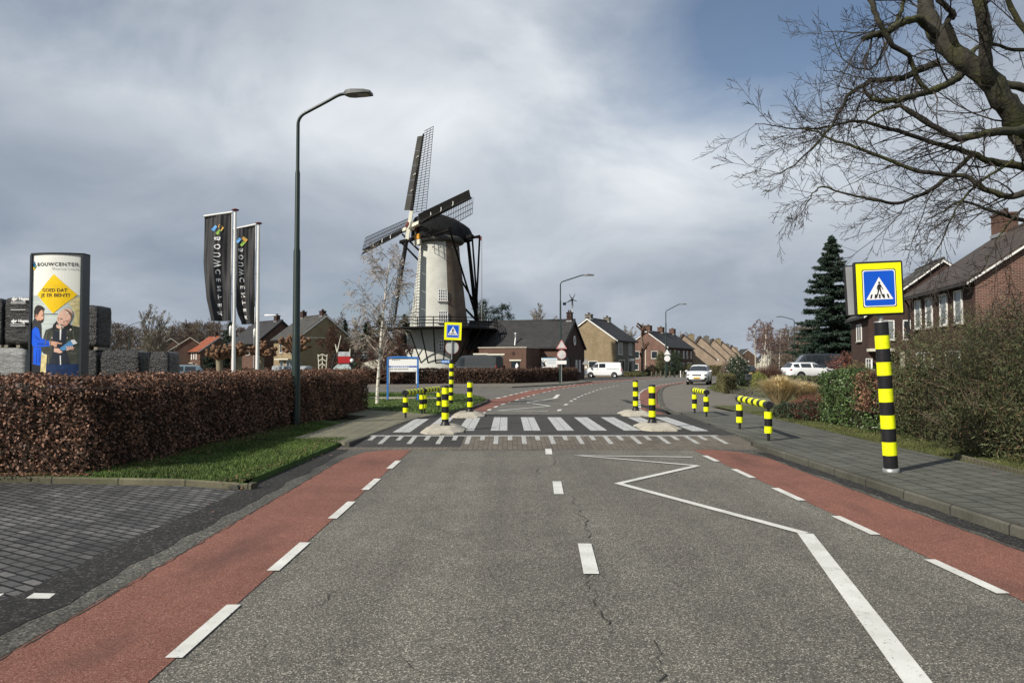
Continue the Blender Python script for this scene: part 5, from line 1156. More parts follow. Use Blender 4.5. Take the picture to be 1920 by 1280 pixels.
hedge('garden_hedge', 'dark green hedge behind the birch, left of the far brown hedge', [XY(664, 72), XY(722, 72), XY(722, 73.5), XY(664, 73.5)], 0, 1.75, 200, .15, M_leafdark, 47)
hedge('garden_hedge', 'low green hedge in front of the white estate car', [(XY(1455, 55)), XY(1535, 50), XY(1540, 52), XY(1460, 57)], 0, .78, 260, .11, M_leafolive, 48)
d_ = MB(); d_.prism([XY(1420, 58.5), XY(1640, 54), XY(1640, 84), XY(1425, 84)], -.02, .40); struct('raised_drive', d_, M_sidepave)

# right hand wild shrubs
cs = [(9.05, 15.9, .95, 1.0, 1.2, 1.15), (9.3, 14.2, 1.1, 1.2, 1.3, 1.3), (9.25, 12.5, 1.15, 1.3, 1.3, 1.4), (9.3, 10.7, 1.15, 1.5, 1.4, 1.45), (10.4, 15.2, 1.6, 1.3, 1.5, 1.5), (10.7, 13.2, 1.7, 1.6, 1.5, 1.65), (11.0, 11.3, 1.7, 1.6, 1.5, 1.7), (9.6, 8.9, 1.1, 1.7, 1.3, 1.4), (12.3, 15.5, 1.6, 1.6, 1.6, 1.5), (8.55, 13.3, .5, .75, 1.9, .65), (9.15, 16.9, 1.2, .85, .8, 1.35), (10.3, 17.4, 1.5, 1.3, 1.0, 1.5), (11.8, 17.6, 1.6, 1.5, 1.2, 1.55)]
sh = shrub('wild_shrub', 'wide tangle of grey green shrubs filling the right edge behind the pavement', cs, 130000, .076, M_leafolive, 51, aspect=.20, stems=300, mix=(M_leafbrown, .24, 'dry_foliage', 1.0), z0=.07, abias=.35)
g = random.Random(77); segs = []
for k in range(900):
    c_ = g.choice(cs); a = g.uniform(0, 6.28); e = g.uniform(-.1, 1.3); d = Vector((math.cos(a) * math.cos(e), math.sin(a) * math.cos(e), math.sin(e)))
    p = Vector(c_[:3]) + Vector((d.x * c_[3], d.y * c_[4], d.z * c_[5])) * .78; q = p + (d + Vector((g.gauss(0, .3), g.gauss(0, .3), .35))) * g.uniform(.2, .5)
    if p.z > .1: segs += [(tuple(p), tuple(p.lerp(q, .5) + Vector((g.gauss(0, .03), g.gauss(0, .03), 0))), .006, .005), (tuple(p.lerp(q, .5)), tuple(q), .005, .0025)]
quads('twigs', tubes3(segs, 3), mat('shrub_twig_bark', (.12, .09, .065), .9, var=.3, scale=3), sh, world=True)
cc = [(8.75, 21.9, .25, .55, .8, .42), (8.35, 22.6, .22, .45, .6, .36)]
shrub('low_shrub', 'low dark leathery shrub behind the near right barrier', cc, 5200, .07, M_leafdark, 52, aspect=.5, z0=.07, mix=(M_beech2, .3, 'dry_foliage', .9))
# twiggy red spiraea: many upright fine twigs
def twigbush(name, label, c, rx, ry, h, n, m, seed, r=.004, splay=.5, z0=.07, cat='shrub'):
    g = random.Random(seed); segs = []; root = thing(name, label, cat, (c[0], c[1], z0))
    for k in range(n):
        a = g.uniform(0, 6.28); q = math.sqrt(g.random()); x = math.cos(a) * q; y = math.sin(a) * q; p = Vector((c[0] + x * rx * .6, c[1] + y * ry * .6, z0)); hh = h * g.uniform(.5, 1.05) * (1 - .35 * q * q)
        t = Vector((c[0] + x * rx * (1 + splay * .3), c[1] + y * ry * (1 + splay * .3), z0 + hh)); m1 = p.lerp(t, .5) + Vector((g.gauss(0, .05), g.gauss(0, .05), hh * .08))
        segs += [(tuple(p), tuple(m1), r, r * .8), (tuple(m1), tuple(t), r * .8, r * .4)]
        if g.random() < .7: s_ = m1.lerp(t, .3); segs.append((tuple(s_), tuple(s_ + Vector((g.gauss(0, .12), g.gauss(0, .12), hh * .3))), r * .6, r * .3))
    quads('stems', tubes3(segs, 3), m, root, world=True); return root
M_redtwig = mat('spiraea_twigs', (.15, .060, .045), .8, var=.3, scale=2, island=.4)
twigbush('twiggy_shrub', 'reddish brown twiggy shrub left of the green laurel hedge', (9.55, 22.3), 1.1, .9, .82, 2600, M_redtwig, 53)
twigbush('twiggy_shrub', 'small reddish brown twiggy shrub at the foot of the laurel hedge corner', (8.75, 20.9 + .9), .45, .55, .5, 900, M_redtwig, 54)
def strawgrass(label, c, rx, h, n, seed, z0=.02, m=None):
    g = rng(seed); root = thing('ornamental_grass', label, 'plant', (c[0], c[1], z0)); a = g.uniform(0, 2 * PI, n); l = h * g.uniform(.6, 1.1, n); sp_ = g.uniform(.1, 1, n); b = np.column_stack([c[0] + np.cos(a) * .18 * sp_, c[1] + np.sin(a) * .18 * sp_, np.full(n, z0)])
    mid = b + np.column_stack([np.cos(a) * rx * .45 * sp_, np.sin(a) * rx * .45 * sp_, l * .75]); tip = b + np.column_stack([np.cos(a) * rx * sp_, np.sin(a) * rx * sp_, l * (1.05 - .25 * sp_)]); w_ = np.column_stack([-np.sin(a), np.cos(a), np.zeros(n)]) * .010
    Q = np.concatenate([np.stack([b - w_, b + w_, mid + w_, mid - w_], 1), np.stack([mid - w_, mid + w_, tip + w_ * .2, tip - w_ * .2], 1)]); quads('blades', Q, m or M_straw, root, world=True); return root
strawgrass('tall straw coloured ornamental grass tuft behind the near right barrier', (11.3, 31.5), 1.35, 1.15, 1900, 55)
strawgrass('smaller straw coloured ornamental grass tuft right of the tall one', (13.0, 33.2), 1.0, .9, 1600, 56)
for i, (x, y, rx, lb) in enumerate(((12.0, 38.5, .9, 'left'), (13.4, 37.0, .8, 'middle'), (13.1, 40.5, 1.0, 'rear'))):
    shrub('lavender_bush', 'low grey lavender cushion left of the straw grass, the %s one' % lb, [(x, y, .12, rx, .7, .38)], 1500, .08, M_grey_plant, 57 + i, aspect=.15, z0=.02, group='grey lavender cushions', cat='plant')
x, y = XY(1384, 58); shrub('camellia_bush', 'round dark bush covered with white flowers beside the small clipped hedge', [(x, y, 1.25, .85, .8, 1.25), (x + .35, y - .3, .6, .8, .7, .6)], 7000, .11, M_leafdark, 61, aspect=.5, mix=(M_flower, .075, 'flowers', 1.0))
x, y = XY(1372, 66); twigbush('twiggy_shrub', 'pale twiggy shrub top rising behind the white flowered bush', (x, y), .9, .8, 2.4, 700, M_twigfar, 62, r=.012, z0=.0)
x, y = XY(1422, 54); shrub('spotted_bush', 'yellow green bush right of the dark letter box', [(x, y, .6, .65, .6, .6)], 2600, .09, M_leafyel, 63, aspect=.4)
x, y = XY(1441, 58); twigbush('twiggy_shrub', 'dark brown twiggy shrub under the birch stems', (x, y), 1.2, .9, 1.75, 1400, M_twigred, 64, r=.010, z0=.0)
x, y = XY(1605, 44); shrub('orange_bush', 'loose orange green bush left of the tall sign post, above the laurel hedge', [(x, y, .95, 1.2, .9, 1.0)], 2600, .08, M_leafbrown, 65, aspect=.4, mix=(M_leafyel, .5, 'green_foliage', .9))
x, y = XY(1590, 60); shrub('orange_bush', 'dull reddish bush in front of the dark brick house behind the sign', [(x, y, 1.6, 1.7, 1.0, 1.1)], 2600, .13, M_redtwig, 66, aspect=.4)
def column(label, px, Y, w_, h, m=M_leafdark, seed=70, cat='conifer', size=.22, n=3500, name='columnar_yew'):
    x, y = XY(px, Y); return shrub(name, label, [(x, y, h * .45, w_ / 2, w_ / 2, h * .55), (x, y, h * .7, w_ * .42, w_ * .42, h * .32), (x, y, h * .25, w_ * .48, w_ * .48, h * .28)], n, size, m, seed, aspect=.35, cat=cat)
column('tall square dark yew left of the lamp post before the brick terrace', 1240, 124, 2.2, 3.9, M_leafolive, 71); column('round topped dark yew right of the lamp post before the brick terrace', 1268, 126, 2.5, 4.0, M_leafdark, 72)
for i, (px, Y, rr, hh, mm, lb) in enumerate(((1222, 120, 1.3, 1.6, M_leafolive, 'low green bush left of the square yew'), (1254, 118, 1.2, 1.5, M_leafdark, 'low dark bush between the two yews'), (1215, 116, .8, .9, M_leafmoss, 'small mossy bush at the terrace corner'), (1290, 128, 1.5, 1.8, M_leafmoss, 'brownish bush right of the round yew'), (1310, 134, 1.6, 1.9, M_leafdark, 'dark bush in front of the first pale gable'), (1175, 104, 1.6, .7, M_leafmoss, 'low clipped bush before the shaded front of the tan house'), (1195, 106, 1.4, .8, M_leafolive, 'low green bush right of the tan house door'), (1396, 180, 4.0, 4.5, M_leafdark, 'dark round evergreen at the far end of the street'))):
    x, y = XY(px, Y); shrub('garden_bush', lb, [(x, y, hh * .5, rr, rr * .8, hh * .55)], 1300, .2, mm, 80 + i, aspect=.4)
for i in range(9):
    x, y = XY(1222 + i * 8.5, 103 - i * .2); M_gp = mat('dark_post_wood', (.10, .09, .065), .9); po = thing('garden_post', '%s short grey post from the left in the row before the brick terrace' % ('first', 'second', 'third', 'fourth', 'fifth', 'sixth', 'seventh', 'eighth', 'last')[i], 'post', (x, y, 0), 0, 'wooden posts before the terrace'); mb = MB(); mb.tube([(0, 0, 0), (0, 0, .66)], .13, 8); mb.build('shaft', M_gp, po); mb = MB(); mb.lathe([(.14, .66), (.14, .70), (.001, .80)], n=8); mb.build('cap', M_gp, po)

# ================================================================== TREES
SP = dict(w0=.035, n=[9, 7, 5, 4], ratio=[.42, .50, .48, .45], angle=[48, 42, 38, 35], up=[.03, .05, .04, .03], wob=.09, rmin=.012, seg=[8, 5, 4, 3, 2], lo=.22, rr=.55)
def sp(**k): d = dict(SP); d.update(k); return d
# birch by the blue board: white trunk, weeping fine twigs
b0 = G(707, 757, .09)
bare_tree('birch_tree', 'slender bare birch with a white leaning trunk on the grass island', b0, 6.85, .075, 207, sp(n=[24, 9, 6, 4], ratio=[.35, .50, .50, .5], angle=[48, 40, 34, 30], up=[.015, .02, -.10, -.22], wob=.10, rmin=.0055, lo=.22, rr=.42), M_birch, mat('birch_twigs', (.30, .26, .22), .8, var=.35, scale=3), maxl=4, lean=(.015, 0))
# tree prototypes for the background
def place(proto, label, px, Y, s, rz=0.0, group=None, dup=True):
    o = copy_tree(proto) if dup else proto; x, y = XY(px, Y); o.location = (x, y, 0); o.scale = (s, s, s); o.rotation_euler = (0, 0, rz); o['label'] = label
    if group: o['group'] = group
    elif 'group' in o: del o['group']
    return o
oak = bare_tree('bare_tree', 'x', (0, 0, 0), 9, .20, 301, sp(n=[22, 9, 7, 4], up=[.02, .07, .06, .04], rmin=.018, angle=[55, 45, 40, 35], lo=.08, ratio=[.5, .5, .5, .45]), M_twigfar, M_twigfar, maxl=4)
pop = bare_tree('bare_tree', 'x', (0, 0, 0), 10, .18, 305, sp(n=[20, 9, 6, 4], up=[.0, .14, .10, .06], rmin=.016, angle=[40, 38, 36, 32], ratio=[.42, .5, .5, .45], lo=.12), M_twigpale, M_twigpale, maxl=4)
brn = bare_tree('bare_tree', 'x', (0, 0, 0), 8, .16, 309, sp(n=[14, 9, 7, 4], up=[.0, .03, .0, -.03], rmin=.016, angle=[62, 48, 42, 38], lo=.08, ratio=[.5, .5, .5, .45]), M_twigred, M_twigred, maxl=4, trunks=3, spread=1.5)
GL = 'bare trees behind the left houses'
place(oak, 'bare tree in the grey row above the roofs at the left', 200, 150, 1.15, .3, GL, False)
for i, (px, Y, s) in enumerate(((172, 170, 1.2), (226, 175, 1.25), (250, 190, 1.1), (330, 215, 1.45), (352, 222, 1.6), (372, 218, 1.55), (395, 226, 1.6), (306, 230, 1.4), (430, 205, 1.3), (455, 190, 1.25), (600, 170, 1.1), (15, 165, 1.15), (60, 175, 1.2), (110, 180, 1.2), (186, 205, 1.3), (212, 215, 1.35), (238, 225, 1.4), (268, 235, 1.5), (286, 215, 1.35), (318, 245, 1.6), (342, 250, 1.75), (362, 240, 1.7), (384, 250, 1.8), (408, 240, 1.75), (442, 230, 1.5), (500, 220, 1.4), (35, 200, 1.3), (85, 205, 1.3), (135, 200, 1.3), (160, 215, 1.3), (625, 190, 1.3), (655, 200, 1.35))):
    place(oak, 'bare tree in the grey row above the roofs at the left', px, Y, s, i * 1.3, GL)
place(pop, 'pale bare tree forking into two crowns in front of the dark houses, its left crown', 277, 95, .88, 1, None, False)
place(pop, 'pale bare tree forking into two crowns in front of the dark houses, its right crown', 296, 96, .82, 2.2)
place(pop, 'pale bare tree left of the tan house behind the second flag', 640, 150, 1.15, .4)
place(pop, 'pale tall bare tree between the tan house and the birch', 668, 160, 1.15, 1.4)
for i, (px, Y, s, lb) in enumerate(((1012, 150, 1.32, 'tallest pale bare tree above the barn roof'), (996, 160, 1.15, 'pale bare tree left of the tallest one above the barn roof'), (1035, 165, 1.18, 'pale bare tree right of the tallest one above the barn roof'), (968, 150, .95, 'brownish bare tree nearest the dark pines above the barn'), (1060, 175, 1.05, 'thin bare tree between the barn chimney and the tan house'), (908, 140, 1.25, 'pale bare tree beside the windmill tail pole'))):
    place(pop if i != 3 else oak, lb, px, Y, s, i * 1.1)
place(brn, 'wide reddish brown bare bush tree behind the birch, left of the windmill', 700, 62, .60, 0, None, False)
place(brn, 'reddish brown bare bush tree close to the windmill gallery', 742, 66, .68, 1.9)
place(brn, 'dark brown bare bush tree right of the tan gable', 672, 78, .8, 3.1)
place(brn, 'brown bare bush top behind the barn roof', 985, 120, .78, .9)
for i, (px, Y, s) in enumerate(((1172, 160, .95), (1180, 175, 1.0), (1278, 220, 1.1), (1292, 240, 1.15))): place(pop, 'slim bare tree behind the brick house roofs, %s of four from the left' % ('first', 'second', 'third', 'last')[i], px, Y, s, i * 1.7, 'slim trees behind the brick roofs')
for i, (px, Y, s) in enumerate(((1480, 135, .95), (1505, 140, 1.02), (1468, 160, .9), (1520, 120, .9), (1455, 150, .8))): place(oak, 'bare round tree behind the far lamp at the right, %s' % ('left of the lamp post', 'nearest the lamp post', 'half hidden by the birch clump', 'beside the big fir', 'leftmost one')[i], px, Y, s, 2 + i * 1.9, 'bare trees behind the far right lamp')
# birch clump
bi = bare_tree('birch_tree', 'x', (0, 0, 0), 8.6, .10, 411, sp(n=[15, 8, 6, 4], ratio=[.30, .5, .5, .5], angle=[42, 42, 36, 32], up=[.01, .0, -.10, -.16], wob=.09, rmin=.012, lo=.42, rr=.42), M_birch, mat('far_birch_twigs', (.17, .115, .10), .9, var=.3, scale=2), maxl=4)
for i, (px, Y, s) in enumerate(((1417, 100, .98), (1428, 104, .95), (1432.5, 96, .92), (1438, 106, 1.02), (1442, 99, .93), (1446, 103, .98), (1461, 108, .9))):
    place(bi, 'white stemmed bare birch of the clump beyond the gardens, %s stem from the left' % ('first', 'second', 'third', 'fourth', 'fifth', 'sixth', 'last')[i], px, Y, s, i * 1.2, 'birch clump', i > 0)
# pollards with knobbly heads
def pollard(label, px, Y, h, rh, seed):
    x, y = XY(px, Y); root = thing('pollard_tree', label, 'tree', (x, y, 0)); g = random.Random(seed); mb = MB(); mb.tube([(0, 0, -.1), (.03, 0, h * .5), (0, .02, h)], [.20, .16, .20], 10); mb.build('trunk', mat('pollard_bark', (.20, .18, .12), .9, var=.3, scale=4, bump=.5), root); k = MB()
    for i in range(46):
        a = g.uniform(0, 6.28); e = g.uniform(-.35, 1.4); rr = rh * g.uniform(.55, 1.0); p = Vector((math.cos(a) * math.cos(e) * rr * 1.15, math.sin(a) * math.cos(e) * rr, h + .25 + math.sin(e) * rr * .8)); k.tube([(p.x * .15, p.y * .15, h - .05), p * .6 + Vector((0, 0, h * .4)), p], [.07, .05, .055], 5)
        s_ = g.uniform(.07, .14); prof_ = [(.001, -s_), (s_ * .8, -s_ * .55), (s_, 0), (s_ * .75, s_ * .6), (.001, s_)]; k.lathe(prof_, tuple(p), 7, True, None, False)
    k.build('crown', mat('knobbly_wood', (.15, .085, .05), .95, var=.4, scale=5, bump=.8, bscale=9), root); return root
for px, Y, h, rr, lb in ((411, 44, 2.0, .75, 'pollard tree with a round knobbly head left of the nearer flag mast'), (447, 45, 2.2, .70, 'pollard tree between the two flag masts'), (489, 46, 2.2, .8, 'pollard tree right of the farther flag mast'), (553, 41, 2.35, .85, 'pollard tree with a tilted head behind the tall street lamp')):
    pollard(lb, px, Y, h, rr, int(px))
def poll2(label, px, Y, h):
    x, y = XY(px, Y); root = thing('pollard_tree', label, 'tree', (x, y, 0)); g = random.Random(5); mb = MB(); mb.tube([(0, 0, 0), (.1, 0, h * .5), (-.05, 0, h * .78), (.15, 0, h)], [.24, .20, .16, .10], 8); mb.build('trunk', M_twigfar, root); k = MB()
    for i in range(16):
        z = h * g.uniform(.35, .98); a = g.uniform(0, 6.28); l = g.uniform(.5, 1.3); p = Vector((math.cos(a) * l, math.sin(a) * l * .5, z + g.uniform(.3, 1.1))); k.tube([(0, 0, z), tuple(p)], [.16, .12], 6); k.lathe([(.001, -.2), (.2, 0), (.001, .2)], tuple(p), 6, True, None, False)
    k.build('crown', M_twigred, root)
poll2('tall knobbly pollard before the red brick gable', 1204, 116, 8.0)
# conifers
def conifer(name, label, px, Y, h, rb, seed, n=26000, size=.33, m=M_needles, dens=1.0, rag=.28):
    x, y = XY(px, Y); root = thing(name, label, 'tree', (x, y, 0)); g = rng(seed); mb = MB(); mb.tube([(0, 0, -.1), (0, 0, h * .5), (0, 0, h * .97)], [h * .016, h * .010, .02], 8); mb.build('trunk', M_twig, root)
    nb = int(h * 13 * dens); P = []; A = []; segs = []
    for b in range(nb):
        t = (b + g.random()) / nb; z = h * (.06 + .92 * t); rr = rb * ((1 - t) ** .78) * (1 + g.normal(0, rag)) + .12; a = g.uniform(0, 2 * PI); k = max(10, int(n / nb * (rr / rb + .15) * 1.5)); u = g.random(k) ** .7
        dx, dy = math.cos(a), math.sin(a); droop = -.16 * rr * (1 - t) ; curl = .10 * rr
        px_ = dx * u * rr + g.normal(0, .10, k) * (1 + rr * .35) * (-dy); py_ = dy * u * rr + g.normal(0, .10, k) * (1 + rr * .35) * dx; pz = z + droop * u * 1.6 + curl * u ** 3 + g.normal(0, .05, k) - np.abs(g.normal(0, .10, k))
        P.append(np.column_stack([px_, py_, pz])); A.append(np.tile([dx, dy, -.25], (k, 1))); segs.append(((0, 0, z), (dx * rr * .9, dy * rr * .9, z + droop * 1.3), .03, .01))
    P = np.concatenate(P); A = np.concatenate(A); quads('crown', leaves(P, size, .30, seed + 1, None, 0, A, 1.1), m, root); quads('limbs', tubes3(segs, 4), M_twig, root); return root
conifer('fir_tree', 'tall dark pointed fir left of the big crossing sign', 1562, 78, 15.3, 3.9, 501, n=60000, size=.34, rag=.20, dens=1.25)
conifer('fir_tree', 'shorter dark fir at the foot of the tall fir, its left side', 1533, 76, 5.6, 2.0, 502, n=9000, size=.28)
conifer('fir_tree', 'dark broad fir behind the roof of the dark parked van', 1592, 84, 8.5, 2.8, 503, n=12000, size=.3)
conifer('fir_tree', 'dark narrow fir between the tan house and the birch', 647, 140, 10.2, 1.8, 504, n=6000, size=.4)
conifer('fir_tree', 'dark fir behind the birch crown', 712, 110, 9.0, 2.6, 505, n=9000, size=.4)
conifer('fir_tree', 'dark fir directly left of the windmill tower', 758, 112, 9.3, 2.8, 506, n=9000, size=.4); conifer('fir_tree', 'dark fir between the birch and the tan house, low one', 690, 104, 7.8, 2.6, 507, n=8000, size=.4)
conifer('fir_tree', 'dark fir behind the first flag, above the orange roof', 432, 160, 11.0, 3.0, 508, n=7000, size=.5); conifer('fir_tree', 'dark low fir left of the first flag mast', 398, 150, 5.8, 2.2, 509, n=5000, size=.4)
def pine(label, px, Y, h, seed):
    x, y = XY(px, Y); root = thing('pine_tree', label, 'tree', (x, y, 0)); g = random.Random(seed); mb = MB(); mb.tube([(0, 0, 0), (.1, 0, h * .5), (0, 0, h)], [.2, .14, .05], 8); mb.build('trunk', M_twig, root); P = []; rg2 = rng(seed); segs = []
    for i in range(46):
        t = g.uniform(.28, 1); z = h * t; a = g.uniform(0, 6.28); l = (1 - t) * h * .36 + .35 + g.uniform(-.2, .4); c = np.array([math.cos(a) * l, math.sin(a) * l, z + l * .25]); segs.append(((0, 0, z), tuple(c), .05, .02)); P.append(c + rg2.normal(0, 1, (75, 3)) * [.34, .34, .22])
    quads('crown', leaves(np.concatenate(P), .34, .2, seed, None, 0, (0, 0, 1), .4), M_needles, root); quads('limbs', tubes3(segs, 4), M_twig, root)
pine('dark pine right above the gallery end, the denser one', 941, 118, 11.3, 601); pine('thinner pine beside the windmill tail, left of the dense one', 911, 116, 11.5, 602)

# the big bare tree at the right: limbs surveyed one by one, every limb at its own distance
def P3(px, py, Y): return D(px, py, max(Y + 2.4, 11.6))
big = thing('bare_tree', 'huge bare tree whose mossy limbs and fine twigs hang in from the upper right', 'tree', (11.9, 13.1, 0))
limbs = [ # (points (px,py,depth), r0, r1, twig density)
 ([(1925, 262, 10.1), (1905, 225, 10.0), (1880, 185, 9.9), (1845, 140, 9.9), (1800, 110, 10.0), (1765, 75, 10.1), (1742, 40, 10.3), (1735, 0, 10.4), (1728, -60, 10.6)], .17, .10, 1.0),
 ([(1868, 170, 9.9), (1850, 130, 9.7), (1848, 60, 9.5), (1836, 0, 9.4), (1832, -60, 9.3)], .085, .07, .8),
 ([(1810, 115, 10.0), (1775, 45, 9.8), (1790, 30, 9.7), (1760, 0, 9.6), (1740, -60, 9.5)], .05, .03, .8),
 ([(1800, 140, 10.0), (1786, 152, 9.8), (1755, 168, 9.6), (1725, 176, 9.4), (1700, 184, 9.2), (1676, 190, 9.1), (1644, 189, 9.0), (1628, 178, 8.9), (1615, 162, 8.9)], .055, .022, 1.2),
 ([(1762, 72, 10.1), (1725, 38, 9.9), (1705, 38, 9.7), (1684, 47, 9.5), (1660, 61, 9.4), (1640, 66, 9.3), (1619, 73, 9.2)], .06, .035, 1.0),
 ([(1930, 240, 10.0), (1904, 246, 9.6), (1859, 248, 9.2), (1806, 259, 8.8), (1766, 246, 8.5), (1717, 218, 8.3), (1690, 200, 8.2), (1650, 210, 8.1), (1600, 240, 8.0)], .07, .010, 1.5),
 ([(1950, 330, 10.4), (1920, 313, 10.3), (1859, 305, 10.2), (1822, 288, 10.1), (1766, 272, 10.0), (1684, 246, 9.9), (1603, 227, 9.8), (1560, 236, 9.7), (1500, 240, 9.6)], .065, .008, 1.5),
 ([(1960, 345, 9.2), (1920, 362, 9.0), (1883, 368, 8.9), (1847, 353, 8.8), (1806, 331, 8.7), (1725, 321, 8.6), (1660, 298, 8.5), (1603, 276, 8.4), (1560, 262, 8.3), (1522, 244, 8.2), (1461, 238, 8.1), (1415, 232, 8.0)], .05, .004, 1.6),
 ([(1822, 290, 10.1), (1780, 330, 9.8), (1730, 365, 9.6), (1684, 380, 9.5), (1640, 374, 9.4), (1595, 366, 9.3), (1542, 349, 9.2), (1520, 372, 9.1), (1502, 406, 9.0)], .035, .004, 1.6),
 ([(1960, 430, 9.8), (1920, 414, 9.7), (1867, 398, 9.6), (1806, 378, 9.5), (1770, 395, 9.4), (1735, 415, 9.3)], .035, .006, 1.5),
 ([(1625, -20, 9.0), (1640, 20, 9.1), (1652, 49, 9.2), (1675, 85, 9.3), (1705, 106, 9.4), (1718, 140, 9.5), (1740, 172, 9.6)], .035, .03, 1.2),
 ([(1757, 118, 10.0), (1725, 130, 9.9), (1692, 146, 9.8), (1640, 150, 9.7), (1610, 165, 9.6), (1587, 183, 9.5), (1565, 225, 9.4), (1530, 270, 9.3), (1490, 310, 9.2), (1440, 330, 9.1)], .055, .004, 1.4),
 ([(1935, 170, 11.0), (1880, 155, 11.0), (1870, 150, 11.2)], .06, .05, .5),
 ([(1950, 380, 8.4), (1905, 400, 8.3), (1870, 450, 8.2), (1845, 500, 8.1), (1832, 520, 8.1)], .018, .004, 1.2),
 ([(1900, 300, 9.5), (1840, 340, 9.4), (1800, 380, 9.3), (1775, 430, 9.2), (1750, 480, 9.1), (1710, 520, 9.0)], .022, .003, 1.6),
 ([(1700, -30, 10.4), (1690, 20, 10.3), (1670, 60, 10.2), (1650, 110, 10.1), (1620, 130, 10.0), (1580, 110, 10.0), (1560, 60, 9.9)], .03, .004, 1.4),
 ([(1960, 120, 10.6), (1920, 60, 10.5), (1890, 0, 10.4), (1870, -60, 10.3)], .05, .03, 1.2),
 ([(1820, 100, 10.2), (1850, 80, 10.6), (1900, 95, 11), (1960, 90, 11.3)], .035, .02, 1.3)]
rg = random.Random(99)
tm = MB(); tm.tube([(12.1, 13.2, -.1), (12.0, 13.2, 1.4), (11.7, 13.1, 2.9), (10.9, 12.9, 4.1), P3(1990, 350, 10.2), P3(1925, 262, 10.1)], [.44, .37, .33, .29, .23, .21], 14); tm.tube([(11.95, 13.2, 2.0), (12.5, 13.6, 4.6), (12.8, 13.9, 7.5), (13, 14.1, 10.5)], [.26, .22, .16, .06], 12); tm.build('trunk', M_bark, big, world=True)
segs = []; spc = sp(n=[8, 6, 5], ratio=[.50, .50, .5], angle=[42, 40, 38], up=[.0, -.01, .02], wob=.12, rmin=.0032, seg=[6, 5, 4, 3], lo=.1, rr=.5, w0=.1)
for pts, r0, r1, dn in limbs:
    W_ = [P3(*p) for p in pts]; n = len(W_); lm = MB(); rr = [1.23 * (r0 + (r1 - r0) * (i / (n - 1)) ** .8) for i in range(n)]
    # smooth the limb
    S_ = []; RR = []
    for i in range(n - 1):
        p0, p1, p2, p3 = W_[max(i - 1, 0)], W_[i], W_[i + 1], W_[min(i + 2, n - 1)]
        for k in range(4):
            t = k / 4; S_.append(.5 * ((2 * p1) + (p2 - p0) * t + (2 * p0 - 5 * p1 + 4 * p2 - p3) * t * t + (3 * p1 - p0 - 3 * p2 + p3) * t ** 3) + Vector((rg.gauss(0, 1), rg.gauss(0, 1), rg.gauss(0, 1))) * .010); RR.append((rr[i] * (1 - t) + rr[i + 1] * t) * rg.uniform(.93, 1.07))
    S_.append(W_[-1]); RR.append(rr[-1]); lm.tube(S_, RR, 10 if r0 > .04 else 6); lm.build('limb', M_bark, big, world=True)
    tot = sum((S_[i + 1] - S_[i]).length for i in range(len(S_) - 1)); cnt = int(tot * 3.3 * dn)
    for c in range(cnt):
        x = (.08 + .92 * (c + rg.random()) / cnt) * (len(S_) - 1); i = min(len(S_) - 2, int(x)); q = S_[i].lerp(S_[i + 1], x - i); d = (S_[i + 1] - S_[i]).normalized()
        axv = d.orthogonal().normalized(); axv.rotate(Matrix.Rotation(rg.uniform(0, 6.28), 3, d)); an = R(rg.uniform(25, 60)); nd = d * math.cos(an) + axv * math.sin(an); nd = nd + Vector((-.12, 0, -.10 if r0 < .09 else .1))
        ln = rg.uniform(.45, 1.6) * (1.15 - .5 * x / len(S_)); branch(segs, q, nd, ln, max(.0055, min(.019, RR[i] * .33)), 1, 3, rg, spc)
quads('crown', tubes3([s_[:4] for s_ in segs], 3), M_twig, big, world=True)

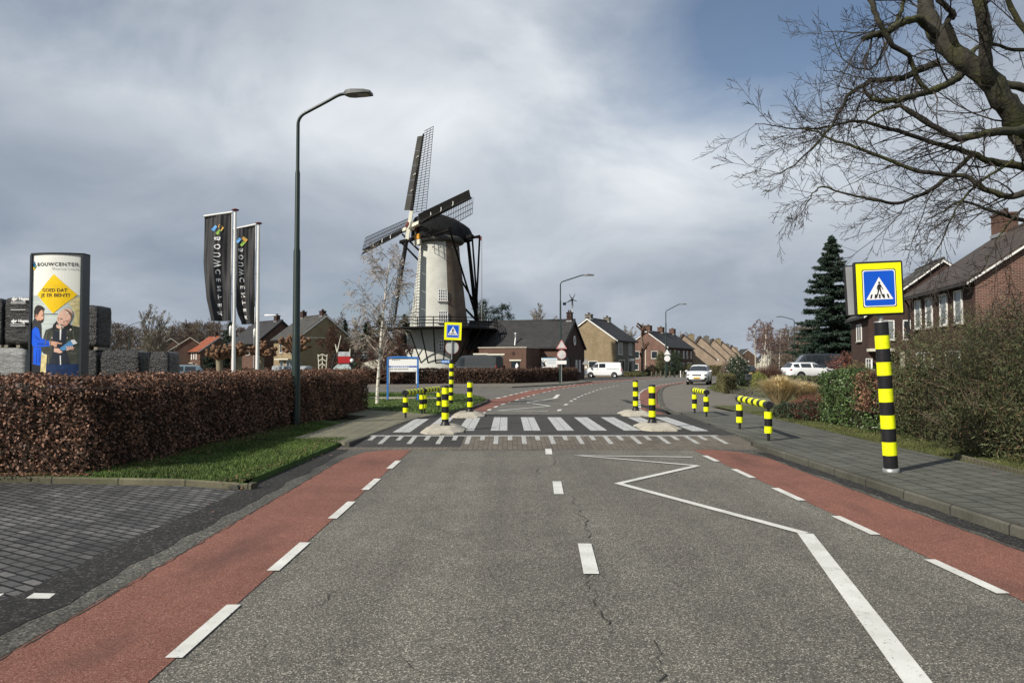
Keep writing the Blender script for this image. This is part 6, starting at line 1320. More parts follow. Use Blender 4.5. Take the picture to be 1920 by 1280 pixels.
# ================================================================== VEHICLES
def vehicle(name, label, cat, loc, rz, paint, stations, glass_spans, ws, rs, wheels, L_, W_, arch=True, ztop_trim=None, lights=None, group=None, wheel_r=.33, blank=(), smooth=True):
    """stations from the nose (+x) to the tail: (x, half width, z bottom, z belt, z roof or None, roof half width)"""
    root = thing(name, label, cat, loc, rz, group); n = len(stations); V = []; NP = 9
    for x, w_, zb, zl, zr, wr in stations:
        up = zr if zr else zl
        if zr: a5 = (w_ * .97 + (wr - w_ * .97) * .07, zl + (up - zl) * .07); a6 = (w_ * .97 + (wr - w_ * .97) * .86, zl + (up - zl) * .84); a7 = (wr * .86, up); 
        else: a5 = (w_ * .93, zl + .012); a6 = (w_ * .84, zl + .03); a7 = (w_ * .6, zl + .045)
        ring = [(0, zb), (w_ * .88, zb), (w_ * .985, zb + .10), (w_, (zb + zl) * .5), (w_ * .975, zl), a5, a6, a7, (0, (up + .03) if zr else zl + .055)]
        V += [(x, -y, z) for y, z in ring] + [(x, y, z) for y, z in ring[-2:0:-1]]
    M_ = len(ring) * 2 - 2; body = MB(); gl = []; F = []
    for i in range(n - 1):
        for k in range(M_):
            kk = k if k < NP - 1 else M_ - 1 - k
            f = (i * M_ + k, i * M_ + (k + 1) % M_, (i + 1) * M_ + (k + 1) % M_, (i + 1) * M_ + k)
            isg = (i in glass_spans and kk == 5) or (i in (ws, rs) and kk in (6, 7)) or (i == ws and kk == 5 and False)
            if i in blank and kk == 5: isg = False
            if isg: gl.append((i, kk, k >= NP - 1, f))
            F.append(f)
    F += [tuple(range(M_ - 1, -1, -1)), tuple((n - 1) * M_ + k for k in range(M_))]
    body.add(V, F, smooth); bo = body.build('body', paint, root)
    cnt = {}
    for i, kk, side, f in gl: cnt.setdefault(('w' if i == ws else 'r' if i == rs else 's%d%d' % (i, side)), []).append(f)
    for key, fs in cnt.items():
        m = MB(); P = []
        for f in fs:
            q = [Vector(V[j]) for j in f]; c = sum(q, Vector()) / 4; nn = (q[1] - q[0]).cross(q[2] - q[0]); nn.normalize()
            cc = Vector((c.x, 0, .8)); 
            if nn.dot(c - cc) < 0: nn = -nn
            m.add([tuple(c + (p - c) * .93 + nn * .012) for p in q] if key[0] == 's' else [tuple(p + nn * .012) for p in q], [(0, 1, 2, 3)])
        m.build({'w': 'windscreen', 'r': 'rear_window'}.get(key, 'side_window'), M_glass, root)
    for x in wheels:
        for s_ in (-1, 1):
            y = s_ * (W_ / 2 - .10)
            mx = Matrix.Translation((x, y, wheel_r)) @ Matrix.Rotation(R(90), 4, 'X')
            t = MB(); t.lathe([(wheel_r * .6, -.11), (wheel_r * .95, -.11), (wheel_r, -.08), (wheel_r, .08), (wheel_r * .95, .11), (wheel_r * .6, .11)], M=mx, n=22); w = t.build('wheel', M_rubber, root)
            t = MB(); t.lathe([(wheel_r * .62, -.117), (.05, -.120), (.05, .120), (wheel_r * .62, .117)], M=mx, n=22); t.build('rim', M_rim, w)
            a = MB(); a.tube([(x, s_ * (W_ / 2 - .05), wheel_r + .03), (x, s_ * (W_ / 2 + .004), wheel_r + .03)], wheel_r + .055, 22); a.build('wheel_arch', M_black, root)
    return root
def addbox(root, name, c, d, m, bev=0.02, rz=0): mb = MB(); mb.box(c, d, rz, bev); return mb.build(name, m, root)
# oncoming white crossover
x, y = XY(1311, 64.5)
st = [(2.14, .58, .38, .74, None, 0), (2.06, .76, .30, .86, None, 0), (1.80, .86, .24, .98, None, 0), (1.30, .885, .24, 1.06, None, 0), (.98, .89, .24, 1.10, None, 0), (.30, .89, .24, 1.13, 1.54, .58), (.02, .89, .24, 1.13, 1.62, .61), (-.55, .89, .24, 1.14, 1.65, .62), (-.65, .89, .24, 1.14, 1.65, .62), (-1.35, .88, .26, 1.15, 1.61, .60), (-1.75, .86, .3, 1.16, 1.52, .56), (-2.0, .82, .36, 1.10, None, 0), (-2.13, .66, .42, .9, None, 0)]
c = vehicle('car', 'white crossover car driving towards the camera on the bend', 'car', (x, y, .01), R(250), M_carwhite, st, (4, 5, 6, 8, 9), 4, 10, (1.32, -1.25), 4.28, 1.78)
addbox(c, 'grille', (2.10, 0, .80), (.10, .74, .13), M_black); addbox(c, 'chrome_bar', (2.165, 0, .845), (.03, .5, .03), M_rim, .005); addbox(c, 'bumper', (2.06, 0, .38), (.22, 1.34, .22), M_black, .05); addbox(c, 'skid_plate', (2.13, 0, .37), (.12, .85, .055), M_galv); addbox(c, 'licence_plate', (2.19, 0, .585), (.02, .50, .11), mat('plate_yellow', (.75, .42, .03), .4), .003)
for s_ in (-1, 1):
    hl = addbox(c, 'headlight', (2.0, s_ * .64, .83), (.26, .32, .15), mat('headlamp_glass', (.20, .21, .22), .1, var=.4, scale=6, spec=.9), .05, s_ * R(-28)); addbox(hl, 'reflector', (2.10, s_ * .58, .80), (.10, .14, .05), M_signwhite, .02)
    addbox(c, 'fog_lamp', (2.05, s_ * .66, .50), (.16, .30, .24), M_black, .06, s_ * R(-18)); addbox(c, 'wing_mirror', (.72, s_ * 1.0, 1.13), (.16, .22, .14), M_carwhite, .05)
mb = MB(); mb.tube([(.8, -.35, 1.2), (.6, .35, 1.28)], .008, 4); mb.build('wiper', M_black, c)
# white panel van at the junction
x, y = XY(1131, 97)
st = [(2.42, .70, .35, .80, None, 0), (2.30, .86, .28, 1.0, None, 0), (1.70, .94, .26, 1.18, None, 0), (1.52, .95, .26, 1.22, None, 0), (.92, .95, .26, 1.22, 1.82, .74), (.72, .95, .26, 1.22, 1.90, .78), (.55, .95, .26, 1.22, 1.93, .79), (.45, .95, .26, 1.22, 1.93, .79), (-.40, .95, .26, 1.22, 1.95, .80), (-.5, .95, .26, 1.22, 1.95, .80), (-2.1, .95, .28, 1.22, 1.93, .80), (-2.30, .93, .30, 1.2, 1.86, .77), (-2.42, .90, .36, 1.1, None, 0), (-2.46, .88, .4, .9, None, 0)]
c = vehicle('van', 'white panel van standing before the tan gabled house', 'van', (x, y, .01), R(166), M_carwhite, st, (3, 4, 5, 7), 3, 11, (1.50, -1.50), 4.9, 1.9, wheel_r=.34, smooth=False)
for s_ in (-1, 1): addbox(c, 'tail_light', (-2.40, s_ * .86, 1.0), (.10, .12, .34), M_signred); addbox(c, 'wing_mirror', (1.35, s_ * 1.03, 1.2), (.14, .2, .2), M_black); addbox(c, 'headlight', (2.32, s_ * .72, .85), (.18, .25, .16), M_galv, .04)
addbox(c, 'bumper', (-2.46, 0, .42), (.16, 1.8, .20), M_lampgrey, .04); addbox(c, 'bumper', (2.40, 0, .38), (.14, 1.6, .22), M_lampgrey, .04); addbox(c, 'door_handle', (.62, .96, 1.1), (.14, .03, .04), M_black, .005); addbox(c, 'sliding_rail', (-1.3, .955, 1.12), (1.5, .02, .03), M_lampgrey, .004)
# white estate on the raised drive
x, y = XY(1521, 62)
st = [(2.32, .62, .36, .62, None, 0), (2.22, .80, .26, .74, None, 0), (1.75, .88, .20, .86, None, 0), (1.15, .90, .20, .94, None, 0), (.98, .90, .20, .96, None, 0), (.15, .90, .20, .98, 1.36, .60), (-.15, .90, .20, .98, 1.42, .62), (-.30, .90, .2, .98, 1.44, .62), (-.42, .90, .2, .98, 1.44, .62), (-1.35, .90, .2, 1.0, 1.43, .60), (-1.45, .90, .2, 1.0, 1.42, .60), (-1.95, .88, .24, 1.02, 1.36, .56), (-2.22, .84, .30, .98, None, 0), (-2.34, .72, .36, .8, None, 0)]
c = vehicle('car', 'white estate car parked sideways behind the low green garden hedge', 'car', (x, y, .415), R(8), M_carwhite, st, (5, 6, 8, 10, 4), 4, 11, (1.42, -1.38), 4.66, 1.8)
for s_ in (-1, 1): addbox(c, 'tail_light', (-2.20, s_ * .74, .86), (.18, .26, .12), M_signred, .03); addbox(c, 'headlight', (2.14, s_ * .70, .68), (.26, .24, .10), M_glass, .03); addbox(c, 'wing_mirror', (.78, s_ * .99, .98), (.16, .18, .12), M_carwhite, .04); mb = MB(); mb.tube([(-.0, s_ * .55, 1.47), (-1.8, s_ * .52, 1.46)], .018, 6); mb.build('roof_rail', M_galv, c)
# vans
vst = [(2.55, .80, .35, .95, None, 0), (2.42, .92, .28, 1.08, None, 0), (1.95, .98, .26, 1.22, None, 0), (1.80, .99, .26, 1.28, None, 0), (1.15, .99, .26, 1.30, 2.15, .82), (.95, .99, .26, 1.30, 2.28, .86), (.55, .99, .26, 1.30, 2.33, .87), (.42, .99, .26, 1.30, 2.33, .87), (-.7, .99, .26, 1.30, 2.34, .87), (-.82, .99, .26, 1.3, 2.34, .87), (-2.2, .99, .28, 1.30, 2.32, .87), (-2.48, .98, .30, 1.3, 2.22, .85), (-2.52, .97, .34, 1.2, None, 0)]
x, y = XY(889, 74); c = c_mill = vehicle('van', 'dark slate panel van parked beside the windmill, its tail to the barn', 'van', (x, y, .01), R(158), M_vangrey, vst, (3, 4, 5), 3, 99, (1.6, -1.6), 5.1, 1.98, smooth=False)
for s_ in (-1, 1): addbox(c, 'tail_light', (-2.5, s_ * .9, 1.25), (.08, .12, .40), M_signred, .02); addbox(c, 'wing_mirror', (1.6, s_ * 1.1, 1.35), (.14, .2, .28), M_black, .03)
c_mill.scale = (1.08, 1.0, 1.10)
x, y = XY(1527, 73); c = vehicle('van', 'dark grey minibus parked behind the white estate car', 'van', (x, y, .405), R(172), M_vangrey, vst, (3, 4, 5, 7, 9), 3, 99, (1.6, -1.6), 5.1, 1.98, smooth=False)
for s_ in (-1, 1): addbox(c, 'tail_light', (-2.5, s_ * .9, 1.25), (.08, .12, .40), M_signred, .02); addbox(c, 'wing_mirror', (1.6, s_ * 1.1, 1.35), (.14, .2, .28), M_black, .03)
hat = [(1.95, .60, .36, .68, None, 0), (1.85, .78, .26, .80, None, 0), (1.2, .85, .2, .95, None, 0), (.95, .86, .2, .98, None, 0), (.25, .86, .2, 1.0, 1.46, .58), (-.1, .86, .2, 1.0, 1.52, .60), (-.3, .86, .2, 1.0, 1.52, .60), (-.4, .86, .2, 1.0, 1.52, .60), (-1.2, .86, .22, 1.02, 1.48, .58), (-1.5, .84, .26, 1.02, 1.42, .56), (-1.85, .80, .3, .98, None, 0), (-1.95, .7, .4, .8, None, 0)]
def hatch(label, px, Y, rz, paint):
    x, y = XY(px, Y); c = vehicle('car', label, 'car', (x, y, .01), R(rz), paint, hat, (3, 4, 5, 7), 3, 9, (1.2, -1.2), 3.9, 1.72, wheel_r=.31)
    for s_ in (-1, 1): addbox(c, 'tail_light', (-1.86, s_ * .72, .95), (.12, .14, .24), M_signred, .03); addbox(c, 'headlight', (1.82, s_ * .62, .74), (.2, .24, .12), M_galv, .03)
    addbox(c, 'licence_plate', (-1.965, 0, .62), (.03, .5, .11), mat('plate_yellow', (.75, .42, .03), .4), .003); return c
hatch('white hatchback whose roof shows above the far hedge in front of the windmill', 768, 66, 272, M_carwhite)
hatch('dark hatchback seen from behind right of the white flowered bush', 1402, 96, 84, M_cardark)
hatch('blue grey car roof just above the near hedge before the left brick houses', 337, 60, 200, mat('blue_grey_paint', (.12, .17, .20), .25, spec=.6)).location.z = .12
# caravan behind the birch
x, y = XY(722, 64); cv = thing('caravan', 'cream caravan with a rounded roof behind the birch and the blue framed board', 'caravan', (x, y, 0), R(4)); mb = MB(); P = [(-1.9, .45), (1.7, .45), (1.95, .9), (1.9, 1.5), (1.55, 2.0), (.4, 2.15), (-.9, 2.1), (-1.7, 1.8), (-2.0, 1.3)]; mb.xprism(P, -1.0, 1.0); mb.build('body', M_cream, cv); mb = MB(); mb.box((.2, -1.01, 1.45), (1.1, .04, .5)); mb.build('window', M_glass, cv)
for s_ in (-1, 1): mb = MB(); mb.tube([(0, s_ * .85, .32), (0, s_ * 1.02, .32)], .32, 16); mb.build('wheel', M_rubber, cv)
# cyclist far down the street
x, y = XY(1338.5, 116); cy = thing('bicycle', 'dark bicycle ridden towards the camera right of the white crossover', 'bicycle', (x, y, .01), R(262)); 
for wx, nm in ((.52, 'wheel'), (-.52, 'wheel')):
    mb = MB(); mb.tube([(wx + .33 * math.cos(a), 0, .34 + .33 * math.sin(a)) for a in [2 * PI * i / 20 for i in range(21)]], .025, 6, cap=False); mb.build(nm, M_rubber, cy)
mb = MB(); 
for p, q in (((.52, 0, .34), (.40, 0, .95)), ((.42, 0, .85), (-.12, 0, .30)), ((-.12, 0, .3), (-.25, 0, .92)), ((-.22, 0, .82), (.42, 0, .85)), ((-.12, 0, .3), (-.52, 0, .34)), ((-.25, 0, .85), (-.52, 0, .34))): mb.tube([p, q], .022, 6)
mb.build('frame', M_cardark, cy); mb = MB(); mb.tube([(.30, -.30, 1.05), (.40, -.1, 1.06), (.40, .1, 1.06), (.30, .30, 1.05)], .02, 6); mb.build('handlebar', M_black, cy); mb = MB(); mb.box((-.27, 0, .95), (.25, .16, .06), bev=.02); mb.build('saddle', M_black, cy)
def skinfig(name, parent, verts, edges, radii, m, lvl=2):
    me = bpy.data.meshes.new(name); me.from_pydata(verts, edges, []); o = bpy.data.objects.new(name, me); C.objects.link(o); md = o.modifiers.new('skin', 'SKIN'); sv = me.skin_vertices[0].data
    for i, r_ in enumerate(radii): sv[i].radius = (r_, r_); sv[i].use_root = (i == 0)
    sb = o.modifiers.new('sub', 'SUBSURF'); sb.levels = lvl; sb.render_levels = lvl; me.materials.append(m); o.parent = parent; return o
pe = thing('person', 'cyclist in a pale jacket and dark trousers riding a bicycle far down the street', 'person', (x, y, .01), R(262))
bv = [(-.22, 0, 1.0), (-.12, 0, 1.25), (-.02, 0, 1.46), (.02, 0, 1.58), (.04, 0, 1.68), (.03, 0, 1.78), (0, .19, 1.43), (.16, .27, 1.22), (.30, .28, 1.07), (0, -.19, 1.43), (.16, -.27, 1.22), (.30, -.28, 1.07), (-.20, .11, .98), (.12, .12, .80), (-.05, .12, .42), (.02, .12, .34), (-.20, -.11, .98), (.18, -.12, .92), (.0, -.12, .55), (.08, -.12, .48)]
be = [(0, 1), (1, 2), (2, 3), (3, 4), (4, 5), (2, 6), (6, 7), (7, 8), (2, 9), (9, 10), (10, 11), (0, 12), (12, 13), (13, 14), (14, 15), (0, 16), (16, 17), (17, 18), (18, 19)]
br_ = [.15, .15, .14, .055, .085, .07, .07, .055, .04, .07, .055, .04, .10, .08, .055, .045, .10, .08, .055, .045]
skinfig('body', pe, bv, be, br_, mat('cyclist_clothes', (.20, .17, .17), .8, var=.6, scale=2.2)); mb = MB(); mb.lathe([(.001, -.10), (.085, -.05), (.10, .03), (.08, .10), (.001, .14)], (.045, 0, 1.71), 14); mb.build('head', mat('skin', (.42, .25, .18), .6), pe); mb = MB(); mb.lathe([(.107, .02), (.10, .09), (.06, .15), (.001, .17)], (.03, 0, 1.71), 14); mb.build('hair', mat('hair', (.30, .25, .2), .8), pe)

# ================================================================== SIGNS BEYOND THE CROSSING
M_signpink = mat('pale_sign_red', (.50, .20, .19), .5, var=.1)
M_signshade = mat('shaded_sign_white', (.56, .55, .54), .5)  # white sign faces greyed: their back-lit shade is put into the colour
def tri(W): return [(-W / 2, 0), (W / 2, 0), (0, W * .866)]
def plate(parent, name, poly, c, m, t=.03, yaw=0):
    mb = MB(); Mx = Matrix.Translation(c) @ Matrix.Rotation(yaw, 4, 'Z'); mb.add([tuple(Mx @ Vector((x, y, z))) for y in (-t, 0) for x, z in poly], [tuple(range(len(poly))), tuple(range(2 * len(poly) - 1, len(poly) - 1, -1))] + [(i, len(poly) + i, len(poly) + (i + 1) % len(poly), (i + 1) % len(poly)) for i in range(len(poly))]); return mb.build(name, m, parent)
def circ(r_, n=24): return [(r_ * math.cos(2 * PI * i / n), r_ * math.sin(2 * PI * i / n)) for i in range(n)]
def signpost(label, px, Y, items, h, m=M_galv, z0=0):
    x, y = XY(px, Y); root = thing('road_sign', label, 'traffic sign', (x, y, z0)); mb = MB(); mb.tube([(0, .03, 0), (0, .03, h)], .035, 8); mb.build('pole', m, root)
    for nm, poly, z, mm, inner, mi in items:
        o = plate(root, nm, poly, (0, 0, z), mm)
        if inner: plate(o, 'face', inner, (0, -.032, z), mi, .004)
    return root
signpost('triangular and round pale signs with a small plate before the far hedge lamp post', 1053, 65.6, [('triangle_plate', tri(.95), 3.05, M_signpink, [(x * .74, z * .74 + .09) for x, z in tri(.95)], M_signshade), ('round_plate', circ(.40), 2.55, M_signpink, circ(.35), M_signshade), ('rectangular_plate', [(-.42, -.16), (.42, -.16), (.42, .16), (-.42, .16)], 1.88, M_signwhite, None, None)], 3.5)
r_ = signpost('grey backed triangular sign on a thin pale post before the white van', 1098.5, 78, [('triangle_plate', [(x, z) for x, z in tri(.72)], 1.72, M_signback, None, None), ('round_plate', circ(.12), 1.42, M_signwhite, None, None)], 2.2)
signpost('round and triangular white sign backs on the lamp post before the brick terrace', 1251, 100.3, [('triangle_plate', tri(.85), 3.0, M_signwhite, None, None), ('round_plate', circ(.40), 2.5, M_signwhite, None, None)], 3.6, M_green)
x, y = XY(836, 44); sn = thing('street_name_sign', 'small blue street name plate on a thin post left of the far striped post', 'sign', (x, y, 0)); mb = MB(); mb.tube([(.20, .02, 0), (.20, .02, 1.95)], .025, 8); mb.build('post', M_galv, sn); mb = MB(); mb.box((0, 0, 1.86), (.52, .02, .16)); mb.build('panel', mat('pale_sign_blue', (.06, .22, .62), .4), sn); mb = MB()
for i, l in enumerate((.10, .14, .08)): mb.box((-.16 + i * .15, -.012, 1.86), (l, .004, .05))
mb.build('lettering', M_signwhite, sn)
x, y = XY(1403, 50); lb = thing('letter_box', 'dark square letter box on a thin post in front of the yellow green bush', 'letter box', (x, y, 0), R(5)); mb = MB(); mb.tube([(0, 0, 0), (0, 0, .7)], .03, 8); mb.build('post', M_black, lb); mb = MB(); mb.box((0, 0, .86), (.40, .22, .40), bev=.02); mb.build('box', mat('slate_paint', (.045, .05, .055), .5), lb); mb = MB(); mb.box((0, -.115, .96), (.28, .02, .03)); mb.build('flap', M_black, lb)
x, y = XY(1276, 101); po = thing('marker_post', 'short white marker post right of the lamp before the terrace', 'post', (x, y, 0)); mb = MB(); mb.tube([(0, 0, 0), (0, 0, .8)], .06, 10); mb.build('shaft', M_white, po); mb = MB(); mb.lathe([(.062, .8), (.05, .86), (.001, .88)], n=10); mb.build('cap', M_signwhite, po)
# blue framed board on the grass island
pL = G(726.5, 750, .1); pR = G(783, 749.5, .1); Yb = (pL.y + pR.y) / 2; xl = D(727, 700, Yb).x; xr = D(783.5, 700, Yb).x; bb = thing('board', 'white information board in a bright blue frame on the grass island', 'sign board', ((xl + xr) / 2, Yb, .1), 0); hw = (xr - xl) / 2; zt = D(750, 671, Yb).z - .1; z1 = D(750, 697, Yb).z - .1; kz = Yb / 1420
for s_ in (-1, 1): mb = MB(); mb.box((s_ * hw, 0, zt / 2), (.075, .075, zt)); mb.build('post', M_blueframe, bb)
mb = MB(); mb.tube([(-hw, 0, zt), (-hw * .3, 0, zt + .03), (hw, 0, zt + .0)], .05, 8); mb.build('top_rail', M_blueframe, bb)
mb = MB(); mb.box((0, 0, (zt + z1) / 2 - .02), (hw * 2 - .08, .04, zt - z1 - .06)); mb.build('panel', M_signwhite, bb)
zb = D(750, 687, Yb).z - .1; mb = MB(); mb.box((0, -.023, zb), (hw * 2 - .10, .006, 2.6 * kz)); bs = mb.build('blue_band', mat('deep_band_blue', (.03, .09, .42), .4), bb)
def strokes(mb, x0, x1, z, h_, seed, dens=.8):
    g = random.Random(seed); x = x0
    while x < x1:
        l = g.uniform(.03, .10); mb.box((x + l / 2, -.028, z), (l, .003, h_)); x += l + g.uniform(.015, .04)
mb = MB(); strokes(mb, -hw * .75, hw * .45, zb, .030, 1); mb.build('lettering', M_signwhite, bs)
mb = MB(); strokes(mb, -hw * .78, hw * .35, zb - .115, .030, 2); strokes(mb, -hw * .72, -hw * .2, zb + .30, .020, 3); mb.box((-hw * .85, -.027, zb - .115), (.05, .003, .05)); mb.build('lettering', M_glass, bb)
for s_ in (-1, 1): mb = MB(); mb.box((s_ * (hw - .06), -.0, z1 - .25), (.04, .03, .55)); mb.build('white_strip', M_signwhite, bb)
mb = MB(); mb.box((.8, .0, .045), (3.4, .22, .07)); o = mb.build('concrete_strip', M_conc); o.location = (pL.x - .1, pL.y + 1.2, .1); tag(o, 'narrow pale concrete strip lying in the grass behind the blue board', 'strip')
# fan trellis, market frame, balcony and wrapped blocks behind the near hedge
x, y = XY(606.5, 40); tr_ = thing('trellis', 'cream fan shaped trellis standing against the tan gable', 'trellis', (x, y, 0)); k = 40 / 1420
fx = lambda px: (px - 606.5) * k; fz = lambda py: CAMZ + (683.5 - py) * k
mb = MB()
for b_, t_ in (((601, 700), (596.5, 664)), ((604.5, 700), (604.5, 664)), ((608, 700), (613.5, 664))): mb.tube([(fx(b_[0]), 0, 0), (fx(t_[0]), 0, fz(t_[1]))], .028, 6)
mb.build('upright', M_palew, tr_); mb = MB()
for yy_ in (666, 675, 683.5): 
    w_ = (690 - yy_) * .17 + 4.5; mb.tube([(fx(604.5 - w_), -.03, fz(yy_ + 2)), (0 + fx(604.5), -.03, fz(yy_ - 2)), (fx(604.5 + w_), -.03, fz(yy_ + 2))], .024, 6)
mb.build('crossbars', M_palew, tr_)
x, y = XY(645, 38); fr_ = thing('market_frame', 'angled black legged stand with red and grey panels before the tan gable', 'stand', (x, y, 0)); k = 38 / 1420; fx = lambda px: (px - 645) * k; fz = lambda py: CAMZ + (683.5 - py) * k
for a_, b_ in (((629, 663), (618, 700)), ((655, 676), (668, 702))): mb = MB(); mb.tube([(fx(a_[0]), 0, fz(a_[1])), (fx(b_[0] + (b_[0] - a_[0]) * .9), 0, 0)], .05, 6); mb.build('leg', M_black, fr_)
mb = MB(); mb.add([(fx(633.5), -.05, fz(668)), (fx(657), -.05, fz(668)), (fx(656), -.05, fz(680.5)), (fx(634.5), -.05, fz(681))], [(0, 1, 2, 3)]); mb.box((fx(645), 0, fz(674.5)), (fx(656) - fx(635), .08, fz(668) - fz(681))); mb.build('red_panel', mat('canvas_red', (.36, .015, .02), .6), fr_)
mb = MB(); mb.box((fx(645), .03, fz(663.5)), (fx(656.5) - fx(633.5), .06, fz(659) - fz(667.5))); mb.build('grey_panel', mat('pale_canvas', (.42, .45, .47), .6, var=.3), fr_)
mb = MB(); P = [(fx(634), fz(682)), (fx(652), fz(681)), (fx(660), fz(692)), (fx(658), 0), (fx(622), 0), (fx(622), fz(692))]; mb.xprism(P, 0.0, .12); mb.build('pale_panel', mat('pale_sheet', (.40, .47, .48), .5, var=.35, scale=5), fr_)
for a_, b_, c_ in (((632, 661), (639, 629), .03), ((632, 660), (628.5, 645), .035), ((656, 660), (656.5, 653), .03)): mb = MB(); mb.tube([(fx(a_[0]), 0, fz(a_[1])), (fx(b_[0]), 0, fz(b_[1]))], [c_, c_ * .7], 6); mb.build('pole', M_palew, fr_)
mb = MB(); mb.lathe([(.001, -.12), (.09, -.06), (.10, .05), (.001, .12)], (fx(660), -.02, fz(676)), 10); mb.build('white_drum', M_white, fr_)
x, y = XY(673, 80); bl = thing('balcony', 'small grey railed terrace on a dark shed right of the tan house', 'terrace', (x, y, 0)); k = 80 / 1420; mb = MB(); mb.box((0, 1, 1.15), (2.0, 2, 2.3)); mb.build('shed_wall', M_vangrey, bl); mb = MB(); mb.box((0, 1, 2.38), (2.2, 2.2, .1)); mb.build('deck', M_galv, bl); mb = MB()
for i in range(12): mb.tube([(-.95 + i * 1.9 / 11, 0, 2.4), (-.95 + i * 1.9 / 11, 0, 3.05)], .018, 5)
mb.tube([(-1, 0, 3.05), (1, 0, 3.05)], .03, 6); mb.build('railing', M_galv, bl)

# ================================================================== BUILDERS' YARD: PACKS, PYLON, FLAGS
def packmat(name, c1, c2, lines=0.0, gl=.35):
    def fn(t, co, c, b):
        mp_ = t.nodes.new('ShaderNodeMapping'); mp_.inputs['Scale'].default_value = (1.2, 1.2, 3.2); mp_.inputs['Rotation'].default_value = (.3, .5, .2); t.links.new(co.outputs['Object'], mp_.inputs[0])
        n_ = noise(t, co, 3.2, 7, .68, vec=mp_.outputs[0]); setbump(t, b, n_, 1.0, .09)
        f = ramp(t, n_, [(0.54, (0, 0, 0)), (0.66, (.75,) * 3)]); r_ = mixc(t, f, c, c2)  # paler streaks on the wrinkles: film highlights painted into the colour
        br = t.nodes.new('ShaderNodeTexBrick'); br.inputs['Scale'].default_value = 1; br.inputs['Brick Width'].default_value = .22; br.inputs['Row Height'].default_value = .20; br.inputs['Mortar Size'].default_value = .008; br.offset = 0
        s = t.nodes.new('ShaderNodeSeparateXYZ'); t.links.new(co.outputs['Object'], s.inputs[0]); q = t.nodes.new('ShaderNodeCombineXYZ'); t.links.new(s.outputs[0], q.inputs[0]); t.links.new(s.outputs[2], q.inputs[1]); t.links.new(q.outputs[0], br.inputs['Vector'])
        br.inputs['Color1'].default_value = (1, 1, 1, 1); br.inputs['Color2'].default_value = (.85, .85, .85, 1); br.inputs['Mortar'].default_value = (1 - lines,) * 3 + (1,)
        return mixc(t, 1.0, r_, br.outputs[0], 'MULTIPLY')
    return mat(name, c1, gl, var=.25, scale=1.5, fn=fn, spec=.5)
M_pkblack = packmat('black_stretch_film', (.012, .0125, .014), (.055, .056, .06), .3); M_pkgrey = packmat('clear_film_over_grey_bricks', (.27, .275, .275), (.50, .51, .51), .35); M_pkwhite = packmat('white_shrink_hood', (.50, .53, .52), (.62, .64, .62), .15); M_pksilver = packmat('silvery_film', (.30, .33, .35), (.6, .62, .62), .25)
def pack(label, c, d, m, seed, rz=0.0, group='wrapped packs in the builders yard'):
    root = thing('wrapped_pack', label, 'pallet', (c[0], c[1], c[2]), rz, group); g = random.Random(seed); n = 9; V = []; idx = {}; F = []
    hx, hy, hz = d[0] / 2, d[1] / 2, d[2]; body0 = .10
    def vert(i, j, k):
        key = (i, j, k)
        if key not in idx:
            x, y, z = -1 + 2 * i / n, -1 + 2 * j / n, k / n; e = 1 - .045 * (abs(x) ** 8 + abs(y) ** 8 + (abs(2 * z - 1)) ** 10); b_ = g.uniform(-.018, .018)
            idx[key] = len(V); V.append((x * hx * e * (1 + b_), y * hy * e * (1 + b_), body0 + (z * (hz - body0)) * (1 - (.03 * abs(x) ** 6)) + g.uniform(-.012, .012)))
        return idx[key]
    for a in range(n):
        for b in range(n):
            for f in ([(a, b, 0), (a, b + 1, 0), (a + 1, b + 1, 0), (a + 1, b, 0)], [(a, b, n), (a + 1, b, n), (a + 1, b + 1, n), (a, b + 1, n)], [(a, 0, b), (a + 1, 0, b), (a + 1, 0, b + 1), (a, 0, b + 1)], [(a, n, b), (a, n, b + 1), (a + 1, n, b + 1), (a + 1, n, b)], [(0, a, b), (0, a, b + 1), (0, a + 1, b + 1), (0, a + 1, b)], [(n, a, b), (n, a + 1, b), (n, a + 1, b + 1), (n, a, b + 1)]):
                F.append(tuple(vert(*q) for q in f))
    mb = MB(); mb.add(V, F, True); mb.build('film_wrap', m, root); mb = MB()
    for s_ in (-1, 0, 1): mb.box((s_ * hx * .8, 0, .05), (.12, d[1] * .94, .095))
    mb.build('pallet_base', M_wood, root); return root
Yp = 26.0; kp = Yp / 1420; X_ = lambda px: D(px, 683, Yp).x; Z_ = lambda py: CAMZ + (683.5 - py) * kp
def stack(label, px0, px1, py0, py1, m, seed, Y=Yp, dy=1.0, z0=None):
    kx = Y / 1420; xa, xb = D(px0, 683, Y).x, D(px1, 683, Y).x; zt = CAMZ + (683.5 - py0) * kx; zb_ = max(0.0, CAMZ + (683.5 - py1) * kx) if z0 is None else z0
    return pack(label, ((xa + xb) / 2, Y + dy / 2, zb_), (xb - xa, dy, zt - zb_), m, seed)
stack('grey film wrapped brick pack at the far left edge, under the printed black one', -40, 50, 652, 712, M_pkgrey, 1, z0=0.0)
pk = stack('black wrapped pack with white printed lettering on the grey pack at the left edge', 4, 60, 557, 651, M_pkblack, 2); pk.location.z = Z_(652)
stack('black wrapped pack cut by the left edge beside the printed one', -60, 3, 558, 651, M_pkblack, 3).location.z = Z_(652)
mb = MB(); 
for (px, py, s_) in ((20, 560.5, .12), (20, 602, .12)):
    put_text(mb, 'Hagen', s_ * 1.15, lambda x, z: (D(44.5, 683, Yp).x + x * 1.0 - pk.location.x, -.56, Z_(py) + z - pk.location.z), bold=.006)
    put_text(mb, 'dyr', s_ * 1.1, lambda x, z: (D(27, 683, Yp).x + x * 1.0 + z * .2 - pk.location.x, -.56, Z_(py) + z - pk.location.z), bold=.012)
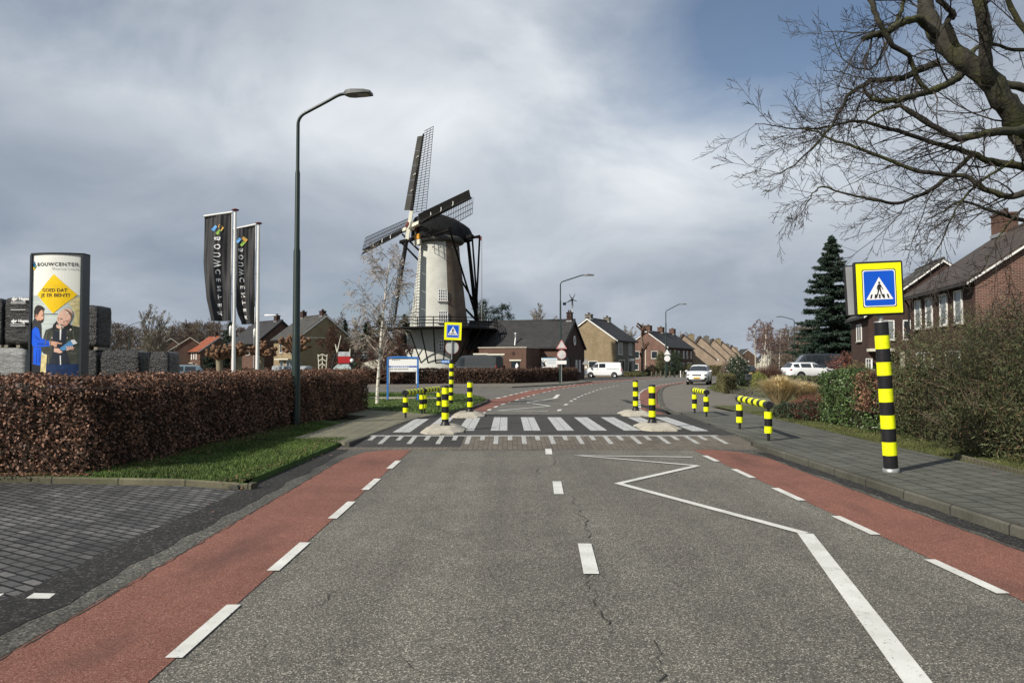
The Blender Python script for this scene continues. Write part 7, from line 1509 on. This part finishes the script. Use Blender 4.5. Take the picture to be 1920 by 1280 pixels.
for py in (566, 569, 581, 608, 611): mb.box((D(34, 683, Yp).x - pk.location.x, -.56, Z_(py) - pk.location.z), (.5, .004, .016))
mb.build('lettering', M_signwhite, pk)
stack('tall dark wrapped pack rising behind the right edge of the poster pylon', 140, 182, 571, 655, M_pkblack, 4).location.z = Z_(656); stack('black wrapped pack directly right of the poster pylon foot', 140, 182, 656, 712, M_pkblack, 5, z0=0.0)
stack('wide black wrapped pack in the low row, left of the narrow gap', 184, 262, 657, 712, M_pkblack, 6, z0=0.0, dy=.9); stack('black wrapped pack at the right end of the low row', 277, 316, 659, 712, M_pkblack, 7, z0=0.0)
stack('shiny crumpled black wrapped pack set back in the gap of the low row', 265, 285, 660, 712, M_pksilver if False else M_pkblack, 8, Y=27.2, z0=0.0)
for i, (a, b) in enumerate(((508, 526), (527, 544), (545, 560), (561, 576))): stack('silvery wrapped block in the low row behind the street lamp, number %s from the left' % ('one', 'two', 'three', 'four')[i], a, b, 685.5 + (i % 2) * .8, 712, M_pksilver, 20 + i, Y=35, z0=0.0)

# poster pylon
Yq = 20.0; kq = Yq / 1420; cxp = 104.5; py_ = thing('poster_pylon', 'tall dark edged poster pylon with a yellow diamond and two printed men behind the hedge', 'advertising pylon', (D(cxp, 683, Yq).x, Yq, 0)); hwp = 46 * kq; ztp = CAMZ + (683.5 - 478) * kq
def bul(x): return -.13 * (1 - (x / hwp) ** 2)
def PF(px, py, k_=0): x = (px - cxp) * kq; return (x, bul(x) - .0022 * k_, CAMZ + (683.5 - py) * kq)
mb = MB(); mb.box((-hwp - .025, .10, ztp / 2), (.05, .30, ztp)); mb.box((hwp + .03, .10, ztp / 2), (.06, .36, ztp + .0)); mb.box((0, .14, ztp / 2), (hwp * 2, .2, ztp - .02)); fr0 = mb.build('frame', mat('anthracite_frame', (.022, .028, .033), .35, spec=.5), py_)
mb = MB(); n = 12; P = [(-hwp - .05, .28)] + [((-hwp - .05) + (2 * hwp + .11) * i / n, bul(((-hwp) + 2 * hwp * i / n)) - .02) for i in range(n + 1)] + [(hwp + .06, .28)]; mb.prism(P, ztp, ztp + .045); mb.build('top_cap', M_black, py_)
def curved(name, polys, m, k_, parent):
    """print areas cut into upright strips so they follow the bulge of the face"""
    import bmesh
    mb = MB()
    for poly in polys:
        bm = bmesh.new(); vs_ = [bm.verts.new((x, y, 0)) for x, y in poly]; bm.faces.new(vs_)
        for i in range(1, 16):
            x = cxp - 46 + 92 * i / 16; bmesh.ops.bisect_plane(bm, geom=bm.verts[:] + bm.edges[:] + bm.faces[:], plane_co=(x, 0, 0), plane_no=(1, 0, 0))
        bmesh.ops.triangulate(bm, faces=bm.faces[:]); bm.verts.index_update(); mb.add([PF(v.co.x, v.co.y, k_) for v in bm.verts], [tuple(v.index for v in f.verts) for f in bm.faces]); bm.free()
    return mb.build(name, m, parent)
def pm(name, c, r_=.4, **k): return mat(name, c, r_, **k)
def Zm(l): return [(50 + x / 8.258, 560 + y / 8.258) for x, y in l]
sheet = curved('poster', [[(58.5, 476), (150.5, 476), (150.5, 735), (58.5, 735)]], pm('poster_white', (.74, .75, .70), var=.04, scale=1.5), 1, py_)
curved('background_print', [[(58.5, 554), (150.5, 554), (150.5, 735), (58.5, 735)]], pm('poster_grey_green', (.46, .52, .50), var=.25, scale=1.2), 2, sheet)
curved('background_print', [[(60, y_), (150, y_), (150, y_ + 1), (60, y_ + 1)] for y_ in (566, 574, 590, 597, 604, 612)], pm('poster_slats', (.68, .72, .70)), 3, sheet)
curved('background_print', [[(128, 562), (150, 556), (150, 612), (136, 612), (141, 590)], [(58.5, 690), (72, 690), (74, 735), (58.5, 735)], [(81, 665), (95, 665), (92, 735), (79, 735)]], pm('poster_tan', (.60, .52, .26), var=.3, scale=9), 3, sheet)
curved('background_print', [[(77, 589), (112, 589), (112, 590.4), (77, 590.4)]], M_black, 4, sheet)
curved('yellow_diamond', [[(103.7, 515), (144.5, 553), (103.7, 588.5), (71, 553)]], pm('poster_yellow', (.86, .56, .008)), 5, sheet)
# first printed man
curved('printed_trousers', [Zm([(60, 1000), (255, 1030), (228, 1440), (60, 1440)])], pm('print_black', (.02, .02, .024)), 5, sheet)
curved('printed_vest', [Zm([(125, 300), (205, 330), (255, 410), (262, 620), (250, 1035), (70, 1010), (70, 400)])], pm('print_charcoal', (.035, .036, .042), var=.3, scale=5), 6, sheet)
curved('printed_jacket', [Zm([(70, 500), (150, 435), (215, 470), (250, 610), (392, 655), (402, 735), (250, 750), (120, 742), (70, 690)]), Zm([(118, 745), (262, 762), (252, 1035), (118, 1010)])], pm('print_blue', (.01, .09, .62)), 7, sheet)
skin_ = pm('print_skin', (.60, .34, .24), var=.12, scale=8)
curved('printed_face', [Zm([(200, 230), (250, 180), (292, 190), (286, 250), (296, 290), (284, 345), (240, 378), (190, 345), (145, 300), (148, 250)]), Zm([(398, 655), (500, 668), (590, 692), (580, 706), (512, 700), (512, 745), (480, 752), (452, 722), (402, 722)])], skin_, 8, sheet)
curved('printed_hair', [Zm([(122, 300), (118, 190), (145, 125), (195, 102), (262, 118), (303, 158), (290, 186), (240, 176), (205, 235), (192, 268), (160, 240), (140, 300)]), Zm([(196, 330), (240, 345), (284, 318), (282, 356), (240, 380), (205, 360)])], pm('print_dark_hair', (.03, .022, .02)), 9, sheet)
# second printed man
curved('printed_jeans', [Zm([(350, 1005), (815, 1005), (815, 1440), (335, 1440)])], pm('print_navy', (.015, .035, .10), var=.3, scale=6), 5, sheet)
curved('printed_coat', [Zm([(505, 350), (440, 450), (330, 490), (290, 620), (262, 800), (300, 848), (360, 862), (352, 1010), (815, 1010), (815, 440), (700, 412), (660, 380), (560, 500)])], pm('print_olive', (.055, .060, .048), var=.4, scale=5), 6, sheet)
curved('printed_shirt', [Zm([(450, 480), (560, 520), (640, 450), (640, 780), (700, 1010), (400, 1010), (445, 850)])], pm('print_ink', (.022, .028, .04)), 7, sheet)
curved('printed_collar', [Zm([(505, 345), (500, 430), (560, 490), (470, 470), (430, 490), (450, 410)]), Zm([(670, 385), (720, 420), (690, 480), (620, 470), (560, 490), (640, 440)])], M_black, 8, sheet)
curved('printed_zip', [Zm([(550, 470), (574, 470), (568, 640), (552, 640)]), Zm([(556, 880), (572, 880), (578, 1022), (564, 1022)])], M_signwhite, 8, sheet)
hd = [(615 + 102 * math.cos(a), 285 + 128 * math.sin(a)) for a in [2 * PI * i / 20 for i in range(20)]]; hd = [(x - (y - 285) * .28, y) for x, y in hd]
curved('printed_face', [Zm(hd), Zm([(500, 400), (570, 430), (572, 480), (500, 450)]), Zm([(470, 765), (540, 770), (600, 826), (560, 846), (470, 822)]), Zm([(610, 770), (690, 728), (758, 755), (745, 790), (650, 803)])], pm('print_pale_skin', (.72, .46, .36), var=.10, scale=9), 9, sheet)
curved('printed_hair', [Zm([(600, 165), (660, 180), (712, 225), (722, 270), (706, 320), (692, 262), (650, 200)])], pm('print_brown_hair', (.20, .12, .08)), 10, sheet)
curved('printed_shading', [Zm([(268, 195), (292, 190), (290, 206), (268, 208)]), Zm([(150, 250), (172, 238), (186, 262), (176, 300), (154, 296)]), Zm([(262, 322), (284, 318), (284, 328), (262, 332)])], pm('print_warm_shadow', (.34, .16, .10), var=.2, scale=9), 9, sheet)
curved('printed_shading', [Zm([(640, 380), (690, 300), (700, 335), (655, 415), (600, 440), (570, 425)]), Zm([(604, 330), (622, 372), (600, 384), (590, 376)]), Zm([(515, 300), (530, 290), (536, 340), (520, 350)])], pm('print_rose_shadow', (.52, .29, .22), var=.2, scale=9), 10, sheet)
curved('printed_folds', [Zm([(150, 560), (230, 640), (240, 655), (150, 600)]), Zm([(200, 690), (380, 700), (380, 712), (190, 712)]), Zm([(180, 780), (192, 780), (186, 1000), (172, 1000)]), Zm([(225, 790), (236, 790), (238, 980), (222, 980)])], pm('print_deep_blue', (.006, .045, .33)), 8, sheet)
curved('printed_folds', [Zm([(350, 520), (366, 520), (340, 700), (322, 720)]), Zm([(420, 560), (432, 560), (420, 760), (404, 780)]), Zm([(720, 500), (740, 500), (760, 640), (742, 640)]), Zm([(700, 830), (790, 850), (790, 866), (700, 850)]), Zm([(380, 880), (392, 880), (400, 1000), (384, 1000)])], pm('print_olive_light', (.11, .115, .095)), 8, sheet)
curved('printed_shine', [Zm([(690, 468), (712, 468), (712, 495), (690, 495)]), Zm([(430, 600), (446, 600), (446, 616), (430, 616)]), Zm([(652, 600), (664, 600), (664, 616), (652, 616)]), Zm([(640, 205), (668, 215), (672, 240), (645, 232)])], pm('print_highlight', (.75, .66, .58)), 11, sheet)
curved('printed_eyes', [Zm([(548, 318), (585, 308), (590, 318), (552, 326)]), Zm([(628, 345), (668, 348), (666, 357), (630, 354)]), Zm([(560, 398), (604, 404), (600, 414), (562, 408)]), Zm([(255, 262), (290, 256), (288, 266), (256, 271)])], pm('print_shadow', (.16, .07, .05)), 11, sheet)
curved('printed_tube', [Zm([(552, 775), (702, 645), (782, 690), (612, 808)])], pm('print_tube_blue', (.10, .28, .55)), 10, sheet); curved('printed_tube_end', [Zm([(702, 645), (752, 632), (795, 690), (742, 712)])], M_signwhite, 11, sheet)
curved('printed_fingers', [Zm([(640 + i * 26, 742 - i * 3), (656 + i * 26, 738 - i * 3), (690 + i * 18, 790 - i * 6), (672 + i * 18, 796 - i * 6)]) for i in range(4)], pm('print_pale_skin', (.72, .46, .36)), 12, sheet)
# emblem and wording
curved('emblem', [[(62.5, 490), (66, 497), (62.5, 504), (58.9, 497)]], pm('emblem_blue', (.015, .10, .25)), 5, sheet); curved('emblem', [[(58.9, 498.5), (62.5, 503), (66, 498.5), (66, 502), (62.5, 507), (58.9, 502.5)]], pm('poster_yellow', (.86, .56, .008)), 6, sheet); curved('emblem', [[(66, 497), (67.5, 499.5), (64, 504.5), (63, 503)]], pm('emblem_green', (.10, .30, .12)), 7, sheet)
def ptext(body, cx_, cy_, size, m, k_, bold=0, spacing=1.0, width=None, name='lettering'):
    V, F = text2d(body, 1.0, bold, spacing); xs = [v[0] for v in V]; s_ = size; sx = (width / (max(xs) - min(xs))) if width else s_; x0 = (max(xs) + min(xs)) / 2; mb = MB(); mb.add([PF(cx_ + (x - x0) * sx, cy_ - y * s_, k_) for x, y, z in V], F); return mb.build(name, m, sheet)
M_ink = pm('print_letter_black', (.022, .022, .028))
ptext('BOUWCENTER', 108, 496.8, 9.4, M_ink, 6, .010, 1.15, 76); ptext("Weet hoe 't werkt", 123, 504.8, 7.0, pm('print_letter_grey', (.40, .42, .42)), 6, 0, 1.0, 47)
ptext('GOED DAT', 105, 545.3, 8.8, M_ink, 7, .012, 1.0, 46); ptext('JE ER BENT!', 105.5, 554.6, 8.8, M_ink, 7, .012, 1.0, 53)

# flags
def flagmast(label, flabel, px, pytop, Y, fl, zhang):
    """fl: px of left top, left mid ..; builds the mast with its boom and the hanging banner"""
    x, y = XY(px, Y); k = Y / 1420; root = thing('flag_mast', label, 'flagpole', (x, y, 0), 0, 'white flag masts'); zt = CAMZ + (683.5 - pytop) * k
    mb = MB(); mb.tube([(0, 0, -.1), (0, 0, zt * .5), (0, 0, zt)], [.085, .072, .055], 14); mb.build('mast', M_white, root); mb = MB(); mb.lathe([(.07, 0), (.15, .03), (.15, .06), (.08, .09), (.001, .11)], (0, 0, zt - .02), 16); mb.build('finial', mat('oxide_red_cap', (.10, .015, .015), .4), root)
    bx0 = (fl['bx'] - px) * k; zb0 = CAMZ + (683.5 - fl['bl']) * k; zb1 = CAMZ + (683.5 - fl['br']) * k
    mb = MB(); mb.tube([(-.10, -.02, zb1), (bx0 - .01, -.02, zb0)], .045, 8); mb.tube([(-.13, -.02, zb1 + .02), (-.13, -.02, CAMZ + (683.5 - fl['bot']) * k)], .016, 6); mb.build('boom', M_white, root)
    mb = MB(); zz_ = CAMZ + (683.5 - fl['bot']) * k; mb.lathe([(.001, -.32), (.06, -.3), (.06, .05), (.02, .12)], (-.13, -.02, zz_ - .30), 10); mb.build('weight', M_white, root)
    for f_ in (.25, .5, .75): mb = MB(); z_ = zz_ + (zb1 - zz_) * f_; mb.tube([(0, 0, z_), (-.14, -.02, z_)], .016, 6); mb.build('guide_ring', M_galv, root)
    flg = thing('banner', flabel, 'flag', (x, y, 0), 0, 'black banners with white mirrored wording')
    prof_ = fl['left']; pr = fl['right']
    def lx(py, tab):
        for i in range(len(tab) - 1):
            if tab[i][1] <= py <= tab[i + 1][1]: t = (py - tab[i][1]) / (tab[i + 1][1] - tab[i][1]); return tab[i][0] * (1 - t) + tab[i + 1][0] * t
        return tab[-1][0] if py > tab[-1][1] else tab[0][0]
    def FP(s_, py, off=0):
        a, b = lx(py, prof_), lx(py, pr); slope = (fl['bl'] - fl['br']) * (1 - s_); q = py + (slope if py < fl['bl'] + 3 else slope * max(0, 1 - (py - fl['bl']) / 60)); t = (py - fl['br']) / (fl['bot'] - fl['br'])
        X = (a + (b - a) * s_ - px) * k; wv = .09 * math.sin(s_ * 7 + t * 4 + fl['ph']) * (.3 + t) + .030 * math.sin(s_ * 19 - t * 6 + fl['ph']) * (.3 + .7 * t) + .010 * math.sin(s_ * 38 + t * 5)
        return (X, -.02 + wv - off, CAMZ + (683.5 - q) * k)
    ns, ntt = 36, 60; V = []; F = []
    for i in range(ntt + 1):
        for j in range(ns + 1): V.append(FP(j / ns, fl['br'] + (fl['bot'] - fl['br']) * i / ntt))
    for i in range(ntt):
        for j in range(ns): q = i * (ns + 1) + j; F.append((q, q + 1, q + ns + 2, q + ns + 1))
    mb = MB(); mb.add(V, F, True); cl = mb.build('cloth', mat('black_banner_cloth', (.028, .028, .030), .55, var=.2, spec=.3), flg)
    mb = MB(); body = 'BOUWCENTER'; y0, y1 = fl['ty']; n = len(body); hgt = fl['th']
    for i, ch in enumerate(body):
        V2, F2 = text2d(ch, 1.0, .018); xs = [v[0] for v in V2]; ys = [v[1] for v in V2]; cxx = (max(xs) + min(xs)) / 2; cyy = (max(ys) + min(ys)) / 2; pyc = y0 + (y1 - y0) * i / (n - 1); wch = (max(xs) - min(xs))
        sc = (y1 - y0) / (n - 1) * .86; ww = fl['wobble'](i)
        V3 = [FP(fl['ts'](pyc) + -(v[1] - cyy) * hgt * ww, pyc + (v[0] - cxx) * sc, .014) for v in V2]; mb.add(V3, F2)
    mb.build('lettering', M_signwhite, cl)
    ex, ey = fl['em']; em = fl['es']
    for nm, P, mm in (('emblem', [(-11, -1), (-4, -10), (0, -5.5), (-6, 3)], pm('emblem_sky', (.12, .36, .72))), ('emblem', [(1, -6), (4, -11), (12, -3), (8, 3.5)], pm('emblem_amber', (.80, .48, .12))), ('emblem', [(8, 3.5), (4, -.5), (-3, 7), (1, 11)], pm('emblem_lime', (.32, .55, .10)))):
        mb = MB(); a = lx(ey, prof_); b = lx(ey, pr); mb.add([FP((ex + u * em - a) / (b - a), ey + v * em, .016) for u, v in P], [(0, 1, 2, 3)]); mb.build(nm, mm, cl)
    return root
flagmast('nearer white flag mast with a dark red cap, carrying the left banner', 'left black banner with a coloured emblem, its lower wording folded', 438, 394, 31.0,
         dict(bx=380, bl=405, br=397, bot=602, ph=.6, left=[(380.5, 396), (380, 440), (379, 490), (382, 520), (387, 560), (398, 603)], right=[(432, 396), (433, 500), (434, 603)], ty=(446.5, 588), th=.30, ts=lambda p: .50 - .12 * max(0, min(1, (p - 560) / 40)), wobble=lambda i: (1, 1, 1, 1, .7, .62, .55, .55, .75, .9)[i], em=(405.5, 428), es=1.0), 0)
flagmast('farther white flag mast with a dark red cap, carrying the right banner', 'right black banner reading clearly in mirrored white letters', 482.5, 419, 34.2,
         dict(bx=436, bl=429, br=420, bot=608, ph=2.4, left=[(434, 420), (436, 520), (440, 560), (446, 590), (452, 604)], right=[(476, 420), (477, 520), (478, 608)], ty=(467, 596), th=.26, ts=lambda p: .36 + .04 * max(0, min(1, (p - 500) / 90)), wobble=lambda i: 1, em=(451, 449), es=.92), 0)
x, y = XY(204.5, 45); k = 45 / 1420; bf = thing('beach_flag', 'small tapering black flag with pale wording behind the wrapped packs', 'flag', (x, y, 0)); zf = lambda py: CAMZ + (683.5 - py) * k; fx = lambda px: (px - 204.5) * k
mb = MB(); mb.tube([(0, 0, 0), (0, 0, zf(583)), (fx(186), 0, zf(585.5))], .05, 8); mb.build('pole', M_white, bf); mb = MB(); V = []
for i in range(13):
    t = i / 12; py = 584 + (646 - 584) * t
    for j in range(5): a = 187 + (197 - 187) * t ** .9; s_ = j / 4; V.append((fx(a + (203.3 - a) * s_), -.03 + .05 * math.sin(s_ * 5 + t * 6), zf(py + (1 - s_) * 2 * (1 - t))))
mb.add(V, [(i * 5 + j, i * 5 + j + 1, i * 5 + j + 6, i * 5 + j + 5) for i in range(12) for j in range(4)], True); cl = mb.build('cloth', mat('black_banner_cloth', (.028, .028, .030), .55), bf); mb = MB()
for i, ch in enumerate('BOUWCENTER'):
    V2, F2 = text2d(ch, 1.0, .04); xs = [v[0] for v in V2]; ys = [v[1] for v in V2]; cxx = (max(xs) + min(xs)) / 2; cyy = (max(ys) + min(ys)) / 2; pyc = 597 + i * 4.6; pxc = 196.5 + i * .22
    mb.add([(fx(pxc - (v[1] - cyy) * 4.4), -.10, zf(pyc + (v[0] - cxx) * 4.2)) for v in V2], F2)
mb.build('lettering', M_signwhite, cl)
mb = MB()
for P in ([(192, 592), (195, 588), (196.4, 590), (194, 594)], [(196, 589), (198, 588), (199.5, 591), (198, 593)], [(198, 593), (196.6, 591.5), (194.5, 594), (196.5, 595)]): mb.add([(fx(a), -.10, zf(b)) for a, b in P], [(0, 1, 2, 3)])
mb.build('emblem', M_signwhite, cl)
# a scrap of blue plastic caught in the near hedge

# ribbed concrete edging before the wild shrubs
p = Vector(G2(1790, 857, .1)); q = p + (Vector(G2(1925, 893, .1)) - p) * 1.6; e = (q - p); n = int(e.length / .12); e.normalize(); ed = thing('garden_edging', 'low ribbed concrete edging along the pavement before the wild shrubs', 'edging', (p.x, p.y, .07)); mb = MB()
mb.add([], []); mb.box(((p.x + q.x) / 2, (p.y + q.y) / 2, .11), ((q - p).length, .04, .10), math.atan2(e.y, e.x)); mb.build('slab', M_conc2 if False else M_kerbx, ed, world=True); mb = MB()
for i in range(n): c = p + e * (.06 + .12 * i); mb.box((c.x - e.y * -.0 , c.y, .115), (.085, .06, .12), math.atan2(e.y, e.x), .012)
mb.build('ribs', M_kerbx, ed, world=True)
